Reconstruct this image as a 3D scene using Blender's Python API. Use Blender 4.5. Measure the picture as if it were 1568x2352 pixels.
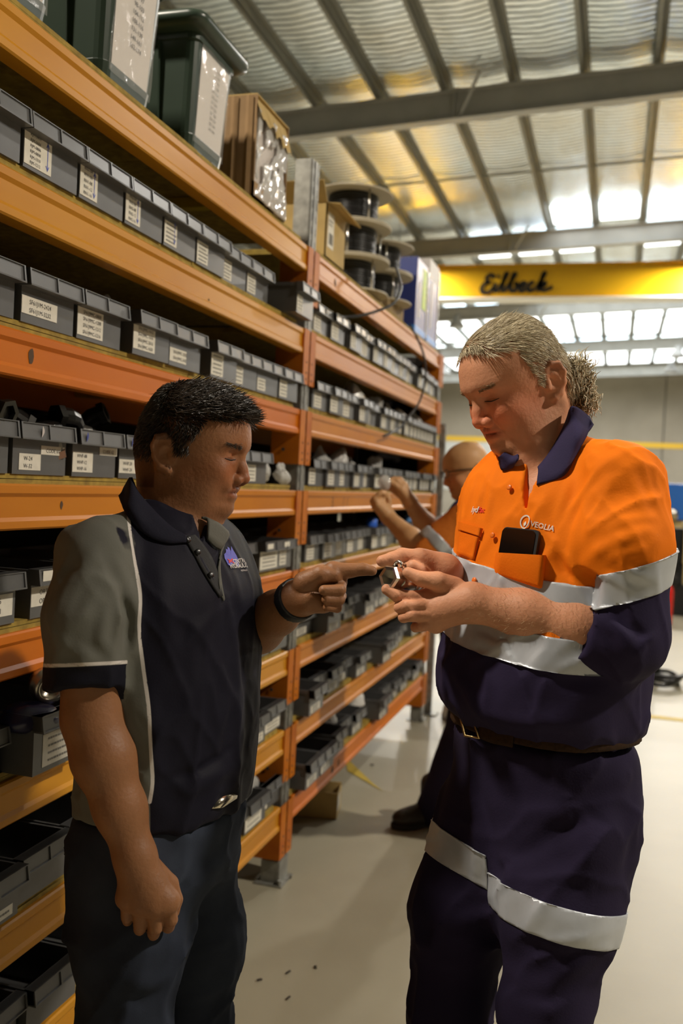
import bpy, bmesh, math, random
import numpy as np
from mathutils import Vector, Matrix

S = bpy.context.scene
COL = S.collection
for o_ in list(bpy.data.objects):
    bpy.data.objects.remove(o_)
random.seed(7)
R8 = math.radians

# ------------------------------------------------------------------ camera
FPX, CAMH = 2127.8, 1.567
YAW, PITCH, ROLL = R8(16.375), R8(-1.703), R8(2.894)
cf = np.array([-math.sin(YAW) * math.cos(PITCH), math.cos(YAW) * math.cos(PITCH), math.sin(PITCH)])
cr0 = np.array([math.cos(YAW), math.sin(YAW), 0.0])
cu0 = np.cross(cr0, cf)
cr = cr0 * math.cos(ROLL) + cu0 * math.sin(ROLL)
cu = -cr0 * math.sin(ROLL) + cu0 * math.cos(ROLL)
CAMP = np.array([0.0, 0.0, CAMH])
cam_d = bpy.data.cameras.new('camera')
cam = bpy.data.objects.new('camera', cam_d)
COL.objects.link(cam)
M_ = Matrix.Identity(4)
for i_ in range(3):
    M_[i_][0], M_[i_][1], M_[i_][2], M_[i_][3] = cr[i_], cu[i_], -cf[i_], CAMP[i_]
cam.matrix_world = M_
cam_d.sensor_fit = 'VERTICAL'
cam_d.sensor_height = 36.0
cam_d.lens = FPX / 2352.0 * 36.0
cam_d.clip_end = 300
cam_d.dof.use_dof = True
cam_d.dof.focus_distance = 1.62
cam_d.dof.aperture_fstop = 3.6
S.camera = cam

# ------------------------------------------------------------------ world, exposure
w_ = bpy.data.worlds.new('hall_ambience')
S.world = w_
w_.use_nodes = True
w_.node_tree.nodes['Background'].inputs[0].default_value = (0.98, 0.93, 0.82, 1)
w_.node_tree.nodes['Background'].inputs[1].default_value = 0.02
S.view_settings.view_transform = 'Standard'
S.view_settings.look = 'None'
S.view_settings.gamma = 1.0
S.view_settings.use_curve_mapping = False
S.view_settings.exposure = 0.0

# high bay lamps of the hall: (x, y, power in watts); their housings are built with the roof
WARM = (1.0, 0.90, 0.75)
LAMPS = [(5.2, 2.4, 620), (8.0, -3.0, 20), (1.7, 10.6, 260), (6.5, 10.5, 120), (-4.7, 19.3, 500), (1.7, 19.3, 620),
         (-4.7, 26.9, 620), (1.7, 32.4, 520), (1.7, 36.2, 520), (8.0, 27.0, 700), (-3.4, 0.2, 460), (8.0, 36.0, 600), (-7.0, 38.0, 600)]
LAMP_Z = 6.3
for n_, (x_, y_, p_) in enumerate(LAMPS):
    ld_ = bpy.data.lights.new('high_bay_light', 'AREA')
    ld_.shape = 'DISK'
    ld_.size = 0.42
    ld_.energy = p_
    ld_.color = WARM if y_ < 10 else (1.0, 0.95, 0.87)
    lo_ = bpy.data.objects.new('high_bay_light', ld_)
    lo_.location = (x_, y_, LAMP_Z - 0.03)
    COL.objects.link(lo_)

# ------------------------------------------------------------------ helpers
def at(px, py, d):
    """point d metres deep along the view axis"""
    return CAMP + d * (cf + (px - 784.0) / FPX * cr - (py - 1176.0) / FPX * cu)

def tag(o, label=None, cat=None, group=None, kind=None):
    if label: o['label'] = label
    if cat: o['category'] = cat
    if group: o['group'] = group
    if kind: o['kind'] = kind
    return o

MATS = {}
def mat(name, col, rough=0.6, metal=0.0, var=0.0, scale=8.0, bump=0.0, bscale=60.0, col2=None, emit=0.0, spec=0.5, coat=0.0,
        alpha=1.0, trans=0.0, attr=None, sheen=0.0, stretch=None):
    if name in MATS: return MATS[name]
    m = bpy.data.materials.new(name)
    m.use_nodes = True
    nt = m.node_tree
    b = nt.nodes['Principled BSDF']
    b.inputs['Base Color'].default_value = (*col, 1)
    b.inputs['Roughness'].default_value = rough
    b.inputs['Metallic'].default_value = metal
    b.inputs['Specular IOR Level'].default_value = spec
    b.inputs['Coat Weight'].default_value = coat
    b.inputs['Alpha'].default_value = alpha
    b.inputs['Transmission Weight'].default_value = trans
    b.inputs['Sheen Weight'].default_value = sheen
    if emit:
        b.inputs['Emission Color'].default_value = (*col, 1)
        b.inputs['Emission Strength'].default_value = emit
    src = None
    if var or bump:
        tc = nt.nodes.new('ShaderNodeTexCoord')
        mp = nt.nodes.new('ShaderNodeMapping')
        nt.links.new(tc.outputs['Object'], mp.inputs['Vector'])
        if stretch: mp.inputs['Scale'].default_value = stretch
    if var:
        nz = nt.nodes.new('ShaderNodeTexNoise')
        nz.inputs['Scale'].default_value = scale
        nz.inputs['Detail'].default_value = 6
        nt.links.new(mp.outputs['Vector'], nz.inputs['Vector'])
        rmp = nt.nodes.new('ShaderNodeMapRange')
        rmp.inputs['From Min'].default_value = 0.5 - 0.22
        rmp.inputs['From Max'].default_value = 0.5 + 0.22
        nt.links.new(nz.outputs['Fac'], rmp.inputs['Value'])
        mx = nt.nodes.new('ShaderNodeMix')
        mx.data_type = 'RGBA'
        c2 = col2 or tuple(c * (1 - var) for c in col)
        mx.inputs['A'].default_value = (*c2, 1)
        mx.inputs['B'].default_value = (*col, 1)
        nt.links.new(rmp.outputs['Result'], mx.inputs['Factor'])
        src = mx.outputs['Result']
        nt.links.new(src, b.inputs['Base Color'])
    if attr:
        at_ = nt.nodes.new('ShaderNodeAttribute')
        at_.attribute_name = attr
        mu = nt.nodes.new('ShaderNodeMix')
        mu.data_type = 'RGBA'
        mu.blend_type = 'MULTIPLY'
        mu.inputs['Factor'].default_value = 1
        if src is not None: nt.links.new(src, mu.inputs['A'])
        else: mu.inputs['A'].default_value = (*col, 1)
        nt.links.new(at_.outputs['Color'], mu.inputs['B'])
        nt.links.new(mu.outputs['Result'], b.inputs['Base Color'])
    if bump:
        n2 = nt.nodes.new('ShaderNodeTexNoise')
        n2.inputs['Scale'].default_value = bscale
        n2.inputs['Detail'].default_value = 4
        nt.links.new(mp.outputs['Vector'], n2.inputs['Vector'])
        bp = nt.nodes.new('ShaderNodeBump')
        bp.inputs['Strength'].default_value = bump
        bp.inputs['Distance'].default_value = 0.01
        nt.links.new(n2.outputs['Fac'], bp.inputs['Height'])
        nt.links.new(bp.outputs['Normal'], b.inputs['Normal'])
    MATS[name] = m
    return m

class MB:
    """collects vertices and faces; build() links them as one mesh object"""
    def __init__(s): s.v, s.f, s.m = [], [], []
    def add(s, vs, fs, mi=0):
        n = len(s.v)
        s.v += [tuple(p) for p in vs]
        s.f += [tuple(i + n for i in f) for f in fs]
        s.m += [mi] * len(fs)
        return s
    def box(s, x0, x1, y0, y1, z0, z1, mi=0):
        return s.add([(x0, y0, z0), (x1, y0, z0), (x1, y1, z0), (x0, y1, z0), (x0, y0, z1), (x1, y0, z1), (x1, y1, z1), (x0, y1, z1)],
                     [(0, 3, 2, 1), (4, 5, 6, 7), (0, 1, 5, 4), (1, 2, 6, 5), (2, 3, 7, 6), (3, 0, 4, 7)], mi)
    def hexa(s, P, mi=0):   # 8 points, bottom ring then top ring
        return s.add(P, [(0, 3, 2, 1), (4, 5, 6, 7), (0, 1, 5, 4), (1, 2, 6, 5), (2, 3, 7, 6), (3, 0, 4, 7)], mi)
    def prism(s, poly, y0, y1, axis='y', mi=0):
        """extrude polygon; axis 'y': poly is (x,z); 'x': poly is (y,z); 'z': poly is (x,y)"""
        n = len(poly)
        def pt(a, b, t): return {'y': (a, t, b), 'x': (t, a, b), 'z': (a, b, t)}[axis]
        vs = [pt(a, b, y0) for a, b in poly] + [pt(a, b, y1) for a, b in poly]
        fs = [tuple(range(n)), tuple(range(2 * n - 1, n - 1, -1))]
        fs += [(i, (i + 1) % n + 0, (i + 1) % n + n, i + n)[::-1] for i in range(n)]
        return s.add(vs, fs, mi)
    def tube(s, pts, r, seg=8, mi=0, cap=True):
        pts = [np.array(p, float) for p in pts]
        rs = r if isinstance(r, (list, tuple)) else [r] * len(pts)
        t0 = pts[1] - pts[0]
        a = np.cross(t0, (0.3, 0.2, 1)); a /= np.linalg.norm(a)
        vs = []
        for i, p in enumerate(pts):
            t = pts[min(i + 1, len(pts) - 1)] - pts[max(i - 1, 0)]
            t = t / (np.linalg.norm(t) + 1e-12)
            a = a - t * (a @ t); a /= np.linalg.norm(a)
            b = np.cross(t, a)
            for k in range(seg):
                an = 2 * math.pi * k / seg
                vs.append(p + rs[i] * (math.cos(an) * a + math.sin(an) * b))
        fs = []
        for i in range(len(pts) - 1):
            for k in range(seg):
                k2 = (k + 1) % seg
                fs.append((i * seg + k, i * seg + k2, (i + 1) * seg + k2, (i + 1) * seg + k))
        if cap:
            fs.append(tuple(range(seg))[::-1])
            fs.append(tuple((len(pts) - 1) * seg + k for k in range(seg)))
        return s.add(vs, fs, mi)
    def lathe(s, prof, seg=24, mi=0, O=(0, 0, 0), ax=(0, 0, 1)):
        """profile of (radius, height) spun about an axis through O"""
        ax = np.array(ax, float); ax /= np.linalg.norm(ax)
        a = np.cross(ax, (0.31, 0.95, 0.11)); a /= np.linalg.norm(a)
        b = np.cross(ax, a)
        vs = []
        for r, h in prof:
            for k in range(seg):
                an = 2 * math.pi * k / seg
                vs.append(np.array(O) + ax * h + r * (math.cos(an) * a + math.sin(an) * b))
        fs = []
        for i in range(len(prof) - 1):
            for k in range(seg):
                k2 = (k + 1) % seg
                fs.append((i * seg + k, i * seg + k2, (i + 1) * seg + k2, (i + 1) * seg + k))
        if prof[0][0] > 1e-6: fs.append(tuple(range(seg))[::-1])
        if prof[-1][0] > 1e-6: fs.append(tuple((len(prof) - 1) * seg + k for k in range(seg)))
        return s.add(vs, fs, mi)
    def mesh(s, name, mats, smooth=False):
        me = bpy.data.meshes.new(name)
        me.from_pydata(s.v, [], s.f)
        for m in (mats if isinstance(mats, (list, tuple)) else [mats]): me.materials.append(m)
        me.polygons.foreach_set('material_index', s.m)
        if smooth: me.polygons.foreach_set('use_smooth', [True] * len(s.f))
        me.update()
        return me
    def build(s, name, mats, parent=None, smooth=False, bevel=0.0, autosmooth=None):
        me = s.mesh(name, mats, smooth)
        if bevel:
            bm = bmesh.new(); bm.from_mesh(me)
            bmesh.ops.remove_doubles(bm, verts=bm.verts, dist=1e-5)
            bmesh.ops.bevel(bm, geom=[e for e in bm.edges if len(e.link_faces) == 2 and e.calc_face_angle(0) > 0.5], offset=bevel, segments=2,
                            profile=0.6, affect='EDGES', clamp_overlap=True)
            bm.to_mesh(me); bm.free()
        return link(name, me, parent)

def link(name, me, parent=None, loc=None):
    o = bpy.data.objects.new(name, me)
    COL.objects.link(o)
    if parent: o.parent = parent
    if loc is not None: o.location = loc
    return o

def empty(name, loc=(0, 0, 0), rz=0.0):
    o = bpy.data.objects.new(name, None)
    o.empty_display_size = 0.05
    o.location = loc
    o.rotation_euler = (0, 0, rz)
    COL.objects.link(o)
    return o

def text_mesh(lines, size, m, name='print', lead=1.25, align='LEFT', offset=0.0, extrude=0.0, shear=0.0):
    cu_ = bpy.data.curves.new(name, 'FONT')
    cu_.body = '\n'.join(lines) if not isinstance(lines, str) else lines
    cu_.size = size
    cu_.space_line = lead
    cu_.align_x = align
    cu_.offset = offset
    cu_.extrude = extrude
    cu_.shear = shear
    cu_.resolution_u = 2
    o = bpy.data.objects.new(name, cu_)
    COL.objects.link(o)
    dg = bpy.context.evaluated_depsgraph_get()
    me = bpy.data.meshes.new_from_object(o.evaluated_get(dg))
    bpy.data.objects.remove(o)
    bpy.data.curves.remove(cu_)
    me.materials.clear()
    me.materials.append(m)
    return me

def copy_tree(o, parent=None):
    c = o.copy(); COL.objects.link(c)
    if parent: c.parent = parent
    for ch in list(o.children): copy_tree(ch, c)
    return c

ORD = ['first', 'second', 'third', 'fourth', 'fifth', 'sixth', 'seventh', 'eighth', 'ninth', 'tenth', 'eleventh', 'twelfth',
       'thirteenth', 'fourteenth', 'fifteenth', 'sixteenth', 'seventeenth', 'eighteenth', 'nineteenth', 'twentieth']

# colours
m_orange = mat('rack_orange_paint', (0.58, 0.215, 0.018), 0.38, var=0.4, scale=5, spec=.18, col2=(0.46, 0.15, 0.012), bump=0.04, bscale=30, stretch=(1, .35, 1))
m_orange2 = mat('rack_red_orange_paint', (0.60, 0.165, 0.008), 0.38, var=0.4, scale=5, spec=.18, col2=(0.48, 0.115, 0.006), bump=0.04, bscale=30, stretch=(1, .35, 1))
m_yorange = mat('rack_yellow_orange_paint', (0.60, 0.275, 0.018), 0.36, var=0.4, scale=5, spec=.18, col2=(0.50, 0.20, 0.012), bump=0.04, bscale=30, stretch=(1, .35, 1))
m_galv = mat('galvanised_steel', (0.36, 0.355, 0.32), 0.5, 0.55, var=0.45, scale=26)
m_board = mat('yellow_shelf_board', (0.42, 0.29, 0.045), 0.85, var=0.6, scale=40, col2=(0.2, 0.13, 0.02))
m_bin = mat('grey_bin_plastic', (0.105, 0.105, 0.105), 0.36, var=0.2, scale=14)
m_paper = mat('label_paper', (0.74, 0.70, 0.60), 0.7, var=0.12, scale=60)
m_ink = mat('label_ink', (0.03, 0.03, 0.035), 0.7)
m_bluepen = mat('blue_pen', (0.05, 0.09, 0.5), 0.6)
m_black = mat('black_steel', (0.012, 0.012, 0.012), 0.4, 0.3)
m_dark = mat('shade_backing', (0.018, 0.013, 0.010), 0.9)  # near-black colour standing in for the shade behind the shelves
m_steel = mat('bright_steel', (0.62, 0.60, 0.56), 0.22, 1.0)
m_card = mat('brown_cardboard', (0.36, 0.22, 0.10), 0.85, var=0.25, scale=12)
m_card2 = mat('pale_cardboard', (0.52, 0.36, 0.13), 0.85, var=0.2, scale=12)
m_bag = mat('clear_plastic_film', (0.78, 0.77, 0.74), 0.12, alpha=0.55, spec=0.9, bump=0.4, bscale=40)
m_bagw = mat('milky_plastic_film', (0.75, 0.73, 0.70), 0.18, alpha=0.88, spec=0.8, bump=0.5, bscale=30)

# ------------------------------------------------------------------ setting
def struct(o, label=None):
    o['kind'] = 'structure'
    if label: o['label'] = label
    return o

m_floor = mat('sealed_concrete_floor', (0.375, 0.345, 0.258), 0.42, var=0.22, scale=1.4, col2=(0.31, 0.28, 0.205), bump=0.02, bscale=90, spec=0.4)
b = MB(); b.box(-14, 18, -9, 46.3, -0.2, 0.0)
struct(b.build('floor', m_floor), 'smooth cream concrete floor of the workshop')
m_line = mat('yellow_floor_paint', (0.62, 0.44, 0.05), 0.6, var=0.3, scale=20)
fl = bpy.data.objects['floor']
for (x0, x1, y0, y1) in [(-0.9, 9, 7.0, 7.1), (3.0, 3.1, 7.1, 30)]:
    q = MB(); q.box(x0, x1, y0, y1, 0.0, 0.003); q.build('floor_line', m_line, fl)
q = MB(); q.add([(-1.32, 4.86, .003), (-1.05, 4.60, .003), (-1.13, 4.70, .003), (-1.40, 5.1, .003)], [(0, 1, 2, 3)]); q.build('floor_line', m_line, fl)
m_speck = mat('floor_debris', (0.05, 0.04, 0.03), 0.8)
for (px, py, ln) in [(664, 2236, .012), (597, 2254, .01), (725, 2224, .008), (855, 1759, .012), (668, 2017, .01), (664, 2295, .01)]:
    r_ = cf + (px - 784) / FPX * cr - (py - 1176) / FPX * cu
    p_ = CAMP + r_ * (-CAMH / r_[2])
    a_ = random.uniform(0, 3)
    q = MB(); q.tube([(p_[0] - ln * math.cos(a_), p_[1] - ln * math.sin(a_), .004), (p_[0], p_[1], .007), (p_[0] + ln * .7 * math.cos(a_ + .6), p_[1] + ln * .7 * math.sin(a_ + .6), .004)], .0035, 5)
    tag(q.build('floor_debris', m_speck), 'tiny dark scrap lying on the cream concrete floor', 'debris', 'dark scraps on the floor')

# far wall of tilt-up panels, side walls
m_conc = mat('grey_precast_concrete', (0.36, 0.325, 0.265), 0.85, var=0.3, scale=.6, col2=(0.28, 0.25, 0.20))
m_joint = mat('wall_core', (0.16, 0.145, 0.12), 0.9)
b = MB(); b.box(-14, 18, 46.08, 46.3, 0, 7.9)
wb = struct(b.build('wall_back', m_joint), 'far wall of grey precast concrete panels')
x = -14.0
while x < 18:
    q = MB(); q.box(x + .03, x + 3.97, 46.0, 46.1, 0, 7.9); q.build('concrete_panel', m_conc, wb); x += 4
m_wally = mat('yellow_wall_stripe', (0.75, 0.47, 0.03), 0.6)
q = MB(); q.box(-14, 18, 45.96, 46.0, 4.02, 4.27); q.build('yellow_stripe', m_wally, wb)
m_whitep = mat('white_wall_sheet', (0.62, 0.62, 0.60), 0.7, var=.15, scale=1)
q = MB(); q.box(-14, -4.0, 45.94, 46.0, 1.6, 4.0); q.build('white_sheet', m_whitep, wb)
b = MB(); b.box(18, 18.3, -9, 46.3, 0, 8.5)
wr = struct(b.build('wall_right', m_conc), 'concrete wall on the right of the hall')
b = MB(); b.box(-14.3, -14, -9, 46.3, 0, 7.0)
struct(b.build('wall_left', m_conc), 'concrete wall on the left of the hall')

# roof: rising gently to the right
SL = 0.052
def zr(x): return 7.03 + SL * x            # underside of the rafters
RAFT_H, PURL_H = 0.42, 0.16
m_raft = mat('grey_painted_rafter', (0.48, 0.48, 0.455), 0.45, var=.15, scale=3)
m_purl = mat('zinc_purlin', (0.27, 0.265, 0.225), 0.55, 0.2, var=.2, scale=3)
# silver foil blanket with ripples
m_foil = bpy.data.materials.new('silver_foil_blanket'); m_foil.use_nodes = True
nt = m_foil.node_tree; bs = nt.nodes['Principled BSDF']
bs.inputs['Metallic'].default_value = 0.9
bs.inputs['Roughness'].default_value = 0.22
tc = nt.nodes.new('ShaderNodeTexCoord')
def node(t): return nt.nodes.new(t)
nz = node('ShaderNodeTexNoise'); nz.inputs['Scale'].default_value = .5; nz.inputs['Detail'].default_value = 5
nt.links.new(tc.outputs['Object'], nz.inputs['Vector'])
rp = node('ShaderNodeValToRGB')
rp.color_ramp.elements[0].position = .32; rp.color_ramp.elements[0].color = (0.74, 0.74, 0.70, 1)
rp.color_ramp.elements[1].position = .66; rp.color_ramp.elements[1].color = (0.74, 0.84, 0.92, 1)
e_ = rp.color_ramp.elements.new(.5); e_.color = (0.78, 0.83, 0.86, 1)
nt.links.new(nz.outputs['Fac'], rp.inputs['Fac']); nt.links.new(rp.outputs['Color'], bs.inputs['Base Color'])
wv = node('ShaderNodeTexWave'); wv.bands_direction = 'Y'; wv.inputs['Scale'].default_value = 2.3
wv.inputs['Distortion'].default_value = 1.6; wv.inputs['Detail'].default_value = 2; wv.inputs['Detail Scale'].default_value = 1.5
nt.links.new(tc.outputs['Object'], wv.inputs['Vector'])
n3 = node('ShaderNodeTexNoise'); n3.inputs['Scale'].default_value = 7; n3.inputs['Detail'].default_value = 3
nt.links.new(tc.outputs['Object'], n3.inputs['Vector'])
ad = node('ShaderNodeMath'); ad.operation = 'MULTIPLY_ADD'; ad.inputs[1].default_value = .5
nt.links.new(n3.outputs['Fac'], ad.inputs[0]); nt.links.new(wv.outputs['Fac'], ad.inputs[2])
bp = node('ShaderNodeBump'); bp.inputs['Strength'].default_value = .5; bp.inputs['Distance'].default_value = .03
nt.links.new(ad.outputs[0], bp.inputs['Height']); nt.links.new(bp.outputs['Normal'], bs.inputs['Normal'])
PX0, PDX = -4.62, 0.972
purx = [PX0 + PDX * k for k in range(-9, 23)]
b = MB()
nx, ny = 33, 60
ys = [-9 + 55 * j / ny for j in range(ny + 1)]
xs = []
for k in range(len(purx)):
    for t in (0, .25, .5, .75): xs.append((purx[k] + PDX * t, t))
vs = [(x, y, zr(x) + RAFT_H + PURL_H + .012 - .05 * math.sin(math.pi * t) + .008 * math.sin(y * 5 + x * 3)) for (x, t) in xs for y in ys]
fs = [(i * (ny + 1) + j, i * (ny + 1) + j + 1, (i + 1) * (ny + 1) + j + 1, (i + 1) * (ny + 1) + j) for i in range(len(xs) - 1) for j in range(ny)]
b.add(vs, fs)
roof = struct(b.build('ceiling', m_foil, smooth=True), 'roof lined with rippled silver foil insulation')
for x in purx:
    z0 = zr(x) + RAFT_H
    q = MB()
    q.box(x - .006, x + .006, -9, 46, z0, z0 + PURL_H); q.box(x - .07, x + .006, -9, 46, z0, z0 + .012); q.box(x - .006, x + .07, -9, 46, z0 + PURL_H - .012, z0 + PURL_H)
    q.build('purlin', m_purl, roof)
RAF_Y = [-1.6, 5.9, 13.4, 20.9, 28.4, 35.9, 43.4]
for yy in RAF_Y:
    q = MB()
    x0, x1 = -13.9, 17.9
    def slab(ya, yb, za, zb, xa=x0, xb=x1):
        q.hexa([(xa, ya, zr(xa) + za), (xb, ya, zr(xb) + za), (xb, yb, zr(xb) + za), (xa, yb, zr(xa) + za),
                (xa, ya, zr(xa) + zb), (xb, ya, zr(xb) + zb), (xb, yb, zr(xb) + zb), (xa, yb, zr(xa) + zb)])
    slab(yy - .006, yy + .006, 0, RAFT_H); slab(yy - .1, yy + .1, 0, .02); slab(yy - .1, yy + .1, RAFT_H - .02, RAFT_H)
    for xs_ in (-2.55, -8.4, 2.3, 7.1, 12): slab(yy - .09, yy + .09, .02, RAFT_H - .02, xs_ - .012, xs_ + .012)
    for xs_ in (-2.35, 2.5):
        q.tube([(xs_ - .1, yy - .05, zr(xs_) + .05), (xs_ + .25, yy - .6, zr(xs_) + RAFT_H)], .025, 6)
    q.build('rafter', m_raft, roof)
for yy in (17.2, 24.6, 32.1, 39.6):        # purlin bridging
    q = MB(); q.tube([(-13.5, yy, zr(-13.5) + RAFT_H + .06), (17.5, yy, zr(17.5) + RAFT_H + .06)], .022, 6); q.build('bridging_bar', m_purl, roof)
# translucent roof sheets (skylights): lit from outside
m_sky = mat('translucent_roof_sheet', (0.93, 0.98, 1.0), 0.5, emit=1.0)
m_sky.node_tree.nodes['Principled BSDF'].inputs['Emission Strength'].default_value = 3.2
SKY = [(3, 6, 19.5, 20.75), (1, 4, 21.3, 23.2), (5, 7, 21.3, 23.2), (2, 8, 26.0, 28.2), (-3, 8, 28.8, 35.2), (-4, 9, 36.4, 43.0)]
for (k0, k1, y0, y1) in SKY:
    for k in range(k0, k1):
        xa, xb = PX0 + PDX * k + .09, PX0 + PDX * (k + 1) - .09
        q = MB()
        q.hexa([(xa, y0, zr(xa) + RAFT_H + .09), (xb, y0, zr(xb) + RAFT_H + .09), (xb, y1, zr(xb) + RAFT_H + .09), (xa, y1, zr(xa) + RAFT_H + .09),
                (xa, y0, zr(xa) + RAFT_H + .10), (xb, y0, zr(xb) + RAFT_H + .10), (xb, y1, zr(xb) + RAFT_H + .10), (xa, y1, zr(xa) + RAFT_H + .10)])
        q.build('skylight_sheet', m_sky, roof)

# high bay lamps
m_lampb = mat('lamp_housing', (0.35, 0.35, 0.35), 0.4, .6)
m_lampe = mat('lamp_lens', (1.0, 0.93, 0.80), 0.5, emit=1.0)
m_lampe.node_tree.nodes['Principled BSDF'].inputs['Emission Strength'].default_value = 9.0
def lampth(x, y, label):
    z = LAMP_Z
    t = empty('high_bay_lamp', (x, y, z)); tag(t, label, 'lamp', 'high bay lamps under the roof')
    q = MB(); q.lathe([(.24, -.0), (.235, .04), (.16, .16), (.10, .22), (.10, .36), (.03, .38)], 20); q.build('housing', m_lampb, t, True)
    q = MB(); q.lathe([(.0, 0.005), (.2, 0.0), (.225, .02)], 20); q.build('lens', m_lampe, t, True)
    zt = zr(x) + RAFT_H + .02 - z
    q = MB(); q.tube([(0, 0, .36), (0, 0, zt)], .012, 6); q.build('drop_rod', m_lampb, t)
LAMPLAB = {0: 'high bay lamp above the aisle, to the right beyond the two men', 1: 'high bay lamp behind and right of the viewer', 2: 'high bay lamp above the hose coil', 3: 'high bay lamp right of the one above the hose coil', 4: 'high bay lamp close before the crane girder, at its left end',
           5: 'high bay lamp close before the crane lettering', 9: 'high bay lamp far down the hall, right of the picture', 10: 'high bay lamp in the next aisle, behind the tall rack', 11: 'farthest high bay lamp on the right of the hall', 12: 'farthest high bay lamp on the left of the hall'}
lamp_lab = {6: 'round glowing high bay lamp seen just left above the grey-haired man', 7: 'round high bay lamp near right edge, upper of two',
            8: 'round high bay lamp near right edge, lower of two'}
for n_, (x_, y_, p_) in enumerate(LAMPS):
    if n_ in lamp_lab: lampth(x_, y_, lamp_lab[n_])
    else: lampth(x_, y_, LAMPLAB[n_])

# overhead crane girder
m_crane = mat('crane_yellow_paint', (0.72, 0.40, 0.004), 0.42, var=.12, scale=.8)
cr_o = empty('overhead_crane', (-2, 20, 5.68)); tag(cr_o, 'yellow overhead crane girder with black script lettering across the hall', 'crane')
q = MB()
q.prism([(19.8 - 20, .02), (20.2 - 20, .02), (20.2 - 20, .68), (19.8 - 20, .68)], -11.5, 19, 'x')
q.box(-11.5, 19, -.26, .26, -.0, .03); q.box(-11.5, 19, -.24, .24, .68, .70)
q.build('girder', m_crane, cr_o)
m_white = mat('white_paint', (0.75, 0.72, 0.66), 0.5)
q = MB(); q.box(-11.5, 19, -.27, .27, -.03, 0); q.build('running_rail', m_white, cr_o)
q = MB(); q.box(-12.4, -11.5, -1.3, 1.3, .1, .5); q.box(19, 19.9, -1.3, 1.3, .1, .5); q.build('end_carriage', m_crane, cr_o)
# script lettering, thick brush strokes
def stroke(q, pts, w, O, sx, sz, y):
    P = []
    n = 6
    c = [np.array(p, float) for p in pts]
    c = [2 * c[0] - c[1]] + c + [2 * c[-1] - c[-2]]
    for i in range(1, len(c) - 2):
        for t in np.arange(0, 1, 1 / n):
            P.append(.5 * ((2 * c[i]) + (-c[i - 1] + c[i + 1]) * t + (2 * c[i - 1] - 5 * c[i] + 4 * c[i + 1] - c[i + 2]) * t * t + (-c[i - 1] + 3 * c[i] - 3 * c[i + 1] + c[i + 2]) * t ** 3))
    P.append(c[-2])
    vs, fs = [], []
    for i, p in enumerate(P):
        t = P[min(i + 1, len(P) - 1)] - P[max(i - 1, 0)]
        nn = np.array([-t[1], t[0]]) / (np.hypot(*t) + 1e-9)
        ww = w * (.75 + .35 * abs(t[1]) / (np.hypot(*t) + 1e-9)) * .5
        for s_ in (1, -1):
            a = p + s_ * nn * ww
            vs.append((O[0] + a[0] * sx, y, O[2] + a[1] * sz))
    for i in range(len(P) - 1): fs.append((2 * i, 2 * i + 1, 2 * i + 3, 2 * i + 2))
    q.add(vs, fs)
m_letter = mat('black_letter_paint', (0.012, 0.009, 0.004), 0.5)
q = MB()
O = (-2.98, 0, 5.80)
SX, SZ = 0.242, 0.31
W = .31
yl = 19.78
L_ = [[(1.15, 1.0), (.75, 1.22), (.42, .98), (.55, .70), (.80, .66)], [(.72, .66), (.30, .58), (.06, .22), (.30, -.08), (.75, .0), (1.15, .35)],
      [(1.30, .62), (1.20, .25), (1.32, .02), (1.60, .22)], [(1.40, 1.02), (1.56, 1.14)],
      [(1.60, .22), (2.05, .95), (2.18, 1.28), (2.02, 1.22), (1.88, .55), (1.95, .05), (2.25, .2)],
      [(2.25, .2), (2.75, .95), (2.90, 1.25), (2.72, 1.2), (2.58, .5), (2.68, .05), (2.95, .05), (3.15, .4), (2.95, .6), (3.25, .48)],
      [(3.40, .32), (3.75, .42), (3.78, .62), (3.52, .6), (3.40, .25), (3.60, .0), (3.95, .22)],
      [(4.55, .55), (4.35, .64), (4.12, .35), (4.28, .02), (4.70, .22)],
      [(4.80, .2), (5.25, .95), (5.42, 1.28), (5.25, 1.2), (5.08, .5), (4.98, -.02)], [(5.05, .3), (5.45, .62), (5.50, .45), (5.22, .32), (5.40, .05), (5.80, .15), (6.2, .3)]]
for s_ in L_: stroke(q, s_, W, O, SX, SZ * .95, yl)
q.v = [(v[0] + 2, v[1] - 20, v[2] - 5.68) for v in q.v]
q.v = [(v[0] + .06 * (v[2] - .3), v[1], v[2] + (v[0] + 1) * 0.0) for v in q.v]
tag(q.build('script_lettering', m_letter, cr_o), 'black painted script name')

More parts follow.
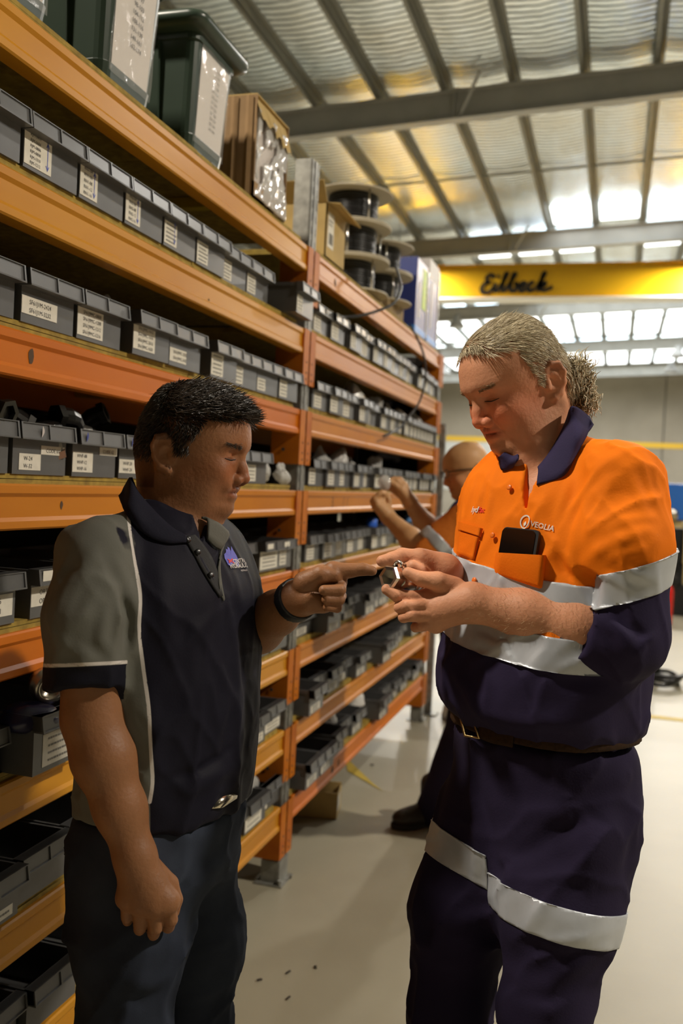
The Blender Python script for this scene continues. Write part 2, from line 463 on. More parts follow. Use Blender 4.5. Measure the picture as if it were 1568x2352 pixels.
# ------------------------------------------------------------------ pallet rack with bins
RX = -1.166
LEV = [2.368, 2.058, 1.750, 1.440, 1.133, 0.824, 0.517, 0.218]
BH, BT = 0.095, 0.020
POSTS = [0.56, 3.41, 6.16]        # centre lines of the upright frames along the rack
DEEP = 0.62
rack = empty('pallet_rack', (RX, 3.4, 0))
tag(rack, 'long orange pallet rack with galvanised uprights and eight shelves of grey bins', 'rack')
def rl(q):                        # world to rack-local
    q.v = [(v[0] - RX, v[1] - 3.4, v[2]) for v in q.v]; return q
m_connect = mat('orange_connector', (0.54, 0.17, 0.010), 0.5, var=0.35, scale=9, spec=.15, col2=(0.40, 0.10, 0.01))
m_hole = mat('slot_shadow_steel', (0.05, 0.045, 0.04), 0.7)
for pi, y in enumerate(POSTS):
    for xx in (RX - .075, RX - DEEP):
        tops = 2.80 if pi == 1 else (2.60 if pi == 0 else 2.49)
        q = MB()
        # rolled open section: web, two flanges with return lips
        w = .045
        q.box(xx + .062, xx + .066, y - w, y + w, 0.006, tops); q.box(xx, xx + .064, y - w, y - w + .003, 0.006, tops); q.box(xx, xx + .064, y + w - .003, y + w, 0.006, tops)
        q.box(xx + .066, xx + .071, y - .012, y + .012, 0.006, tops)
        for sg in (-1, 1): q.box(xx + .066, xx + .069, y + sg * .03 - .009, y + sg * .03 + .009, 0.006, tops)
        rl(q).build('upright', m_galv, rack)
        q = MB(); z = .12
        while z < tops - .03:
            for sg in (-1, 1):
                a = y + sg * .021
                q.prism([(a - .006, z), (a + .006, z), (a + .003, z + .028), (a - .003, z + .028)], xx + .0685, xx + .0696, 'x')
            z += .05
        rl(q).build('slot', m_hole, rack)['kind'] = 'stuff'
        q = MB(); q.box(xx - .02, xx + .095, y - .075, y + .06, 0.0, .006); q.box(xx + .07, xx + .075, y - w - .004, y + w + .004, .006, .09); q.box(xx, xx + .07, y - w - .006, y - w, .006, .09)
        q.lathe([(.010, 0), (.010, .018), (.0, .018)], 6, 0, (xx + .082, y - .06, .006))
        rl(q).build('base_plate', m_galv, rack)
    for i in range(8):
        if i >= 0:
            z0 = LEV[i]
            q = MB()
            # beam end connectors: folded orange plates hanging below each beam
            for sg in (-1, 1):
                yy = y + sg * .038
                q.box(RX + .0, RX + .004, yy - .030, yy + .030, z0 - .115, z0 + BH)
                ye = y + sg * .068
                q.box(RX - .11, RX + .004, ye - .002, ye + .002, z0 - .115, z0 + BH - .002)
            rl(q).build('beam_connector', m_connect, rack)
            q = MB()
            for sg in (-1, 1):
                yy = y + sg * .038
                for dz in (-.03, -.07, -.095): q.lathe([(.0045, 0), (.0045, .0012), (0, .0012)], 8, 0, (RX + .004, yy - .006 * sg, z0 + dz), (1, 0, 0))
                q.lathe([(.007, 0), (.007, .0012), (0, .0012)], 8, 0, (RX - .06, y + sg * .068 - .002 * (1 if sg < 0 else -1) - (.002 if sg < 0 else -.002), z0 - .06), (0, sg, 0))
            rl(q).build('rivet', m_hole, rack)['kind'] = 'stuff'
# beams: stepped box section
prof = [(-.045, 0), (-.004, 0), (0, .004), (0, .018), (-.006, .026), (-.006, .068), (0, .076), (0, .091), (-.004, .095), (-.045, .095)]
for bay in (0, 1):
    y0, y1 = POSTS[bay] + .068, POSTS[bay + 1] - .068
    for i in range(8):
        if bay == 0: mm = [m_yorange, m_yorange, m_orange2, m_orange, m_orange2, m_yorange, m_yorange, m_yorange][i]
        else: mm = [m_orange, m_orange, m_orange, m_orange, m_orange, m_orange, m_orange, m_orange2][i]
        q = MB(); q.prism([(RX + a, LEV[i] + c) for a, c in prof], y0, y1, 'y')
        rl(q).build('beam', mm, rack)
        q = MB(); q.prism([(RX - DEEP + .02 - a, LEV[i] + c) for a, c in prof], y0, y1, 'y')
        rl(q).build('beam', mm, rack)
        # two layers of yellow board
        a, c = RX - DEEP - .02, RX - .012
        z = LEV[i] + BH
        yy = y0 - .03
        while yy < y1 - .1:
            ye = min(yy + .9, y1 + .03)
            q = MB(); q.box(a, c, yy + .002, ye - .002, z, z + BT * .45); q.box(a, c + random.uniform(-.004, .002), yy + .002, ye - .002, z + BT * .52, z + BT)
            rl(q).build('shelf_board', m_board, rack); yy = ye
    q = MB(); q.box(RX - DEEP - .06, RX - DEEP - .045, y0 - .06, y1 + .06, 0.05, 2.46); rl(q).build('shade_back_sheet', m_dark, rack)  # added dark sheet in place of the deep shade behind the bins
q = MB(); q.box(RX - DEEP - .05, RX - .10, 6.225, 6.24, 0.30, 2.46); rl(q).build('shade_end_sheet', m_dark, rack)  # added dark sheet, blocks the bright hall seen through the open rack end
# marker pen scrawl and scuffs on a few beams
q = MB()
def scr(pts, y, z, s, w=.0045):
    for p0, p1 in zip(pts[:-1], pts[1:]):
        d = np.array(p1, float) - np.array(p0, float); n = np.array([-d[1], d[0]]) / (np.hypot(*d) + 1e-9) * w / 2
        vs = []
        for p, sg in ((p0, 1), (p0, -1), (p1, -1), (p1, 1)):
            vs.append((RX - .005, y + p[0] * s + sg * n[0], z + p[1] * s + sg * n[1]))
        q.add(vs, [(0, 1, 2, 3)])
def three(y, z, s): scr([(0, .9), (.3, 1), (.5, .8), (.3, .55), (.1, .5), (.3, .5), (.55, .25), (.3, 0), (0, .1)], y, z, s)
def seven(y, z, s): scr([(0, 1), (.5, 1), (.25, .4), (.15, 0)], y, z, s)
three(3.83, 1.47, .04); seven(4.0, 1.475, .04); seven(4.06, 1.475, .04)
rl(q).build('marker_scrawl', m_ink, rack)
m_scuff = mat('paint_scuff', (0.10, 0.05, 0.02), 0.8, var=.4, scale=200)
for (yy, zz, s) in [(1.66, 1.80, .012), (1.79, 1.49, .007), (4.05, .25, .02), (4.15, .262, .014), (2.5, 2.085, .006), (3.72, 2.41, .014)]:
    q = MB(); n = 9
    q.add([(RX - .0052, yy + s * (0.6 + .5 * random.random()) * math.cos(2 * math.pi * k / n), zz + 1.5 * s * (0.6 + .5 * random.random()) * math.sin(2 * math.pi * k / n)) for k in range(n)], [tuple(range(n))])
    rl(q).build('paint_scuff', m_scuff, rack)

# ---- bins: one moulding per width, shared by all
def bin_mesh(w, nseg=2, h=.105, D=.36):
    q = MB(); t = .003; hw = w / 2 - .005
    q.box(-D, 0, -hw, hw, 0, t)
    q.box(-t, 0, -hw, hw, t, h)                       # front
    q.box(-D, -D + t, -hw, hw, t, h)
    q.box(-D, -t, -hw, -hw + t, t, h); q.box(-D, -t, hw - t, hw, t, h)
    rw = w / 2 - .001
    z0, z1 = h - .030, h + .002
    q.hexa([(0, -rw, z0), (.022, -rw, z0), (.022, rw, z0), (0, rw, z0), (-.004, -rw, z1), (.018, -rw, z1), (.018, rw, z1), (-.004, rw, z1)])
    q.box(-.004, .026, -rw, rw, z0 - .003, z0)        # lower ledge of the label rail
    q.box(-.006, .021, -rw, rw, z1 - .002, z1)
    for k in range(nseg + 1):
        yy = -rw + .0025 + (2 * rw - .005) * k / nseg
        q.hexa([(.0, yy - .0025, z0), (.0255, yy - .0025, z0), (.0255, yy + .0025, z0), (0, yy + .0025, z0),
                (-.004, yy - .0025, z1), (.021, yy - .0025, z1), (.021, yy + .0025, z1), (-.004, yy + .0025, z1)])
    q.box(-D, 0, -hw - .003, -hw, h - .012, h); q.box(-D, 0, hw, hw + .003, h - .012, h)
    return q.mesh('parts_bin', m_bin)
BINM = {}
LABM = {}
TXT = {}
def label_mesh(w, h):
    k = (round(w, 3), round(h, 3))
    if k not in LABM:
        q = MB(); q.box(0, .0008, -w / 2, w / 2, -h / 2, h / 2); LABM[k] = q.mesh('paper_label', m_paper)
    return LABM[k]
def lines_mesh(n, w, h):
    k = ('ln', n, round(w, 3), round(h, 3))
    if k not in LABM:
        q = MB(); rr = random.Random(n * 17 + int(w * 1000))
        for i in range(n):
            z = h / 2 - (i + .75) * h / (n + .5)
            y = -w * .36; 
            while y < w * .33:
                l = rr.uniform(.004, .011)
                q.add([(.0012, y, z - .0022), (.0012, y + l, z - .0022), (.0012, y + l, z + .0022), (.0012, y, z + .0022)], [(0, 1, 2, 3)]); y += l + .0016
        LABM[k] = q.mesh('print', m_ink2)
    return LABM[k]
m_ink2 = mat('faded_ink', (0.22, 0.21, 0.19), 0.8)
def put_text(parent, lines, y, z, size, lead=1.25):
    key = (tuple(lines), size)
    if key not in TXT: TXT[key] = text_mesh(list(lines), size, m_ink, 'print', lead)
    o = link('print', TXT[key], parent)
    o.matrix_local = Matrix(((0, 0, 1, .0013), (1, 0, 0, y), (0, 1, 0, z), (0, 0, 0, 1)))
    return o
BINS = []
def add_bin(bay, row, yc, w=.2, dx=0.0, text=None, lab=None, nl=4, lw=None, lh=None, ly=0.0, lz=None, desc=None, nseg=2, h=.105):
    """row 1 is the shelf on the second beam from the top"""
    z = LEV[row] + BH + BT
    key = (round(w, 3), nseg, h)
    if key not in BINM: BINM[key] = bin_mesh(w, nseg, h)
    o = link('parts_bin', BINM[key], None, (RX - .008 + dx, yc, z))
    o.rotation_euler = (0, 0, random.uniform(-.012, .012))
    if lab is not False:
        lw_ = lw or w * .42; lh_ = lh or .052
        lz_ = lz if lz is not None else .008 + lh_ / 2
        lo = link('paper_label', label_mesh(lw_, lh_), o, (0.0002, -w / 2 + .006 + lw_ / 2 + ly, lz_))
        if text:
            sz = min(lh_ / (len(text) * 1.28 + .15), lw_ * .92 / (max(len(t) for t in text) * .56))
            put_text(lo, text, -lw_ * .30 if len(text) > 1 else -lw_ * .38, lh_ / 2 - sz * 1.12, sz)
        else:
            link('print', lines_mesh(nl, lw_, lh_), lo)
    BINS.append([o, bay, row, yc, text, desc, lab])
    return o

# near bay, top row
T1 = [['RJM-0404', 'RJM-0606', 'RJM-0806', 'RJM-0808', 'RJM-1010', 'RJM-1212'], ['RN1-04', 'RN1-06', 'RN1-08', 'RN1-12', 'RN1-16'],
      ['RN2-04', 'RN2-06', 'RN2-08', 'RN2-12', 'RN2-16'], None, None, None, None]
add_bin(0, 1, 1.30, lab=False); add_bin(0, 1, 1.503, lab=False)
for k in range(7):
    o = add_bin(0, 1, 1.706 + .2 * k, text=T1[k], lw=.092 if k == 0 else .072, lh=.07 if k < 3 else .058, nl=5, dx=-.012 if k > 4 else 0)
    if k < 4:
        q = MB()
        yy = (-.10 + .006 + (.092 if k == 0 else .072)) - .014
        q.box(.0014, .0016, yy - .001, yy + .001, .014, .072)
        for e, sg in ((.072, -1), (.014, 1)):
            q.add([(.0016, yy, e), (.0016, yy - .006, e + sg * .010), (.0016, yy - .0045, e + sg * .011), (.0016, yy + .001, e + sg * .002)], [(0, 1, 2, 3)])
            q.add([(.0016, yy, e), (.0016, yy + .006, e + sg * .010), (.0016, yy + .0045, e + sg * .011), (.0016, yy - .001, e + sg * .002)], [(0, 1, 2, 3)])
        q.build('pen_arrow', m_bluepen, o)
add_bin(0, 1, 3.22, dx=.05, nl=4, lw=.06, lh=.055)
# near bay, second row
add_bin(0, 2, 1.505, lab=False); add_bin(0, 2, 1.30, lab=False)
add_bin(0, 2, 1.716, text=['SF61J1M-2424', 'SF61J1M-3232'], lw=.125, lh=.036, lz=.036)
add_bin(0, 2, 1.919, text=['SF61J9MC-0808', 'SF61J9MC-1208', 'SF61J9MC-1212', 'SF61J9MC-1216'], lw=.108, lh=.062, lz=.04)
add_bin(0, 2, 2.15, text=['SF61J9MC-1612', 'SF61J9MC-1616', 'SF61J9MC-2016', 'SF61J9MC-1620'], lw=.11, lh=.062, lz=.045, dx=.012)
add_bin(0, 2, 2.352, text=['SF61J9MC-2020', 'SF61J9MC-2420'], lw=.10, lh=.036, lz=.03, dx=.008)
add_bin(0, 2, 2.61, lw=.085, lh=.066, nl=5, dx=.012)
add_bin(0, 2, 2.81, lw=.07, lh=.054); add_bin(0, 2, 3.01, lw=.07, lh=.04, nl=3); add_bin(0, 2, 3.212, lw=.075, lh=.058, dx=.004)
# near bay, third row
add_bin(0, 3, 1.503, text=['CODE 61'], lw=.10, lh=.020, lz=.052, ly=.05)
o = add_bin(0, 3, 1.708, text=['W-24', 'W-32'], lw=.075, lh=.034, lz=.026, ly=.02)
l2 = link('paper_label', label_mesh(.088, .019), o, (.0002, .045, .053)); put_text(l2, ['CODE 61'], -.026, -.005, .0125)
q = MB()
o = add_bin(0, 3, 1.922, text=['WHP-08', 'WHP-12', 'WHP-16'], lw=.085, lh=.046, lz=.033)
l2 = link('paper_label', label_mesh(.08, .019), o, (.0002, .06, .062)); put_text(l2, ['CODE 62'], -.026, -.005, .0125)
add_bin(0, 3, 2.128, text=['WHP-20', 'WHP-24'], lw=.085, lh=.034, lz=.03)
for yy in (2.334, 2.54): add_bin(0, 3, yy)
add_bin(0, 3, 2.745, lab=False); add_bin(0, 3, 2.94, nl=4, lw=.078, lh=.055, ly=.012)
# blue and white round stickers on the rails of the third row
m_blue_st = mat('blue_sticker', (0.02, 0.035, 0.25), .5)
m_pale_st = mat('pale_sticker', (0.55, 0.50, 0.48), .5)
for (yb, off, mm) in ((1.708, -.03, m_pale_st), (1.922, -.075, m_blue_st), (2.128, -.075, m_blue_st)):
    par = [e[0] for e in BINS if e[2] == 3 and abs(e[3] - yb) < .002][0]
    q = MB(); q.add([(.0228 - .004 * (.0 if k in (0, 1, 7) else .5) * 0 + (-.0018 * math.sin(k * math.pi / 6)), off + .0 + .011 * math.sin(math.pi * k / 8) , .078 + .024 * k / 8) for k in range(9)], [tuple(range(9))])
    q.build('round_sticker', mm, par)
# near bay, fourth row and below
add_bin(0, 4, 1.30, nl=2, lw=.1, lh=.05); add_bin(0, 4, 1.545, text=['JTRM-06', 'JTRM-08'], lw=.12, lh=.045, lz=.04, ly=.06)
o = add_bin(0, 4, 1.79, text=['ORTN-0606', 'ORTN-M0808U'], lw=.14, lh=.042, lz=.046)
l2 = link('paper_label', label_mesh(.09, .022), o, (.0215, -.04, .092)); put_text(l2, ['UNO'], -.012, -.006, .016)
for yy in (2.02, 2.24, 2.46): add_bin(0, 4, yy, dx=.0)
add_bin(0, 4, 2.78, w=.3, nseg=2, lab=False)
o = add_bin(0, 4, 3.15, w=.33, nseg=3, lw=.17, lh=.062, nl=4, dx=.01)
l2 = link('paper_label', label_mesh(.07, .062), o, (.0002, .07, .042)); link('print', lines_mesh(4, .07, .062), l2)
for yy in (-.12, .05): link('paper_label', label_mesh(.055, .018), o, (.0225, yy, .09))
add_bin(0, 5, 1.29, lab=False); add_bin(0, 5, 1.50, lab=False, dx=.01)
add_bin(0, 5, 1.735, w=.23, dx=.07, h=.125, lw=.13, lh=.068, nl=4, ly=.03, lz=.045)
for yy in (2.0, 2.21, 2.42, 2.63): add_bin(0, 5, yy)
add_bin(0, 5, 2.84, lw=.07, lh=.03, nl=2); add_bin(0, 5, 3.05, lw=.09, lh=.026, nl=1, lz=.05); add_bin(0, 5, 3.25, w=.19, lab=False)
add_bin(0, 6, 1.36, lab=False); add_bin(0, 6, 1.57, dx=.02, lw=.07, lh=.022, nl=1, ly=.1); add_bin(0, 6, 1.775, lw=.0001, lab=False); add_bin(0, 6, 1.98, dx=-.02, lw=.16, lh=.022, nl=1, lz=.02, ly=0)
for yy in (2.19, 2.40, 2.61): add_bin(0, 6, yy)
add_bin(0, 6, 2.815, lw=.13, lh=.026, nl=1, ly=.03); add_bin(0, 6, 3.02, lw=.14, lh=.03, nl=2, ly=.03, dx=.012); add_bin(0, 6, 3.225, dx=-.005, lw=.15, lh=.034, nl=2, ly=.03)
add_bin(0, 7, 1.40, lab=False); add_bin(0, 7, 1.61, lw=.1, lh=.03, nl=1, ly=.05); add_bin(0, 7, 1.815, w=.2, dx=.015, lab=False); add_bin(0, 7, 2.02, dx=-.015, lw=.15, lh=.022, nl=1, lz=.02)
for yy in (2.23, 2.44, 2.65): add_bin(0, 7, yy)
add_bin(0, 7, 2.86, lw=.14, lh=.04, nl=2); add_bin(0, 7, 3.066, lw=.15, lh=.05, nl=2, dx=.01); add_bin(0, 7, 3.27, w=.195, lw=.06, lh=.028, nl=1, dx=-.012)
# far bay
rr = random.Random(5)
for row in range(1, 8):
    y = 3.50
    n = 0
    while y < 6.05:
        w = .2
        if row in (2, 3) and y > 5.0: w = .1
        elif row == 4 and y > 5.2: w = .15
        if row == 1 and n in (3,): y += .0
        if rr.random() < .12 and n > 0: y += .05
        if row in (6, 7) and n in (5, 9): y += .16
        if y + w > 6.13: break
        dx = rr.choice([0, 0, .0, .012, .012, -.012]) if row < 5 else rr.choice([0, .02, -.02, .0, .05])
        lw = w * rr.choice([.40, .46, .5]) if row < 5 else w * .6
        add_bin(1, row, y + w / 2, w=w, dx=dx, nl=4, lw=lw if w > .12 else .055, lh=rr.choice([.062, .066, .058]) if row < 5 else .028,
                nseg=2 if w > .12 else 1, ly=rr.choice([0, .02]) if w > .12 else .012)
        y += w + .003; n += 1
for bay in (0, 1):
    for row in range(1, 8):
        L = sorted([e for e in BINS if e[1] == bay and e[2] == row], key=lambda e: e[3])
        if bay == 0: L = L
        for k, e in enumerate(L):
            nm = ['near', 'far'][bay]
            if e[6] is False: d = 'grey parts bin without label'
            elif e[4]: d = 'grey parts bin labelled ' + e[4][0]
            else: d = 'grey parts bin with white label'
            tag(e[0], f'{d}, {ORD[k]} from left on {ORD[row]} shelf down, {nm} rack bay', 'bin', f'grey bins on {ORD[row]} shelf of {nm} bay')

# ------------------------------------------------------------------ implicit surfaces: smooth bodies grown from bones
def _len(a): return np.sqrt(np.einsum('ij,ij->i', a, a))
def smin(a, b, k):
    if k <= 0: return np.minimum(a, b)
    h = np.maximum(k - np.abs(a - b), 0) / k
    return np.minimum(a, b) - h * h * k * .25
def smax(a, b, k): return -smin(-a, -b, k)

class Field:
    def __init__(s): s.p = []; s.disp = []
    def copy(s):
        f = Field(); f.p = list(s.p); f.disp = list(s.disp); return f
    def _add(s, fn, c, R, op, k): s.p.append((fn, np.array(c, float), float(R), op, k)); return s
    def cap(s, a, b, ra, rb=None, k=.01, op='u', flat=None, ratio=1.0):
        a = np.array(a, float); b = np.array(b, float); rb = ra if rb is None else rb
        ab = b - a; L2 = ab @ ab + 1e-12
        fl = None
        if flat is not None:
            fl = np.array(flat, float); fl = fl / np.linalg.norm(fl)
        def fn(P):
            q = P - a
            t = np.clip(q @ ab / L2, 0, 1)
            q = q - t[:, None] * ab
            if fl is not None: q = q + ((q @ fl) * (1 / ratio - 1))[:, None] * fl
            d = _len(q) - (ra + (rb - ra) * t)
            return d * (min(1, ratio) if fl is not None else 1)
        return s._add(fn, (a + b) / 2, math.sqrt(L2) / 2 + max(ra, rb) * max(1, ratio), op, k)
    def chain(s, pts, rs, k=.01, **kw):
        for i in range(len(pts) - 1): s.cap(pts[i], pts[i + 1], rs[i], rs[i + 1], k=k, **kw)
        return s
    def ell(s, c, r, M=None, k=.01, op='u'):
        c = np.array(c, float); r = np.array(r, float)
        M = np.eye(3) if M is None else np.array(M, float)      # rows are the axes
        def fn(P):
            q = (P - c) @ M.T
            k0 = _len(q / r); k1 = _len(q / (r * r)) + 1e-9
            return k0 * (k0 - 1) / k1
        return s._add(fn, c, r.max(), op, k)
    def plane(s, c, n, k=.0, R=10):
        """keep what lies behind the plane"""
        c = np.array(c, float); n = np.array(n, float); n /= np.linalg.norm(n)
        return s._add(lambda P: (P - c) @ n, c, R, 'i', k)
    def func(s, fn, c, R, op='u', k=.01): return s._add(fn, c, R, op, k)
    def sub(s, other, op='u', k=.0):
        """another field as one primitive"""
        lo = np.min([p[1] - p[2] for p in other.p if p[3] == 'u'], axis=0); hi = np.max([p[1] + p[2] for p in other.p if p[3] == 'u'], axis=0)
        return s._add(lambda P: other(P), (lo + hi) / 2, np.linalg.norm(hi - lo) / 2, op, k)
    def __call__(s, P, act=None):
        d = np.full(len(P), 10.0)
        for (fn, c, R, op, k) in (s.p if act is None else act):
            v = fn(P)
            if op == 'u': d = smin(d, v, k)
            elif op == 's': d = smax(d, -v, k)
            else: d = smax(d, v, k)
        if s.disp:
            near = np.abs(d) < .02
            if near.any():
                q = P[near]; e = d[near]
                for g in s.disp: e = e - g(q)
                d[near] = e
        return d
    def bounds(s, pad=.03):
        U = [p for p in s.p if p[3] == 'u']
        return np.min([p[1] - p[2] for p in U], axis=0) - pad, np.max([p[1] + p[2] for p in U], axis=0) + pad
    def hit(s, px, py, t0=.8, t1=4.0, off=0.0):
        r = cf + (px - 784) / FPX * cr - (py - 1176) / FPX * cu
        t = t0; L = np.linalg.norm(r); best = (9, t0)
        for _ in range(90):
            d = s((CAMP + r * t)[None])[0] - off
            if d < best[0]: best = (d, t)
            if abs(d) < .0004: return CAMP + r * t
            t += d * .8 / L
            if t > t1: return CAMP + r * best[1]       # just past the edge: nearest approach
        return CAMP + r * t
    def normal(s, p, e=.003):
        Q = np.array([p + e * v for v in np.vstack([np.eye(3), -np.eye(3)])])
        d = s(Q); n = d[:3] - d[3:]
        return n / (np.linalg.norm(n) + 1e-12)

def polygonize(F, h, lo=None, hi=None):
    blo, bhi = F.bounds()
    lo = blo if lo is None else np.maximum(np.array(lo, float), blo)
    hi = bhi if hi is None else np.minimum(np.array(hi, float), bhi)
    B = 14
    nb = np.ceil((hi - lo) / (h * B)).astype(int)
    G = np.stack(np.meshgrid(*[np.arange(n) for n in nb], indexing='ij'), -1).reshape(-1, 3)
    cen = lo + (G + .5) * (h * B)
    hd = h * B * math.sqrt(3) / 2
    dc = F(cen)
    G = G[np.abs(dc) < hd * 1.7 + .012]
    N = nb * B + 2
    ax = np.arange(B + 1)
    off = np.stack(np.meshgrid(ax, ax, ax, indexing='ij'), -1).reshape(-1, 3)
    V, ID, Q = [], [], []
    PC = np.array([p[1] for p in F.p]); PR = np.array([p[2] for p in F.p]); PK = np.array([p[4] for p in F.p])
    isu = np.array([p[3] == 'u' for p in F.p]); isi = np.array([p[3] == 'i' for p in F.p])
    ec = [((0, 0, 0), (1, 0, 0)), ((0, 1, 0), (1, 1, 0)), ((0, 0, 1), (1, 0, 1)), ((0, 1, 1), (1, 1, 1)),
          ((0, 0, 0), (0, 1, 0)), ((1, 0, 0), (1, 1, 0)), ((0, 0, 1), (0, 1, 1)), ((1, 0, 1), (1, 1, 1)),
          ((0, 0, 0), (0, 0, 1)), ((1, 0, 0), (1, 0, 1)), ((0, 1, 0), (0, 1, 1)), ((1, 1, 0), (1, 1, 1))]
    for g in G:
        base = g * B
        c = lo + (base + B / 2) * h
        m = (np.linalg.norm(PC - c, axis=1) - PR < hd + PK + .03) | isi
        if not (m & isu).any(): continue
        act = [F.p[i] for i in np.nonzero(m)[0]]
        d = F(lo + (base + off) * h, act).reshape(B + 1, B + 1, B + 1)
        ins = d < 0
        n_in = ins.sum()
        if n_in == 0 or n_in == ins.size: continue
        c8 = sum(ins[i:i + B, j:j + B, k:k + B].astype(np.int8) for i in (0, 1) for j in (0, 1) for k in (0, 1))
        cells = np.argwhere((c8 > 0) & (c8 < 8))
        if len(cells) == 0: continue
        acc = np.zeros((len(cells), 3)); cnt = np.zeros(len(cells))
        for e0, e1 in ec:
            a = d[tuple((cells + e0).T)]; b_ = d[tuple((cells + e1).T)]
            x = (a < 0) != (b_ < 0)
            t = np.where(x, a / np.where(x, a - b_, 1), 0)
            acc += np.where(x[:, None], np.array(e0) + t[:, None] * (np.array(e1) - np.array(e0)), 0); cnt += x
        V.append(lo + (base + cells + acc / cnt[:, None]) * h)
        gc = cells + base + 1
        ID.append((gc[:, 0] * N[1] + gc[:, 1]) * N[2] + gc[:, 2])
        for axn in range(3):
            s0 = [slice(0, B)] * 3; s1 = [slice(0, B)] * 3; s1[axn] = slice(1, B + 1)
            A = ins[tuple(s0)]; Bn = ins[tuple(s1)]
            e = np.argwhere(A != Bn)
            if len(e) == 0: continue
            sg = A[tuple(e.T)]
            u, v = [(1, 2), (2, 0), (0, 1)][axn]
            gg = e + base + 1
            du = np.zeros(3, int); du[u] = 1; dv = np.zeros(3, int); dv[v] = 1
            q = np.stack([((x[:, 0] * N[1] + x[:, 1]) * N[2] + x[:, 2]) for x in (gg - du - dv, gg - dv, gg, gg - du)], 1)
            q[~sg] = q[~sg][:, ::-1]
            Q.append(q)
    V = np.concatenate(V); ID = np.concatenate(ID); Q = np.concatenate(Q)
    o = np.argsort(ID); sid = ID[o]
    ix = np.searchsorted(sid, Q); ix = np.clip(ix, 0, len(sid) - 1)
    ok = (sid[ix] == Q).all(1)
    return V, o[ix[ok]]

def mesh_from(name, V, Q, mats, smooth=True, attrs=None, keep=None, matidx=None):
    if keep is not None:
        kf = keep[Q].all(1) if keep.dtype == bool else keep
        Q = Q[kf]
        used = np.unique(Q); mp = np.full(len(V), -1); mp[used] = np.arange(len(used))
        V = V[used]; Q = mp[Q]
        if attrs: attrs = {k: v[used] for k, v in attrs.items()}
    me = bpy.data.meshes.new(name)
    me.vertices.add(len(V)); me.vertices.foreach_set('co', V.astype(np.float32).ravel())
    me.loops.add(Q.size); me.loops.foreach_set('vertex_index', Q.astype(np.int32).ravel())
    me.polygons.add(len(Q)); me.polygons.foreach_set('loop_start', np.arange(0, Q.size, 4, dtype=np.int32))
    me.update(calc_edges=True)
    me.polygons.foreach_set('use_smooth', np.ones(len(Q), bool))
    for m in (mats if isinstance(mats, (list, tuple)) else [mats]): me.materials.append(m)
    if attrs:
        for k, v in attrs.items():
            if v.ndim == 1:
                a = me.attributes.new(k, 'FLOAT', 'POINT'); a.data.foreach_set('value', v.astype(np.float32))
            else:
                a = me.attributes.new(k, 'FLOAT_COLOR', 'POINT')
                a.data.foreach_set('color', np.concatenate([v, np.ones((len(v), 1))], 1).astype(np.float32).ravel())
    me.validate(); me.update()
    return me

def grow(name, F, h, mats, parent, attrs=None, lo=None, hi=None):
    V, Q = polygonize(F, h, lo, hi)
    A = {k: f(V) for k, f in attrs.items()} if attrs else None
    o = link(name, mesh_from(name, V, Q, mats, True, A), parent)
    if parent: o.matrix_parent_inverse = parent.matrix_world.inverted()
    return o

def sub_to(parent, o):
    o.parent = parent
    bpy.context.view_layer.update()
    o.matrix_parent_inverse = parent.matrix_world.inverted()
    return o

def wnoise(P, s, seed=0):
    """cheap smooth noise, about -1..1"""
    r = np.random.RandomState(seed)
    out = np.zeros(len(P)); a = 1.0; tot = 0
    for o in range(3):
        for _ in range(3):
            k = r.normal(size=3); k /= np.linalg.norm(k)
            out += a * np.sin(P @ (k * s * (2 ** o)) + r.uniform(0, 6.28) + .8 * np.sin(P @ (r.normal(size=3) * s * .5 * (2 ** o))))
            tot += a
        a *= .5
    return out / tot * 1.7

def ridge(pts, w, amp):
    """a soft fold along a polyline: amp > 0 raised, < 0 sunk"""
    pts = [np.array(p, float) for p in pts]
    c = np.mean(pts, axis=0); R = max(np.linalg.norm(p - c) for p in pts) + 3 * w
    def g(P):
        out = np.zeros(len(P))
        m = _len(P - c) < R
        if not m.any(): return out
        q = P[m]; best = np.full(len(q), 9.0); tt = np.zeros(len(q))
        n = len(pts) - 1
        for i in range(n):
            a, b = pts[i], pts[i + 1]; ab = b - a
            t = np.clip((q - a) @ ab / (ab @ ab + 1e-12), 0, 1)
            d = _len(q - a - t[:, None] * ab)
            u = d < best; best = np.where(u, d, best); tt = np.where(u, (i + t) / n, tt)
        out[m] = amp * np.exp(-(best / w) ** 2) * np.sin(np.pi * np.clip(tt * .9 + .05, 0, 1)) ** .6
        return out
    return g

def smooth_tab(zs, vs, n=240):
    """dense table through key values, rounded"""
    zs = np.array(zs, float); vs = np.array(vs, float)
    o = np.argsort(zs); zs, vs = zs[o], vs[o]
    if vs.ndim == 1: vs = vs[:, None]
    m = np.gradient(vs, zs, axis=0)
    t = np.linspace(zs[0], zs[-1], n)
    i = np.clip(np.searchsorted(zs, t) - 1, 0, len(zs) - 2)
    hh = (zs[i + 1] - zs[i]); u = ((t - zs[i]) / hh)[:, None]; hh = hh[:, None]
    y = (2 * u ** 3 - 3 * u ** 2 + 1) * vs[i] + (u ** 3 - 2 * u ** 2 + u) * hh * m[i] + (-2 * u ** 3 + 3 * u ** 2) * vs[i + 1] + (u ** 3 - u ** 2) * hh * m[i + 1]
    return t, y

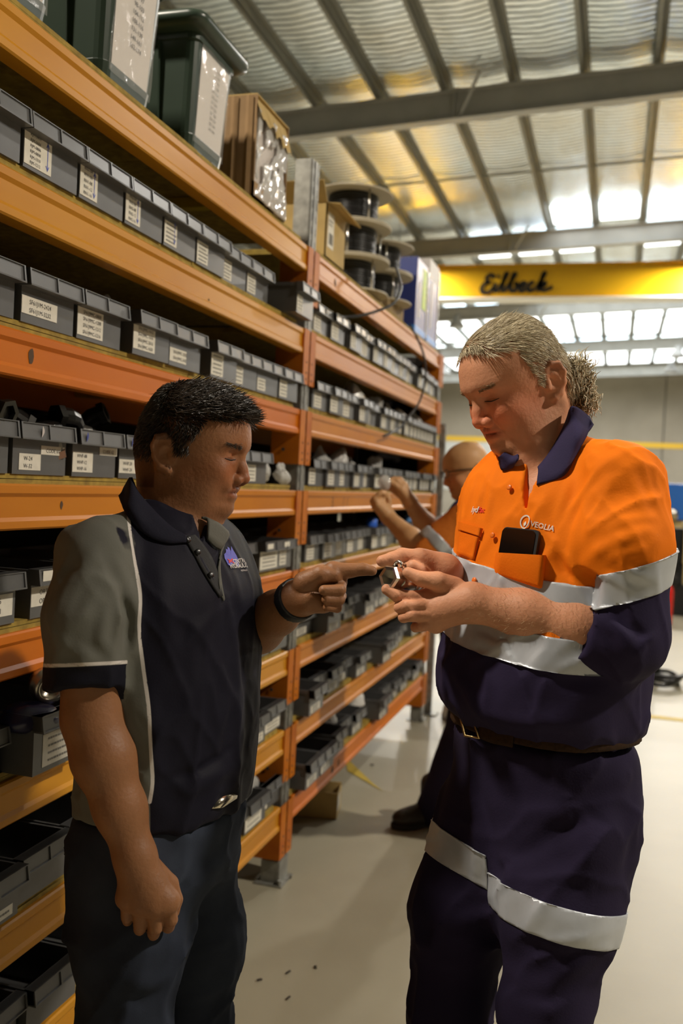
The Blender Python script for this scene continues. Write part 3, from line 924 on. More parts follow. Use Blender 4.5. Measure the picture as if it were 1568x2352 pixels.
def loft(F, st, lat, fwd, n=2.3, k=.03, op='u', kcap=.03, inset=0.0):
    """stations (centre xyz, half width, depth in front, depth behind) stacked along z"""
    zs = [s[0][2] for s in st]
    t, y = smooth_tab(zs, [[s[0][0], s[0][1], s[1] - inset, s[2] - inset, s[3] - inset] for s in st])
    z0, z1 = t[0], t[-1]
    lat = np.array(lat); fwd = np.array(fwd)
    l2 = lat[:2] / np.linalg.norm(lat[:2]); f2 = fwd[:2] / np.linalg.norm(fwd[:2])
    def fn(P):
        z = np.clip(P[:, 2], z0, z1)
        cx, cy, a, bf, bb = [np.interp(z, t, y[:, i]) for i in range(5)]
        qx = P[:, 0] - cx; qy = P[:, 1] - cy
        u = qx * l2[0] + qy * l2[1]; v = qx * f2[0] + qy * f2[1]
        b = np.where(v > 0, bf, bb)
        g = (np.abs(u / a) ** n + np.abs(v / b) ** n) ** (1 / n) + 1e-6
        rho = np.hypot(u, v)
        d = np.where(g > .15, rho * (1 - 1 / g), -np.minimum(a, b) * .8)
        return smax(d, np.maximum(P[:, 2] - z1, z0 - P[:, 2]), kcap)
    c = np.mean([s[0] for s in st], axis=0)
    R = max(np.linalg.norm(np.array(s[0]) - c) + max(s[1], s[2], s[3]) for s in st)
    F.func(fn, c, R, op, k)
    return lambda P: ((P[:, 0] - np.interp(P[:, 2], t, y[:, 0])) * l2[0] + (P[:, 1] - np.interp(P[:, 2], t, y[:, 1])) * l2[1],
                      (P[:, 0] - np.interp(P[:, 2], t, y[:, 0])) * f2[0] + (P[:, 1] - np.interp(P[:, 2], t, y[:, 1])) * f2[1])

class Frame:
    """head frame: x forward, y left, z up"""
    def __init__(s, O, fwd, up):
        s.O = np.array(O, float); f = np.array(fwd, float); f /= np.linalg.norm(f)
        l = np.cross(up, f); l /= np.linalg.norm(l)
        s.R = np.array([f, l, np.cross(f, l)])
    def w(s, p): return s.O + np.array(p, float) @ s.R
    def v(s, p): return np.array(p, float) @ s.R
    def loc(s, P): return (P - s.O) @ s.R.T

def ribbon(lines, thick, nu=24, nv=6):
    """cloth band through several polylines (same number of points), with thickness"""
    def cr_(pts, n):
        pts = np.array(pts, float); m = len(pts)
        t = np.linspace(0, m - 1, n)
        tt, y = smooth_tab(np.arange(m), pts, 200)
        return np.stack([np.interp(t, tt, y[:, i]) for i in range(3)], 1)
    A = np.array([cr_(l, nu) for l in lines])
    G = np.array([cr_(A[:, i], nv) for i in range(nu)])        # nu, nv, 3
    du = np.gradient(G, axis=0); dv = np.gradient(G, axis=1)
    nn = np.cross(du, dv); nn /= np.linalg.norm(nn, axis=2, keepdims=True) + 1e-12
    top = G + nn * thick / 2; bot = G - nn * thick / 2
    vs = np.concatenate([top.reshape(-1, 3), bot.reshape(-1, 3)])
    n = nu * nv
    fs = []
    for i in range(nu - 1):
        for j in range(nv - 1):
            a = i * nv + j
            fs.append((a, a + nv, a + nv + 1, a + 1)); fs.append((n + a + 1, n + a + nv + 1, n + a + nv, n + a))
    rim = [i * nv for i in range(nu)] + [(nu - 1) * nv + j for j in range(1, nv)] + [i * nv + nv - 1 for i in range(nu - 2, -1, -1)] + [j for j in range(nv - 2, 0, -1)]
    for a, b in zip(rim, rim[1:] + rim[:1]): fs.append((a, b, n + b, n + a)[::-1])
    return MB().add(vs, fs)

# ------------------------------------------------------------------ heads
def head(F, H, prof=None, wid=1.0, nose=1.0, jowl=0.0, smile=0.0, ears=True, earpos=(-.004, .014, .86)):
    p = prof or [(.118, .02), (.09, .085), (.07, .110), (.058, .119), (.04, .1245), (.022, .1255), (.010, .121), (.002, .1155), (-.01, .1125), (-.03, .110), (-.045, .109),
                 (-.054, .1085), (-.061, .1085), (-.067, .1055), (-.074, .1035), (-.083, .0965), (-.094, .0975), (-.1025, .0915), (-.110, .075), (-.120, .045)]
    tz, xf = smooth_tab([a for a, _ in p], [c for _, c in p]); xf = xf[:, 0]
    wz = [(.118, .03), (.09, .062), (.07, .070), (.04, .073), (.01, .071), (-.02, .0685), (-.04, .065), (-.06, .060), (-.08, .0515), (-.1, .037), (-.112, .024), (-.120, .012)]
    tw, ww = smooth_tab([a for a, _ in wz], [c * wid for _, c in wz]); ww = ww[:, 0]
    cz = [(.118, .03), (.05, .03), (0, .034), (-.05, .034), (-.08, .045), (-.1, .056), (-.120, .05)]
    bz = [(.118, -.03), (.05, -.04), (0, -.035), (-.03, -.02), (-.06, -.008), (-.08, .006), (-.1, .028), (-.120, .04)]
    def fn(P):
        q = H.loc(P)
        z = np.clip(q[:, 2], -.120, .118)
        xc = np.interp(z, [a for a, _ in cz[::-1]], [c for _, c in cz[::-1]]); xb = np.interp(z, [a for a, _ in bz[::-1]], [c for _, c in bz[::-1]])
        f = np.interp(z, tz, xf); w = np.interp(z, tw, ww)
        u = q[:, 0] - xc
        bb = np.where(u > 0, f - xc, xc - xb)
        n = np.where(u > 0, 2.12, 2.0)
        g = (np.abs(u / bb) ** n + np.abs(q[:, 1] / w) ** n) ** (1 / n) + 1e-6
        rho = np.hypot(u, q[:, 1])
        d = np.where(g > .2, rho * (1 - 1 / g), -.03)
        return smax(d, np.maximum(q[:, 2] - .118, -.120 - q[:, 2]), .02)
    ax = H.R
    E = lambda c, r, k, op='u', M=None: F.ell(H.w(c), r, (ax if M is None else M @ ax), k, op)
    C = lambda a, b, ra, rb, k, op='u': F.cap(H.w(a), H.w(b), ra, rb, k, op)
    F.func(fn, H.w((.04, 0, 0)), .135, 'u', .02)
    E((.030, 0, .044), (.094, .0755 * wid, .081), .025)
    E((-.012, 0, .005), (.060, .066 * wid, .055), .03)                      # occiput
    for s in (1, -1):
        C((.1155, s * .010, .0165), (.0955, s * .045, .0180), .0085, .008, .015)      # brow
        E((.1215, s * .0335, -.0005), (.0165, .018, .0115), .010, 's')            # socket
        E((.0930, s * .0325, -.0025), (.0145, .0170, .0118), .003)
        C((.1110, s * .022, .0078), (.0950, s * .047, .0068), .0050, .0048, .005)
        C((.1075, s * .021, -.0152), (.0925, s * .045, -.0150), .0034, .0034, .005)            # lidded eyeball
        C((.1055, s * .019, -.0060), (.0915, s * .048, -.0070), .0013, .0013, .002, 's')  # lid line
        E((.079, s * .042, -.030), (.027, .021, .024), .020)                  # cheek
        C((.1135, s * .018, -.040), (.099, s * .0315, -.066), .0022, .0026, .007, 's')  # smile line
        if jowl: E((.045, s * .047, -.075), (.034, .02, .026 + jowl * .01), .03)
        if smile: E((.094, s * .030, -.052), (.014, .010, .013), .012)
    C((.1135, 0, .006), (.1185, 0, -.022), .0085 * nose, .0095 * nose, .010)
    C((.1185, 0, -.022), (.1225, 0, -.0395), .0095 * nose, .0118 * nose, .008)
    for s in (1, -1):
        E((.1125, s * .0140, -.0445), (.0125, .0082, .0098), .005)
        E((.120, s * .0068, -.0525), (.006, .0032, .0035), .003, 's')
    E((.1035, 0, -.0600), (.0088, .0225, .0058), .005)
    E((.1015, 0, -.0728), (.0085, .0195, .0068), .005)
    for s in (1, -1): C((.1125, 0, -.0667), (.0935, s * .0265, -.0662 + smile * .004), .0013, .0013, .0035, 's')
    E((.083, 0, -.093), (.0175, .019, .0145), .018)
    if ears:
        for s in (1, -1):
            a = .30
            ez, ex, es = earpos
            T = np.array([[math.cos(.22), 0, -math.sin(.22)], [0, 1, 0], [math.sin(.22), 0, math.cos(.22)]])     # lean back
            Ry = np.array([[math.cos(a), s * -math.sin(a), 0], [s * math.sin(a), math.cos(a), 0], [0, 0, 1]])
            M = Ry @ T
            y0 = s * .0735 * wid
            def ep(x, y, z): return H.w((ex + x * es, s * (.0735 * wid + (y - .0735) * es), ez + z * es))
            def EE(c, r, k, op='u'): F.ell(ep(*c), np.array(r) * es, M @ ax, k, op)
            EE((-.012, .0745, .004), (.0205, .0085, .034), .006)
            EE((-.016, .0700, .002), (.016, .013, .027), .008)
            EE((-.017, .0815, .012), (.017, .0055, .027), .004)
            pts = [(.004, .0755, .010), (.003, .079, .028), (-.010, .0845, .038), (-.026, .0885, .034), (-.034, .0895, .016), (-.031, .0865, -.006), (-.020, .0815, -.024), (-.006, .0770, -.032)]
            F.chain([ep(*p) for p in pts], [.0040 * es, .0044 * es, .0048 * es, .0050 * es, .0046 * es, .0044 * es, .0060 * es, .0066 * es], .004)
            EE((-.008, .0850, .000), (.0105, .0060, .014), .003, 's')
            F.cap(ep(-.008, .0885, .026), ep(-.024, .0920, .018), .0028 * es, .0028 * es, .004, 's')
            F.cap(ep(.001, .0765, .002), ep(.003, .0765, -.010), .0052 * es, .005 * es, .004)

def strands(name, roots, dirs, lens, wid, m, parent, F=None, H=None, curl=0.0, seg=4, lift=.004, seed=1, grav=(0, 0, 0), tint=None):
    """short tapered locks growing from roots along dirs, hugging the head field F"""
    r = np.random.RandomState(seed)
    n = len(roots)
    P = roots.copy(); D = dirs.copy()
    rows = [P.copy()]
    ph = r.uniform(0, 6.28, n)
    st = lens / seg
    grav = np.array(grav, float)
    for i in range(seg):
        D = D + grav * .5
        if curl: D = D + curl * np.stack([np.sin(ph + i * 1.7), np.cos(ph + i * 1.3), np.sin(ph * 1.7 + i)], 1)
        D /= _len(D)[:, None] + 1e-9
        P = P + D * st[:, None]
        if F is not None:
            e = .003
            d0 = F(P)
            gx = np.stack([F(P + e * v) - d0 for v in np.eye(3)], 1); gx /= _len(gx)[:, None] + 1e-9
            tgt = lift * (i + 1) / seg
            push = np.maximum(tgt - d0, 0)
            P = P + gx * push[:, None]
        rows.append(P.copy())
    R = np.array(rows)                                    # seg+1, n, 3
    T = np.gradient(R, axis=0); T /= np.linalg.norm(T, axis=2, keepdims=True) + 1e-9
    a = np.cross(T, r.normal(size=(1, n, 3))); a /= np.linalg.norm(a, axis=2, keepdims=True) + 1e-9
    b = np.cross(T, a)
    w = wid * r.uniform(.6, 1.3, n)
    tp = np.array([.8, 1.0, .9, .7, .12] if seg == 4 else list(np.linspace(1, .15, seg + 1)))
    V = []
    for k in range(3):
        an = 2 * math.pi * k / 3
        V.append(R + (w[None, :, None] * tp[:, None, None]) * (math.cos(an) * a + math.sin(an) * b))
    V = np.stack(V, 2).transpose(1, 0, 2, 3)              # n, seg+1, 3, 3
    V = V.reshape(-1, 3)
    q = []
    for i in range(seg):
        for k in range(3):
            q.append([i * 3 + k, i * 3 + (k + 1) % 3, (i + 1) * 3 + (k + 1) % 3, (i + 1) * 3 + k])
    q = np.array(q)
    Q = (q[None] + (np.arange(n) * (seg + 1) * 3)[:, None, None]).reshape(-1, 4)
    at_ = None
    if tint is not None:
        c = tint[0] + (tint[1] - tint[0]) * r.uniform(0, 1, (n, 1)) ** tint[2]
        at_ = {'tint': np.repeat(c, (seg + 1) * 3, axis=0)}
    o = link(name, mesh_from(name, V, Q, m, True, at_), parent)
    o.matrix_parent_inverse = parent.matrix_world.inverted()
    o['kind'] = 'stuff'
    return o

def surf_samples(F, lo, hi, n, seed, h=.006):
    """random points on the surface of F inside a box, with normals"""
    V, Q = polygonize(F, h, lo, hi)
    r = np.random.RandomState(seed)
    a = V[Q]; ar = np.linalg.norm(np.cross(a[:, 2] - a[:, 0], a[:, 3] - a[:, 1]), axis=1)
    i = r.choice(len(Q), n, p=ar / ar.sum())
    u, v = r.uniform(size=(2, n, 1))
    P = (a[i, 0] * (1 - u) + a[i, 1] * u) * (1 - v) + (a[i, 3] * (1 - u) + a[i, 2] * u) * v
    e = .002
    d0 = F(P); g = np.stack([F(P + e * x) - d0 for x in np.eye(3)], 1); g /= _len(g)[:, None] + 1e-9
    return P, g

def lashes(F, H, m, parent, z0=-.0070, th=.0011):
    for s in (1, -1):
        pts = []
        for k in range(9):
            t = k / 8; y = s * (.0185 + .0315 * t); z = z0 + .0022 * math.sin(math.pi * t) * -1
            P = H.w((.125, y, z))[None]; d = H.v((-1, 0, 0))
            for _ in range(40): P = P + d * np.maximum(F(P), -.002)[:, None] * .8
            pts.append(P[0] - d * .0003)
        q = MB(); q.tube(pts, [th * (.35 + .65 * math.sin(math.pi * (k + .6) / 9.2)) for k in range(9)], 6)
        o = q.build('eyelashes', m, parent, True); o.matrix_parent_inverse = parent.matrix_world.inverted()
def crease(d, s, seed, amp, sq=.28, p=3):
    d = np.array(d, float); d /= np.linalg.norm(d)
    def g(P):
        Q = P - ((P @ d) * (1 - sq))[:, None] * d
        return amp * (1 - np.minimum(np.abs(wnoise(Q, s, seed)) * 1.6, 1)) ** p
    return g

def vnormals(V, Q):
    a = V[Q]; n = np.cross(a[:, 2] - a[:, 0], a[:, 3] - a[:, 1])
    N = np.zeros_like(V)
    for k in range(4):
        for c in range(3): N[:, c] += np.bincount(Q[:, k], n[:, c], len(V))
    return N / (_len(N)[:, None] + 1e-12)
def sewn_tape(name, V, Q, sd, n, h, off, ok, m, parent, res):
    """a strip sewn on the grown cloth between sd = -h/2 and h/2, with clean straight edges"""
    f = (np.abs(sd)[Q] < h / 2 + res * 1.9).all(1) & ok[Q].all(1)
    q = Q[f]; used = np.unique(q); mp = np.full(len(V), -1); mp[used] = np.arange(len(used))
    N = vnormals(V, Q)[used]
    P = V[used] + N * off
    ex = np.abs(sd[used]) - h / 2
    P = P - np.where(ex > 0, ex * np.sign(sd[used]), 0)[:, None] * n
    q = mp[q]
    # turn the rim under so the strip has thickness
    key = np.sort(np.concatenate([q[:, [0, 1]], q[:, [1, 2]], q[:, [2, 3]], q[:, [3, 0]]]), 1)
    ed = np.concatenate([q[:, [0, 1]], q[:, [1, 2]], q[:, [2, 3]], q[:, [3, 0]]])
    kk = key[:, 0] * len(P) + key[:, 1]
    u, inv, cnt = np.unique(kk, return_inverse=True, return_counts=True)
    rim = ed[cnt[inv] == 1]
    P2 = P - N * (off + .002)
    q2 = np.stack([rim[:, 1], rim[:, 0], rim[:, 0] + len(P), rim[:, 1] + len(P)], 1)
    o = link(name, mesh_from(name, np.concatenate([P, P2]), np.concatenate([q, q2]), m, True), parent)
    return o

# ------------------------------------------------------------------ people
m_cloth_o = None
def skin(name, col, rough=.5):
    m = mat(name, col, rough, var=.16, scale=22, bump=.12, bscale=160, attr='tint')
    b = m.node_tree.nodes['Principled BSDF']
    b.inputs['Specular IOR Level'].default_value = .32
    b.inputs['Subsurface Weight'].default_value = .12
    b.inputs['Subsurface Radius'].default_value = (.9, .35, .15)
    b.inputs['Subsurface Scale'].default_value = .006
    return m
def cloth(name, col, rough=.85, var=.15, bump=.25, sheen=.15):
    return mat(name, col, rough, var=var, scale=9, bump=bump * .3, bscale=260, spec=.12, sheen=0)
def person(label, foot, group=None):
    t = empty('person', foot); tag(t, label, 'person', group)
    bpy.context.view_layer.update()
    return t
def hdir(phi, side):
    """horizontal direction turned phi from facing the camera; side -1 turns to picture left"""
    v = math.cos(phi) * (-cf) + math.sin(phi) * side * cr
    v = np.array([v[0], v[1], 0]); return v / np.linalg.norm(v)
UPW = np.array([0, 0, 1.0])
def emboss(name, me, F, p0, p1, m, parent, off=.0012, width=None, flip=1, h0=.9):
    """lay a flat mesh on a cloth surface between two picture points"""
    a = F.hit(*p0); b_ = F.hit(*p1)
    w = np.linalg.norm(b_ - a); rt = (b_ - a) / w
    n = F.normal((a + b_) / 2); up = np.cross(n, rt); up /= np.linalg.norm(up); n = np.cross(rt, up)
    co = np.array([v.co[:] for v in me.vertices]); s = w / (co[:, 0].max() - co[:, 0].min()); x0 = co[:, 0].min()
    P = a + (co[:, :1] - x0) * s * rt + co[:, 1:2] * s * up + n * .01
    for _ in range(14): P = P - n * ((F(P) - off) * .75)[:, None]
    me.vertices.foreach_set('co', P.astype(np.float32).ravel()); me.update()
    o = link(name, me, parent)
    return o
def on_curve(F, pts, n=30, off=.001):
    t, y = smooth_tab(np.arange(len(pts)), np.array(pts, float), 200)
    tt = np.linspace(0, len(pts) - 1, n)
    return [F.hit(np.interp(x, t, y[:, 0]), np.interp(x, t, y[:, 1]), off=off) for x in tt]
def band(name, F, c, n, h, off, m, parent, res=.005, extra=None, gap=None):
    """a strip of cloth following F between two parallel planes"""
    G = F.copy()
    n = np.array(n, float); n /= np.linalg.norm(n); c = np.array(c, float)
    g = Field(); lo, hi = F.bounds(0)
    g.func(lambda P: np.maximum(F(P) - off, np.abs((P - c) @ n) - h / 2), (lo + hi) / 2, np.linalg.norm(hi - lo) / 2, 'u', 0)
    if extra: extra(g)
    return grow(name, g, res, m, parent)

# ============ grey-haired man in the orange work shirt (right)
fR = hdir(R8(50), -1); lR = np.cross(UPW, fR)
R_ = person('grey-haired man in orange hi-vis shirt and navy trousers, looking down at a steel fitting', (-.12, 1.72, 0))
phi, bet = R8(67), R8(16)
hf = math.cos(bet) * (-math.sin(phi) * cr + math.cos(phi) * (-cf)) - math.sin(bet) * cu
HR = Frame(at(1214, 884, 1.70), hf, cu)
stR = [(at(1252, 1022, 1.71), .085, .062, .070), (at(1256, 1062, 1.71), .135, .082, .092), (at(1262, 1110, 1.70), .170, .105, .105), (at(1268, 1190, 1.70), .186, .13, .112), (at(1272, 1300, 1.70), .192, .15, .118),
       (at(1268, 1430, 1.70), .188, .176, .115), (at(1262, 1550, 1.70), .186, .192, .118), (at(1256, 1615, 1.70), .181, .180, .118), (at(1256, 1650, 1.70), .172, .160, .112), (at(1256, 1668, 1.70), .162, .148, .106)]
# joints
shL, elL, wrL = at(1424, 1108, 1.56), at(1424, 1455, 1.535), at(1082, 1384, 1.575)
shR, elR, wrR = at(1168, 1110, 1.85), at(1142, 1400, 1.90), at(1018, 1312, 1.665)
# hands
def hand(F, wr, palm, fingers, pw=.030, k=.0025):
    """wrist, palm core points, and five finger chains of (points, radii)"""
    for a, b, ra, rb in palm: F.cap(a, b, ra, rb, k=.014)
    for pts, rs in fingers: 
        g = Field(); g.chain(pts, rs, k=.003)
        F.sub(g, 'u', k)
hL = Field()
z3 = lambda x, y, d: at(640 + x / 3.136, 1200 + y / 3.136, d)
D0 = 1.585
mcpL = [z3(1075, 545, D0 + .012), z3(1090, 610, D0 - .004), z3(1105, 672, D0 - .008), z3(1130, 728, D0 - .002)]
hand(hL, wrL, [(wrL, mcpL[0], .027, .0165), (wrL, mcpL[1], .029, .0165), (wrL, mcpL[2], .029, .016), (wrL, mcpL[3], .026, .0145), (mcpL[0], mcpL[3], .014, .014)], [
    ([mcpL[0], z3(940, 545, D0 + .0), z3(850, 525, D0 - .004), z3(778, 482, D0 + .0)], [.0150, .0128, .0112, .0096]),
    ([mcpL[1], z3(925, 600, D0 - .022), z3(868, 612, D0 - .006), z3(900, 585, D0 + .022)], [.0135, .0100, .0094, .0085]),
    ([mcpL[2], z3(955, 672, D0 - .026), z3(898, 684, D0 - .008), z3(930, 650, D0 + .022)], [.0130, .0098, .0092, .0084]),
    ([mcpL[3], z3(1030, 748, D0 - .018), z3(985, 756, D0 - .002), z3(1000, 715, D0 + .022)], [.0118, .0088, .0083, .0078]),
    ([z3(1260, 480, D0 + .004), z3(1140, 425, D0 - .006), z3(1020, 405, D0 - .006), z3(930, 362, D0 + .0)], [.022, .0170, .0128, .0098])])
hRr = Field()
D1 = 1.645
mcpR = [z3(1010, 262, D1), z3(1040, 275, D1 + .02), z3(1062, 300, D1 + .036)]
hand(hRr, wrR, [(wrR, mcpR[0], .027, .0195), (wrR, mcpR[1], .027, .019), (wrR, mcpR[2], .026, .018), (z3(1090, 380, D1 + .01), z3(1030, 330, D1 + .0), .020, .016)], [
    ([mcpR[0], z3(890, 238, D1 - .004), z3(812, 262, D1 - .012), z3(742, 278, D1 - .016)], [.0170, .0135, .0118, .0102]),
    ([mcpR[1], z3(960, 262, D1 + .022), z3(905, 300, D1 + .02), z3(900, 340, D1 + .012)], [.0155, .0125, .0115, .010]),
    ([mcpR[2], z3(1000, 300, D1 + .03), z3(950, 330, D1 + .03), z3(930, 370, D1 + .022)], [.0150, .0120, .0110, .010]),
    ([mcpR[2], z3(1030, 345, D1 + .034), z3(985, 375, D1 + .034), z3(960, 400, D1 + .024)], [.0140, .0110, .0100, .009]),
    ([z3(1075, 395, D1 - .004), z3(1010, 345, D1 - .024), z3(968, 318, D1 - .026), z3(930, 322, D1 - .018)], [.0165, .0128, .0112, .0094])])
FR = Field()
head(FR, HR, wid=1.03, nose=1.0, jowl=.6, prof=[(.118, .02), (.09, .078), (.07, .102), (.058, .112), (.04, .1205), (.022, .1265), (.010, .122), (.002, .1165), (-.01, .1125), (-.03, .110), (-.045, .1095),
     (-.054, .1085), (-.061, .1075), (-.067, .1045), (-.074, .1025), (-.083, .0965), (-.094, .0985), (-.1025, .0935), (-.110, .077), (-.120, .045)])
FR.cap(HR.w((-.004, 0, -.045)), at(1262, 1050, 1.72), .060, .070, .035)
FR.cap(HR.w((.045, 0, -.085)), at(1228, 1045, 1.68), .040, .055, .03)          # soft throat
for s in (1, -1): FR.cap(HR.w((-.01, s * .045, -.04)), at(1225, 1052, 1.67), .018, .014, .025)
loft(FR, stR, lR, fR, 2.3, .03, inset=.014)
FR.chain([shL, elL], [.060, .046], .03)
FR.chain([elL, elL + (wrL - elL) * .3, elL + (wrL - elL) * .62, wrL], [.046, .0485, .0405, .0295], .02)
FR.sub(hL, 'u', .014)
FR.chain([shR, elR], [.058, .045], .03)
FR.chain([elR, elR + (wrR - elR) * .35, wrR], [.045, .046, .028], .02)
FR.sub(hRr, 'u', .014)
# hidden hips and legs carry the figure
FR.cap(at(1256, 1690, 1.70), at(1220, 1900, 1.70), .11, .11, .05)
LEGR = [[at(1122, 1890, 1.77), at(1060, 2080, 1.74), at(1026, 2330, 1.72), at(1018, 2900, 1.80)], [at(1312, 1890, 1.64), at(1282, 2080, 1.60), at(1246, 2330, 1.58), at(1225, 2900, 1.68)]]
for lg in LEGR:
    lg[3] = np.array([lg[3][0], lg[3][1], .12])
    FR.chain(lg, [.075, .065, .045, .035], .03)
def fold_skin(P):      # knuckle and brow creases
    return .0006 * wnoise(P, 160, 3)

def tint_face(H, F, base=(1, 1, 1), red=(1.12, .82, .76), beard=None, lip=(1.0, .62, .58), lids=.55, hair=None):
    def f(P):
        q = H.loc(P)
        c = np.ones((len(P), 3)) * np.array(base)
        def mixin(w, col): 
            w = np.clip(w, 0, 1)[:, None]; c[:] = c * (1 - w) + c * np.array(col) * w
        near = _len(q) < .24
        x, y, z = q.T; ay = np.abs(y)
        mixin(near * np.exp(-((z + .028) / .03) ** 2 - ((ay - .045) / .03) ** 2) * (x > .03), red)
        mixin(near * np.exp(-((z + .036) / .02) ** 2 - (y / .02) ** 2) * (x > .1), red)
        mixin(near * (x > .09) * np.exp(-((z + .0668) / .0085) ** 4 - (y / (.025)) ** 4), lip)
        mixin(near * (x > .085) * np.exp(-((z + .0665) / .0016) ** 2 - (y / .026) ** 4), (.35, .25, .25))
        zl = -.0065 - .0015 * ((ay - .033) / .014) ** 2
        mixin(near * (x > .085) * np.exp(-((z - zl) / .0018) ** 2 - ((ay - .033) / .0145) ** 6), (lids, lids * .75, lids * .7))
        mixin(near * (x > .085) * np.exp(-((z + .014) / .006) ** 2 - ((ay - .033) / .015) ** 4) * .5, (.75, .66, .66))
        mixin(near * np.exp(-(_len(q - np.array([.120, 0, -.053])) / .010) ** 2) * (np.abs(ay - .007) < .005), (.4, .3, .3))
        if beard: mixin(near * np.clip((-.035 - z) / .02, 0, 1) * np.clip((x + .0) / .03, 0, 1) * .5 * (z > -.13), beard)
        if hair:
            mixin(near * hair(q), (.45, .42, .40))
        return c
    return f
def hair_R(q):
    """1 inside the hairline"""
    x, y, z = q.T
    front = .112 - .5 * np.maximum(.085 - z, 0) - .35 * np.maximum(np.abs(y) - .045, 0)
    top = (z > .070) & (x < front + .0)
    side = (z > .012 - .0 * x) & (x < .060 - .45 * np.maximum(.055 - z, 0)) & (np.abs(y) > .03)
    back = (x < -.030) & (z > -.075)
    burn = (np.abs(y) > .05) & (x > .018) & (x < .036) & (z > -.006) & (z < .02)
    return (top | side | back | burn) & (z > -.09)
m_skinR = skin('ruddy_skin', (0.66, 0.31, 0.175), .55)
V, Q = polygonize(FR, .0027)
body = link('body', mesh_from('body', V, Q, m_skinR, True, {'tint': tint_face(HR, FR, red=(1.1, .78, .70), hair=lambda q: hair_R(q) * .6)(V)}), R_)
body.matrix_parent_inverse = R_.matrix_world.inverted()

m_lash = mat('dark_lashes', (.03, .018, .012), .6)
lashes(FR, HR, m_lash, R_)
# shirt
SR = Field()
tloc = loft(SR, stR, lR, fR, 2.35, .03)
def cut(F, c, n, r):
    c = np.array(c); n = np.array(n)
    def fn(P):
        q = P - c; h = q @ n
        return np.maximum(-h, np.maximum(h - .25, _len(q - h[:, None] * n) - r))
    F.func(fn, c + n * .125, .3, 's', .004)
cuffL = elL + (wrL - elL) * .20
axL = (wrL - elL) / np.linalg.norm(wrL - elL)
cuffR = elR + (wrR - elR) * .42
axR = (wrR - elR) / np.linalg.norm(wrR - elR)
def slL(F):
    F.chain([shL, at(1430, 1260, 1.535), elL], [.066, .077, .072], .03); F.cap(elL, cuffL, .072, .064, .03); cut(F, cuffL, axL, .11)
slf = Field(); slL(slf)
slU = Field(); slU.chain([shL, at(1430, 1260, 1.535), elL, cuffL], [.066, .077, .072, .064], .03)
slg = Field(); slg.chain([shR, elR], [.057, .058], .03); slg.cap(elR, cuffR, .060, .048, .03); cut(slg, cuffR, axR, .09)
SR.cap(at(1325, 1048, 1.65), shL, .040, .060, .03)
SR.cap(at(1205, 1060, 1.76), shR, .036, .052, .03)
SR.sub(slf, 'u', .018); SR.sub(slg, 'u', .02)
# V of the open neck
v0, v1, v2 = at(1150, 1010, 1.60), at(1262, 1010, 1.58), at(1168, 1178, 1.56)
def vneck(P):
    r = P - CAMP
    # three planes through the neck wedge
    ax = fR + np.array([0, 0, .35])
    n1 = np.cross(v2 - v0, ax); n1 /= np.linalg.norm(n1); n2 = np.cross(ax, v2 - v1); n2 /= np.linalg.norm(n2)
    if n1 @ (v1 - v0) > 0: n1 = -n1
    if n2 @ (v0 - v1) > 0: n2 = -n2
    return np.maximum(np.maximum((P - v0) @ n1, (P - v1) @ n2), -((P - at(1240, 1060, 1.72)) @ fR))
SR.func(vneck, at(1215, 1060, 1.62), .35, 's', .004)
z4 = lambda x, y: (980 + x / 2.667, 950 + y / 2.667)
TRK = Field(); loft(TRK, stR, lR, fR, 2.35, .03)
SRb = SR.copy()       # smooth copy for placing things
def H_(pts, F=SRb, off=0): return [F.hit(*z4(*p), off=off) for p in pts]
folds = [([(1330, 720), (1200, 770), (1060, 840), (950, 960)], .012, .007), ([(1380, 640), (1220, 660), (1080, 720)], .010, .005), ([(1310, 840), (1150, 870), (1000, 980)], .010, .005),
         ([(1120, 420), (1010, 540), (930, 720), (900, 900), (930, 1010)], .014, .011), ([(1010, 420), (900, 600), (850, 800)], .010, .006), ([(880, 400), (840, 520), (800, 640)], .010, .004),
         ([(1250, 390), (1290, 500), (1330, 620)], .012, .005), ([(1180, 900), (1260, 980), (1380, 1010)], .011, .005), ([(1000, 960), (1130, 1000), (1250, 1080)], .008, .004),
         ([(790, 860), (840, 960), (930, 1030)], .010, -.006), ([(960, 560), (1080, 480), (1200, 440)], .008, .003), ([(390, 350), (330, 500), (300, 620)], .009, .005), ([(340, 330), (270, 480), (240, 620)], .009, .004),
         ([(430, 330), (390, 520), (370, 640)], .009, .004), ([(620, 470), (560, 560), (500, 640)], .009, .003), ([(300, 1380), (380, 1400), (470, 1430)], .012, .008), ([(380, 1370), (440, 1400), (520, 1390)], .008, -.006),
         ([(180, 1600), (260, 1700), (330, 1850)], .015, .006), ([(1060, 1250), (1180, 1340), (1240, 1480)], .014, .008), ([(1150, 1170), (1240, 1300), (1330, 1380)], .012, -.006), ([(1290, 1480), (1330, 1400), (1400, 1360)], .01, .005),
         ([(300, 900), (240, 950), (180, 920)], .01, .006), ([(330, 760), (260, 830), (200, 820)], .009, .006),
         ([(1110, 350), (1230, 300), (1330, 350), (1400, 450)], .0045, .0035), ([(920, 195), (1040, 250), (1100, 320)], .003, .002), ([(700, 1600), (900, 1640), (1100, 1620)], .02, -.004), ([(400, 1850), (700, 1900), (1000, 1880)], .016, .006)]
for pts, w, a in folds:
    hp = H_(pts)
    if all(p is not None for p in hp): SR.disp.append(ridge(hp, w * .75, a * 1.35))
plk = on_curve(SRb, [z4(*p) for p in [(495, 580), (420, 700), (340, 830), (270, 950), (195, 1200), (165, 1480), (165, 1850)]], 14)
SR.disp.append(ridge(plk, .010, .0025))
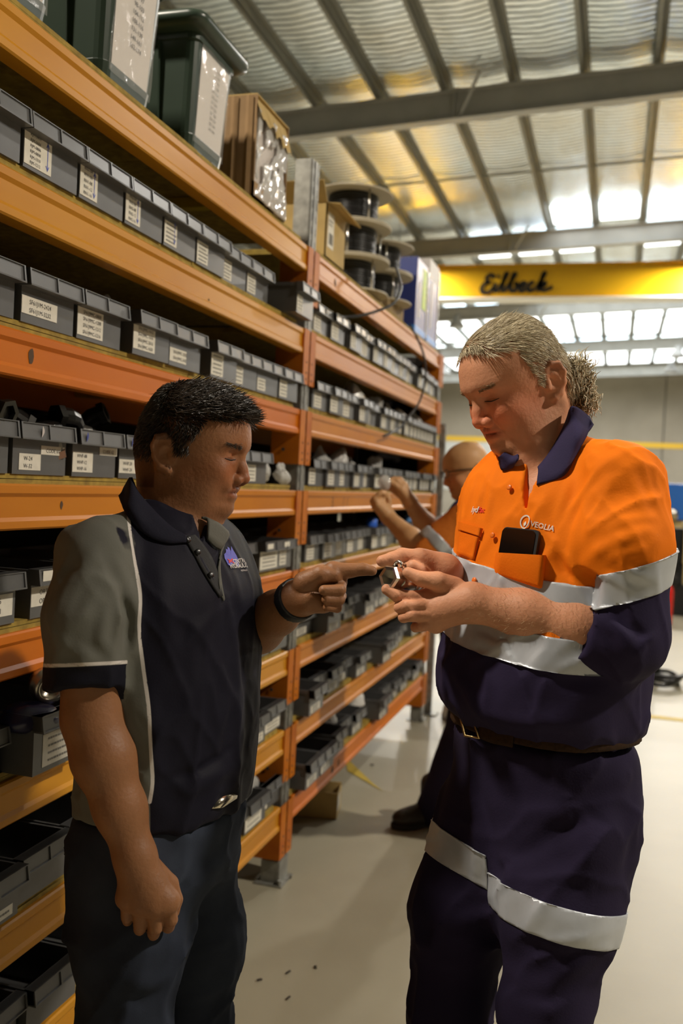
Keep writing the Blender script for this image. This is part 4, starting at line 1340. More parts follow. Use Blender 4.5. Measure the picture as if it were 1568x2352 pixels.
SR.disp.append(crease(.8 * cr + .55 * cu, 26, 13, .0065)); SR.disp.append(crease(.3 * cr - .9 * cu, 34, 14, .0040))
SR.disp.append(lambda P: .0018 * wnoise(P, 26, 11))
m_hivis = cloth('hivis_orange_cotton', (0.90, 0.20, 0.006), .75, .10, .2)
m_navy = cloth('navy_cotton', (0.020, 0.0145, 0.038), .9, .2, .25, 0)
m_tape = mat('silver_reflective_tape', (0.52, 0.55, 0.60), .42, .25, var=.22, scale=16)
V, Q = polygonize(SR, .0045)
TFt = Field(); loft(TFt, stR, lR, fR, 2.35, .03); TFt.disp = SR.disp
# navy below the lower tape on the trunk, and below the arm tape on the sleeve
tp1a, tp1b = SRb.hit(*z4(560, 1110)), SRb.hit(*z4(240, 980))
tp2c = SRb.hit(*z4(600, 1500))
nT = np.array([0, 0, 1.0]) + .10 * lR + .02 * fR; nT /= np.linalg.norm(nT)
taA = SRb.hit(*z4(1200, 1150)); 
axS = (elL - shL) / np.linalg.norm(elL - shL); nS = axS + .10 * lR + .32 * fR * -1 ; nS = -nS / np.linalg.norm(nS)
u, v = tloc(V)
armL = (slU(V) < TRK(V)) & ((V - shL) @ axS > .02)
armR = (u < -.135) & (V[:, 2] < at(1118, 1250, 1.86)[2] + .3)
sT = (V - tp2c) @ nT
sA = (V - taA) @ nS
sv = np.where(armL, sA, np.where(armR, (V - (shR + (elR - shR) * .8)) @ np.array([0, 0, 1.]), sT))
m_shirtR = mat('hivis_two_tone_cotton', (0.90, 0.20, 0.006), .78, var=.10, scale=9, bump=.05, bscale=260, spec=.12, sheen=0)
nt = m_shirtR.node_tree; bs = nt.nodes['Principled BSDF']
def attr_switch(m, attr, colA, colB=None, soft=.0006):
    """colour A where the attribute is negative, else what the material already has"""
    nt = m.node_tree; bs = nt.nodes['Principled BSDF']
    a = nt.nodes.new('ShaderNodeAttribute'); a.attribute_name = attr
    r = nt.nodes.new('ShaderNodeMapRange'); r.inputs['From Min'].default_value = -soft; r.inputs['From Max'].default_value = soft
    nt.links.new(a.outputs['Fac'], r.inputs['Value'])
    mx = nt.nodes.new('ShaderNodeMix'); mx.data_type = 'RGBA'
    nt.links.new(r.outputs['Result'], mx.inputs['Factor'])
    mx.inputs['A'].default_value = (*colA, 1)
    old = bs.inputs['Base Color'].links[0].from_socket
    nt.links.new(old, mx.inputs['B']); nt.links.new(mx.outputs['Result'], bs.inputs['Base Color'])
NAVY = (0.022, 0.016, 0.044)
attr_switch(m_shirtR, 'panel', NAVY)
shirt = link('work_shirt', mesh_from('work_shirt', V, Q, m_shirtR, True, {'panel': sv}), R_)
shirt.matrix_parent_inverse = R_.matrix_world.inverted()
# tapes
cT1 = SRb.hit(*z4(620, 1105)); cT2 = SRb.hit(*z4(600, 1510))
n1_ = nT + .05 * fR; n1_ /= np.linalg.norm(n1_)
zlo, zhi = cT2[2] - .10, cT1[2] + .12
TFt.plane((0, 0, zhi), (0, 0, 1)); TFt.plane((0, 0, zlo), (0, 0, -1))
Vk, Qk = polygonize(TFt, .0045)
trunk = (np.abs(Vk[:, 2] - zhi) > .008) & (np.abs(Vk[:, 2] - zlo) > .008)
sewn_tape('reflective_tape', Vk, Qk, (Vk - cT1) @ n1_, n1_, .052, .0030, trunk, m_tape, shirt, .0045)
sewn_tape('reflective_tape', Vk, Qk, (Vk - cT2) @ nT - .018, nT, .054, .0030, trunk, m_tape, shirt, .0045)
sewn_tape('reflective_tape', V, Q, (V - taA) @ nS - .022, nS, .052, .0025, armL & ((V - elL) @ axL < .06), m_tape, shirt, .0045)
# collar
cl = lambda pts: [at(980 + x / 3.733, 700 + y / 3.733, d) for x, y, d in pts]
m_collar = cloth('navy_collar_twill', (0.035, 0.028, 0.075), .8, .2, .3)
UR = Field(); UR.sub(FR); UR.sub(SR)
def onR_(pts, off): return [UR.hit(980 + x / 3.733, 700 + y / 3.733, off=o) for (x, y), o in zip(pts, off if isinstance(off, list) else [off] * len(pts))]
k1 = onR_([(1225, 905), (1195, 1000), (1130, 1140), (1040, 1290), (955, 1395)], [.008, .007, .005, .004, .004])
k2 = onR_([(1262, 868), (1225, 1000), (1165, 1150), (1068, 1320), (958, 1425)], [.022, .020, .016, .012, .006])
k3 = onR_([(1385, 960), (1320, 1090), (1240, 1250), (1140, 1430), (950, 1480)], [.018, .018, .014, .012, .006])
k4 = onR_([(1425, 1020), (1350, 1150), (1268, 1300), (1170, 1470), (942, 1545)], [.004, .004, .004, .004, .003])
q = ribbon([k1, k2, k3, k4], .004, 28, 12)
sub_to(shirt, q.build('collar', m_collar, None, True))
q = ribbon([onR_([(785, 1285), (740, 1300), (665, 1270)], .004), onR_([(780, 1330), (705, 1340), (635, 1290)], .012), onR_([(738, 1395), (648, 1418), (617, 1305)], .004)], .004, 16, 8)
sub_to(shirt, q.build('collar', m_collar, None, True))
# pockets, flap, buttons, phone
m_or2 = cloth('hivis_orange_pocket', (0.86, 0.18, 0.005), .78, .12, .25)
def pocket(corners, name, off=.004, F=SR, m=m_or2, n=10, pouch=False):
    c = [np.array(z4(*p)) for p in corners]
    vs, fs = [], []
    for i in range(n + 1):
        for j in range(n + 1):
            a = i / n; b2 = j / n
            p = (c[0] * (1 - a) + c[1] * a) * (1 - b2) + (c[3] * (1 - a) + c[2] * a) * b2
            e = .001 if (i in (0, n) or j == n) else (off if not pouch else off * (1 - .6 * b2 ** 2) * min(1, .6 + 1.6 * math.sin(math.pi * a)))
            if pouch and j == 0 and 0 < i < n: e = off * min(1, .6 + 1.6 * math.sin(math.pi * a))
            h = F.hit(p[0], p[1], off=e); vs.append(h)
    for i in range(n):
        for j in range(n):
            k = i * (n + 1) + j; fs.append((k, k + n + 1, k + n + 2, k + 1))
    o = MB().add(vs, fs).build(name, m, None, True)
    return sub_to(shirt, o)
pocket([(420, 850), (735, 868), (712, 1085), (400, 985)], 'chest_pocket', .024, F=SRb, pouch=True, n=14)
pocket([(190, 660), (345, 705), (330, 760), (190, 715)], 'pocket_flap', .008)
pocket([(195, 720), (325, 760), (290, 900), (180, 868)], 'chest_pocket', .007)
m_but = mat('orange_button', (0.85, .19, .02), .35)
for p in [(402, 745), (290, 1020), (570, 922), (505, 452)]:
    h = SR.hit(*z4(*p), off=.006); n = SR.normal(h)
    q = MB(); q.lathe([(.0048, -.001), (.0052, .001), (.0040, .0022), (.0, .0016)], 14, 0, h, n)
    sub_to(shirt, q.build('button', m_but, None, True))
me = text_mesh('VEOLIA', 1, mat('white_embroidery', (.72, .70, .64), .7), 'embroidered_name', offset=.012)
emboss('embroidered_name', me, SR, z4(632, 688), z4(778, 722), None, shirt, .0016)
q = MB()
ring = []
for i in range(25):
    a = 2 * math.pi * i / 24
    ring.append((math.cos(a) * .9, math.sin(a) * 1.0, 0))
q.tube(ring, .12, 6)
q.add([(-.18 + .0, .25 - .9, 0), (.2, -.55, 0), (.28, -.2, 0), (.05, .15, 0), (-.3, -.25, 0)], [(0, 1, 2, 3, 4)])
me = q.mesh('embroidered_emblem', MATS['white_embroidery'])
emboss('embroidered_emblem', me, SR, z4(574, 660), z4(632, 668), None, shirt, .002)
me = text_mesh('hyd', 1, MATS['white_embroidery'], 'embroidered_name', offset=.02, shear=.2); emboss('embroidered_name', me, SR, z4(274, 604), z4(318, 606), None, shirt, .0016)
me = text_mesh('fac', 1, mat('red_embroidery', (.75, .03, .02), .7), 'embroidered_name', offset=.02, shear=.2); emboss('embroidered_name', me, SR, z4(318, 606), z4(354, 606), None, shirt, .0016)
a, b2 = SRb.hit(*z4(440, 770)), SRb.hit(*z4(700, 800))
tp_, bt_ = SRb.hit(*z4(575, 730)), SRb.hit(*z4(560, 960))
rt = (b2 - a) / np.linalg.norm(b2 - a); up = tp_ - bt_; up = up - rt * (up @ rt); up /= np.linalg.norm(up); n = np.cross(rt, up); n /= np.linalg.norm(n)
h = (tp_ + bt_) / 2
ph = empty('mobile_phone', h); tag(ph, 'black mobile phone standing in the orange chest pocket', 'phone'); bpy.context.view_layer.update()
def slab_rounded(q, O, rt, up, n, w, h_, t, r=.008):
    P2 = []
    for cx, cy, a0 in [(w / 2 - r, h_ / 2 - r, 0), (-w / 2 + r, h_ / 2 - r, 90), (-w / 2 + r, -h_ / 2 + r, 180), (w / 2 - r, -h_ / 2 + r, 270)]:
        for k in range(5):
            an = R8(a0 + 22.5 * k); P2.append((cx + r * math.cos(an), cy + r * math.sin(an)))
    m = len(P2)
    vs = [O + x * rt + y * up + z * n for z in (-t / 2, t / 2) for x, y in P2]
    q.add(vs, [tuple(range(m))[::-1], tuple(range(m, 2 * m))] + [(i, (i + 1) % m, (i + 1) % m + m, i + m) for i in range(m)])
m_phone = mat('black_phone_glass', (.004, .004, .004), .12, spec=.6); m_case = mat('black_phone_case', (.012, .012, .013), .5)
PW, PH = np.linalg.norm(b2 - a), .076
O = h + n * .0075 + up * (np.linalg.norm(tp_ - bt_) / 2 - PH / 2 + .006) + rt * .003
q = MB(); slab_rounded(q, O, rt, up, n, PW * .84, PH, .007); sub_to(ph, q.build('case', m_case, None))
q = MB(); slab_rounded(q, O + n * .0040 - rt * .003, rt, up, n, PW * .78, PH * .95, .0012); sub_to(ph, q.build('screen', m_phone, None))

# trousers
TR = Field()
loft(TR, [(at(1256, 1672, 1.70), .166, .148, .106), (at(1252, 1740, 1.70), .170, .138, .116), (at(1236, 1850, 1.70), .174, .13, .13), (at(1216, 1960, 1.70), .172, .115, .12), (at(1200, 2040, 1.70), .14, .08, .09)], lR, fR, 2.4, .05)
for lg, rr_ in zip(LEGR, ([.094, .085, .065, .062], [.096, .090, .067, .063])): 
    lg = [p.copy() for p in lg]; lg[3][2] = .05; TR.chain(lg, rr_, .05)
TRb = TR.copy()
def fol(pts, w, a, F, SRf):
    hp = [F.hit(*p) for p in pts]
    if all(p is not None for p in hp): SRf.disp.append(ridge(hp, w, a))
for pts, w, a in [([(1140, 1990), (1120, 1900), (1090, 1800)], .014, -.008), ([(1150, 2000), (1250, 1930), (1350, 1880)], .016, -.007), ([(1180, 2060), (1280, 2010), (1380, 1980)], .014, .006), ([(960, 2080), (1040, 2120), (1110, 2100)], .014, .007),
                  ([(950, 2180), (1030, 2200), (1100, 2170)], .012, .006), ([(1170, 2230), (1260, 2260), (1340, 2200)], .016, .008), ([(1200, 2160), (1300, 2200), (1370, 2160)], .012, -.006), ([(1300, 1750), (1290, 1850), (1310, 1900)], .006, .004),
                  ([(1180, 2300), (1260, 2320), (1320, 2290)], .014, .006), ([(1360, 1900), (1345, 2000), (1350, 2050)], .010, .006)]: fol(pts, w, a, TRb, TR)
TR.disp.append(crease(.75 * cu + .6 * cr, 20, 23, .0070)); TR.disp.append(crease(cr, 26, 24, .0045)); TR.disp.append(lambda P: .0025 * wnoise(P, 20, 21))
# cargo pocket bulge on the outside of the near leg
cp = TRb.hit(1395, 1960)
TR.ell(cp - .028 * lR, (.05, .040, .070), np.array([fR, lR, UPW]), .02)
VT, QT = polygonize(TR, .0055)
trs = link('work_trousers', mesh_from('work_trousers', VT, QT, m_navy, True), R_); trs.matrix_parent_inverse = R_.matrix_world.inverted()
def axd(P, lg): return _len(np.cross(P - lg[1], (lg[2] - lg[1]) / np.linalg.norm(lg[2] - lg[1])))
for lg, o_, pa, tl in ((LEGR[0], LEGR[1], (1045, 1962), .22), (LEGR[1], LEGR[0], (1270, 2120), .06)):
    c = TRb.hit(*pa)
    nn_ = -(lg[2] - lg[1]) / np.linalg.norm(lg[2] - lg[1]) + tl * np.array([cr[0], cr[1], 0]); nn_ /= np.linalg.norm(nn_)
    sewn_tape('reflective_tape', VT, QT, (VT - c) @ nn_, nn_, .055, .0025, axd(VT, lg) < axd(VT, o_), m_tape, trs, .0055)
# belt
m_belt = mat('brown_braided_leather', (.042, .019, .008), .7, spec=.15, var=.5, scale=150)
BF = Field(); loft(BF, [(at(1256, 1620, 1.70), .170, .152, .110), (at(1254, 1690, 1.70), .172, .150, .112), (at(1250, 1760, 1.70), .178, .148, .124)], lR, fR, 2.4, .02)
cB = BF.hit(1250, 1692)
belt = band('belt', BF, cB, np.array([0, 0, 1]) - .02 * lR, .042, .005, m_belt, R_, .005)
m_brass = mat('brass_buckle', (.45, .32, .14), .3, .9)
hb = BF.hit(1064, 1664, off=.008)
q = MB(); 
e1, e2 = BF.hit(1056, 1640, off=.008), BF.hit(1068, 1690, off=.008)
e3, e4 = BF.hit(1100, 1695, off=.008), BF.hit(1084, 1648, off=.008)
if all(x is not None for x in (e1, e2, e3, e4)):
    q.tube([e1, e2, e3, e4, e1], .0028, 6); sub_to(belt, q.build('buckle', m_brass, None, True))
q = MB(); pts = [BF.hit(x, y, off=.0065) for x, y in [(1100, 1672), (1130, 1684), (1160, 1690), (1178, 1694)]]
if all(p is not None for p in pts): 
    q = ribbon([[p + np.array([0, 0, .017]) for p in pts], [p + .002 * (-cf) for p in pts], [p - np.array([0, 0, .017]) for p in pts]], .003, 12, 5); sub_to(belt, q.build('belt_end', m_belt, None, True))
# boots
m_boot = mat('dark_brown_boot', (.035, .022, .012), .5, var=.3, scale=30)
m_sole = mat('boot_sole', (.02, .014, .009), .8)
def boots(parent, feet, fdir):
    for (p, yaw) in feet:
        c, s_ = math.cos(yaw), math.sin(yaw)
        f = np.array([fdir[0] * c - fdir[1] * s_, fdir[0] * s_ + fdir[1] * c, 0]); l = np.cross(UPW, f)
        B_ = Field(); M = np.array([f, l, UPW])
        A = np.array([p[0], p[1], 0])
        B_.cap(A + (0, 0, .09), A + (0, 0, .19), .050, .052, .03)
        B_.ell(A + f * .03 + (0, 0, .055), (.10, .047, .05), M, .03); B_.ell(A + f * .125 + (0, 0, .045), (.075, .05, .042), M, .03); B_.ell(A - f * .04 + (0, 0, .05), (.05, .042, .05), M, .02)
        B_.plane(A + (0, 0, .022), (0, 0, -1), .004)
        bo = grow('boot', B_, .006, m_boot, parent)
        Sx = Field(); Sx.ell(A + f * .115 + (0, 0, .012), (.092, .056, .05), M, .02); Sx.ell(A - f * .02 + (0, 0, .012), (.085, .046, .05), M, .02); Sx.plane(A + (0, 0, .026), (0, 0, 1), .002); Sx.plane(A + (0, 0, .001), (0, 0, -1), .002)
        so = grow('sole', Sx, .007, m_sole, parent); so.parent = bo; so.matrix_parent_inverse = Matrix.Identity(4)
boots(R_, [(LEGR[0][3], R8(-8)), (LEGR[1][3], R8(10))], fR)

# hair of the grey-haired man: short on the sides, curling at the nape
FHR = Field(); head(FHR, HR, wid=1.03, jowl=.6, ears=False)
m_hairR = mat('grey_blond_hair', (1, 1, 1), .42, attr='tint', spec=.5)
lo, hi = HR.O - .16, HR.O + .17
P, N = surf_samples(FHR, lo, hi, 42000, 5)
q_ = HR.loc(P); k_ = hair_R(q_) & (np.abs(q_[:, 1]) < .09) & ~((q_[:, 0] < .021) & (q_[:, 0] > -.020) & (q_[:, 2] < .033) & (np.abs(q_[:, 1]) > .05))
P, N, q_ = P[k_], N[k_], q_[k_]
nrm = N @ HR.R.T
x_, y_, z_ = q_.T
back_ = np.clip((.03 - x_) / .06, 0, 1)[:, None]; side_ = np.clip((np.abs(y_) - .035) / .03, 0, 1)[:, None] * np.clip((.10 - z_) / .03, 0, 1)[:, None]
d_ = np.array([[-.75, .0, .0]]) * (1 - side_) + np.stack([-.75 + 0 * x_, .1 * np.sign(y_), -.55 + 0 * x_], 1) * side_ + back_ * np.array([[0, 0, -1.0]])
d_[:, 1] += .35 * np.clip((x_ - .02) / .08, 0, 1) * (1 - side_[:, 0])
fr = np.clip((x_ - .090) / .012, 0, 1)[:, None]
d_ = d_ * (1 - fr) + fr * np.array([[.35, .75, -.45]])
d_ = d_ + .05 * nrm + .13 * np.random.RandomState(3).normal(size=d_.shape)
D = d_ @ HR.R
nape = np.clip((-.02 - q_[:, 0]) / .05, 0, 1) * np.clip((.05 - q_[:, 2]) / .06, 0, 1)
sideb = (np.abs(q_[:, 1]) > .055) & (q_[:, 2] < .05) & (q_[:, 0] > -.03)
ln = np.where(sideb, .009, .022) + .030 * nape + .006 * (q_[:, 2] > .09)
sel = np.random.RandomState(1).uniform(size=len(P)) < .62
A_ = np.array([[.26, .20, .11], [.92, .82, .60]])
c_ = nape < .25
strands('hair', P[sel & c_], D[sel & c_], ln[sel & c_], .00055, m_hairR, R_, FHR, lift=.004, seed=2, tint=(A_[0], A_[1], 1.2))
c_ = ~c_
strands('curly_nape_hair', P[sel & c_], D[sel & c_], ln[sel & c_] * 1.15, .0010, m_hairR, R_, FHR, curl=.75, lift=.016, seed=3, tint=(A_[0], A_[1], 1.4))
# loose curls standing off the nape
rs = np.random.RandomState(8)
n_ = 2600
cc = np.stack([rs.uniform(-.092, -.062, n_), rs.uniform(-.055, .065, n_), rs.uniform(-.070, .02, n_)], 1)
strands('curly_nape_hair', HR.w(cc), np.stack([-.9 + 0 * cc[:, 0], rs.normal(0, .6, n_), rs.normal(-.3, .6, n_)], 1) @ HR.R, rs.uniform(.02, .038, n_), .0011, m_hairR, R_, None, curl=.9, seed=4, tint=(A_[0], A_[1], 1.2))
n_ = 260
yy = np.concatenate([rs.uniform(.018, .050, n_ // 2), -rs.uniform(.018, .050, n_ // 2)])
bw = np.stack([.1195 - .42 * np.maximum(np.abs(yy) - .024, 0) + 0 * yy, yy, .0165 + rs.normal(0, .0022, n_)], 1)
strands('eyebrow', HR.w(bw), np.stack([-.3 + 0 * yy, np.sign(yy) * .9, .25 + 0 * yy], 1) @ HR.R, rs.uniform(.007, .011, n_), .0004, m_hairR, R_, FHR, lift=.003, seed=5, tint=(np.array([.20, .115, .055]), np.array([.42, .29, .17]), 1))
# fine hair on the forearm
Pa, Na = surf_samples(FR, np.minimum(elL, wrL) - .06, np.maximum(elL, wrL) + .06, 5200, 9, .008)
ta = (Pa - elL) @ (wrL - elL) / np.linalg.norm(wrL - elL) ** 2
ka = (ta > .22) & (ta < 1.0); Pa, Na = Pa[ka], Na[ka]
Da = Na * .5 + axL * .8 + .4 * rs.normal(size=Pa.shape)
strands('arm_hair', Pa, Da, rs.uniform(.005, .011, len(Pa)), .00012, m_hairR, R_, None, seed=6, tint=(np.array([.50, .34, .18]), np.array([.85, .68, .42]), 1))

# steel fitting in his hands
m_st = mat('turned_stainless_steel', (.60, .56, .50), .24, 1.0, var=.15, scale=40)
c0 = z3(788, 392, 1.585); c1 = z3(948, 432, 1.635)
axf = (c1 - c0) / np.linalg.norm(c1 - c0)
fit = empty('pipe_fitting', c0); tag(fit, 'shiny stainless steel hex fitting held between the hands', 'fitting'); bpy.context.view_layer.update()
rF = .0212
q = MB()
a_ = np.cross(axf, UPW); a_ /= np.linalg.norm(a_); b_ = np.cross(a_, axf)
def ringp(r, h, n, ph=0): return [c0 + axf * h + r * (math.cos(2 * math.pi * k / n + ph) * a_ + math.sin(2 * math.pi * k / n + ph) * b_) for k in range(n)]
# hex head with chamfer and hex bore
vs = ringp(rF * .66, .018, 6) + ringp(rF * .66, -.0, 6) + ringp(rF * .92, -.001, 6) + ringp(rF * 1.04, .004, 6) + ringp(rF * 1.04, .020, 6) + ringp(rF * .95, .0215, 6)
fs = [tuple(range(6))]
for i in range(5):
    for k in range(6): fs.append((i * 6 + k, i * 6 + (k + 1) % 6, (i + 1) * 6 + (k + 1) % 6, (i + 1) * 6 + k))
q.add(vs, fs)
sub_to(fit, q.build('hex_head', m_st, None))
q = MB(); q.lathe([(rF * .95, .0205), (rF, .0225), (rF, .058), (rF * .93, .060), (rF * .93, .063), (rF, .065), (rF, .085), (rF * .9, .088), (.0, .088)], 32, 0, c0, axf); sub_to(fit, q.build('barrel', m_st, None, True))
q = MB()
tt_ = c0 + axf * .022 + b_ * (rF * 1.05)
q.tube([tt_ - a_ * .008, tt_ - a_ * .006 + b_ * .006, tt_ + b_ * .0085, tt_ + a_ * .006 + b_ * .006, tt_ + a_ * .008], .0028, 8); q.tube([tt_ + b_ * .0085, tt_ + b_ * .006 + axf * .012, tt_ + axf * .03 + b_ * .004], .003, 8)
sub_to(fit, q.build('lock_clip', m_st, None, True))

# ============ dark-haired man in the grey and navy polo shirt (left)
fL = hdir(R8(66), 1); lLf = np.cross(UPW, fL)
L_ = person('dark-haired man in grey and navy polo shirt and jeans, pointing with one finger', (-.78, 1.5, 0))
phi, bet = R8(80), R8(2)
hf = math.cos(bet) * (math.sin(phi) * cr + math.cos(phi) * (-cf)) - math.sin(bet) * cu
HL = Frame(at(411, 1044, 1.68), hf, cu)
stL = [(at(408, 1165, 1.67), .075, .055, .060), (at(404, 1200, 1.67), .125, .078, .082), (at(400, 1250, 1.67), .165, .100, .098), (at(396, 1330, 1.66), .185, .125, .108),
       (at(390, 1450, 1.66), .188, .138, .112), (at(380, 1600, 1.66), .184, .150, .112), (at(374, 1730, 1.66), .178, .150, .108), (at(368, 1834, 1.66), .174, .144, .113)]
saR, elLr, wrLr = at(226, 1278, 1.515), at(212, 1650, 1.485), at(310, 1968, 1.465)
saL, elLl, wrLl = at(478, 1260, 1.83), at(556, 1462, 1.82), at(683, 1376, 1.640)
hp = Field()           # pointing hand
D2 = 1.62
m4 = [z3(395, 350, D2 - .002), z3(392, 420, D2 + .012), z3(385, 495, D2 + .016), z3(360, 565, D2 + .012)]
hand(hp, wrLl, [(wrLl, m4[0], .027, .0175), (wrLl, m4[1], .028, .018), (wrLl, m4[2], .028, .018), (wrLl, m4[3], .026, .0165), (z3(210, 560, D2 - .008), z3(320, 590, D2 - .002), .022, .015)], [
    ([m4[0], z3(520, 346, D2), z3(610, 337, D2), z3(672, 349, D2)], [.0165, .0125, .0110, .0088]),
    ([m4[1], z3(446, 432, D2 + .004), z3(440, 486, D2 - .018), z3(325, 488, D2 - .031)], [.0150, .0112, .0104, .0092]),
    ([m4[2], z3(448, 528, D2 + .006), z3(440, 557, D2 - .016), z3(340, 555, D2 - .028)], [.0140, .0095, .0090, .0082]),
    ([m4[3], z3(425, 598, D2 + .006), z3(420, 617, D2 - .012), z3(345, 612, D2 - .022)], [.0125, .0085, .0080, .0074]),
    ([z3(190, 440, D2 - .006), z3(300, 378, D2 - .016), z3(395, 380, D2 - .012), z3(452, 408, D2 + .002)], [.0220, .0165, .0118, .0095])])
hh = Field()           # hanging hand, back towards us, fingers curled
D3 = 1.458
k4 = [at(384, 2070, D3 + .004), at(354, 2080, D3 - .006), at(322, 2075, D3 - .004), at(292, 2062, D3 + .004)]
hand(hh, wrLr, [(wrLr, k4[0], .026, .0180), (wrLr, k4[1], .028, .0185), (wrLr, k4[2], .028, .018), (wrLr, k4[3], .025, .016), (k4[0], k4[3], .017, .015)], [
    ([k4[0], at(392, 2112, D3 + .010), at(386, 2128, D3 + .034), at(374, 2100, D3 + .048)], [.0150, .0108, .0100, .009]),
    ([k4[1], at(357, 2130, D3 + .004), at(352, 2144, D3 + .032), at(346, 2112, D3 + .048)], [.0150, .0110, .0102, .009]),
    ([k4[2], at(322, 2124, D3 + .006), at(320, 2138, D3 + .032), at(318, 2108, D3 + .046)], [.0148, .0106, .0098, .0088]),
    ([k4[3], at(292, 2106, D3 + .010), at(294, 2118, D3 + .032), at(296, 2092, D3 + .042)], [.0130, .0094, .0086, .008]),
    ([at(345, 1995, D3 + .020), at(388, 2030, D3 + .036), at(402, 2066, D3 + .034), at(398, 2094, D3 + .030)], [.020, .0150, .0122, .0100])])
FL = Field()
head(FL, HL, wid=1.05, nose=1.0, jowl=1.0, smile=1.0, prof=[(.118, .02), (.09, .085), (.07, .112), (.058, .1215), (.04, .1265), (.022, .1275), (.010, .1225), (.002, .1165), (-.01, .1135), (-.03, .111), (-.045, .1095),
     (-.054, .1085), (-.061, .1080), (-.067, .1050), (-.074, .1025), (-.083, .0960), (-.094, .0965), (-.1025, .0905), (-.110, .077), (-.120, .055)])
FL.cap(HL.w((-.012, 0, -.035)), at(398, 1215, 1.67), .062, .070, .035)
FL.cap(HL.w((.045, 0, -.090)), at(428, 1205, 1.665), .040, .050, .035)
loft(FL, stL, lLf, fL, 2.3, .03, inset=.014)
FL.chain([saR, at(205, 1450, 1.49), elLr], [.060, .053, .046], .03)
FL.chain([elLr, elLr + (wrLr - elLr) * .28, elLr + (wrLr - elLr) * .65, wrLr], [.046, .0495, .039, .0300], .02)
FL.sub(hh, 'u', .014)
FL.chain([saL, elLl], [.058, .047], .03)
FL.chain([elLl, elLl + (wrLl - elLl) * .3, elLl + (wrLl - elLl) * .66, wrLl], [.046, .0490, .039, .0285], .02)
FL.sub(hp, 'u', .014)
FL.cap(at(368, 1840, 1.66), at(352, 2000, 1.66), .10, .10, .05)
LEGL = [[at(300, 1990, 1.59), at(300, 2160, 1.575), at(284, 2352, 1.565), at(262, 2990, 1.62)], [at(440, 1990, 1.76), at(450, 2160, 1.75), at(438, 2352, 1.74), at(424, 2850, 1.80)]]
for lg in LEGL:
    lg[3] = np.array([lg[3][0], lg[3][1], .12]); FL.chain(lg, [.07, .06, .045, .035], .03)
def hair_L(q):
    x, y, z = q.T; ay = np.abs(y)
    front = .128 - .55 * np.maximum(.080 - z, 0) - 1.0 * np.maximum(ay - .05, 0)
    top = (z > .056 + .25 * np.maximum(x - .10, 0)) & (x < front)
    side = (z > .020) & (x < .072 - .45 * np.maximum(.056 - z, 0)) & (ay > .03)
    burn = (ay > .05) & (x > .020) & (x < .046) & (z > -.002) & (z <= .022)
    back = (x < -.018) & (z > -.062)
    return top | side | burn | back
m_skinL = skin('tanned_skin', (0.28, 0.125, 0.055), .52)
V, Q = polygonize(FL, .0027)
body = link('body', mesh_from('body', V, Q, m_skinL, True, {'tint': tint_face(HL, FL, red=(1.06, .88, .82), beard=(.82, .80, .80), lip=(.95, .66, .62), lids=.4, hair=lambda q: hair_L(q) * .9)(V)}), L_)
body.matrix_parent_inverse = L_.matrix_world.inverted()

lashes(FL, HL, mat('black_lashes', (.008, .006, .005), .6), L_, -.0072, .0013)
# polo shirt
SL_ = Field()
tlocL = loft(SL_, stL, lLf, fL, 2.35, .02, kcap=.012)
hemR = at(196, 1572, 1.48); aR = np.array(hemR - at(212, 1400, 1.495)); aR /= np.linalg.norm(aR)
aR = aR + .10 * cr; aR /= np.linalg.norm(aR)
def slR(F, cutit=True):
    F.chain([saR, at(208, 1420, 1.495), at(197, 1585, 1.48)], [.060, .067, .060], .03)
    if cutit: cut(F, hemR, aR, .10)
g1 = Field(); slR(g1)
g1u = Field(); slR(g1u, False)
hemL = saL + (elLl - saL) * .82; aL = (elLl - saL) / np.linalg.norm(elLl - saL)
g2 = Field(); g2.chain([saL, saL + (elLl - saL) * 1.0], [.066, .064], .03); cut(g2, hemL, aL, .1)
SL_.cap(at(335, 1200, 1.61), saR, .036, .052, .03); SL_.cap(at(440, 1205, 1.74), saL, .038, .055, .03)
SL_.sub(g1, 'u', .022); SL_.sub(g2, 'u', .03)
zc = lambda x, y: (280 + x / 3.92, 820 + y / 3.92)
w0, w1, w2 = at(436, 1180, 1.60), at(480, 1175, 1.62), at(482, 1262, 1.55)
def vnL(P):
    ax = fL * .6 + (-cf) * .6 + np.array([0, 0, .3])
    n1 = np.cross(w2 - w0, ax); n1 /= np.linalg.norm(n1); n2 = np.cross(ax, w2 - w1); n2 /= np.linalg.norm(n2)
    if n1 @ (w1 - w0) > 0: n1 = -n1
    if n2 @ (w0 - w1) > 0: n2 = -n2
    return np.maximum(np.maximum((P - w0) @ n1, (P - w1) @ n2), -((P - at(420, 1215, 1.67)) @ fL - .03))
SL_.func(vnL, at(470, 1215, 1.58), .25, 's', .004)
Lb = SL_.copy()
z5 = lambda x, y: (x / 2.24, 1200 + y / 2.24)
for pts, w, a in [([(480, 380), (420, 480), (330, 560)], .013, .006), ([(540, 480), (520, 600), (590, 720)], .011, .008), ([(350, 600), (300, 690), (275, 760)], .009, .006), ([(400, 640), (460, 700), (600, 745)], .009, .007),
                  ([(290, 745), (420, 728), (600, 760)], .008, .005), ([(600, 200), (650, 320), (690, 420)], .014, .007), ([(480, 160), (430, 260), (350, 340)], .014, .004), ([(620, 380), (660, 500), (650, 620)], .013, -.008),
                  ([(360, 160), (300, 300), (270, 420)], .012, .004), ([(690, 440), (705, 560), (690, 660)], .010, .006)]:
    SL_.disp.append(ridge([Lb.hit(*z5(*p)) for p in pts], w * .8, a * 1.3))
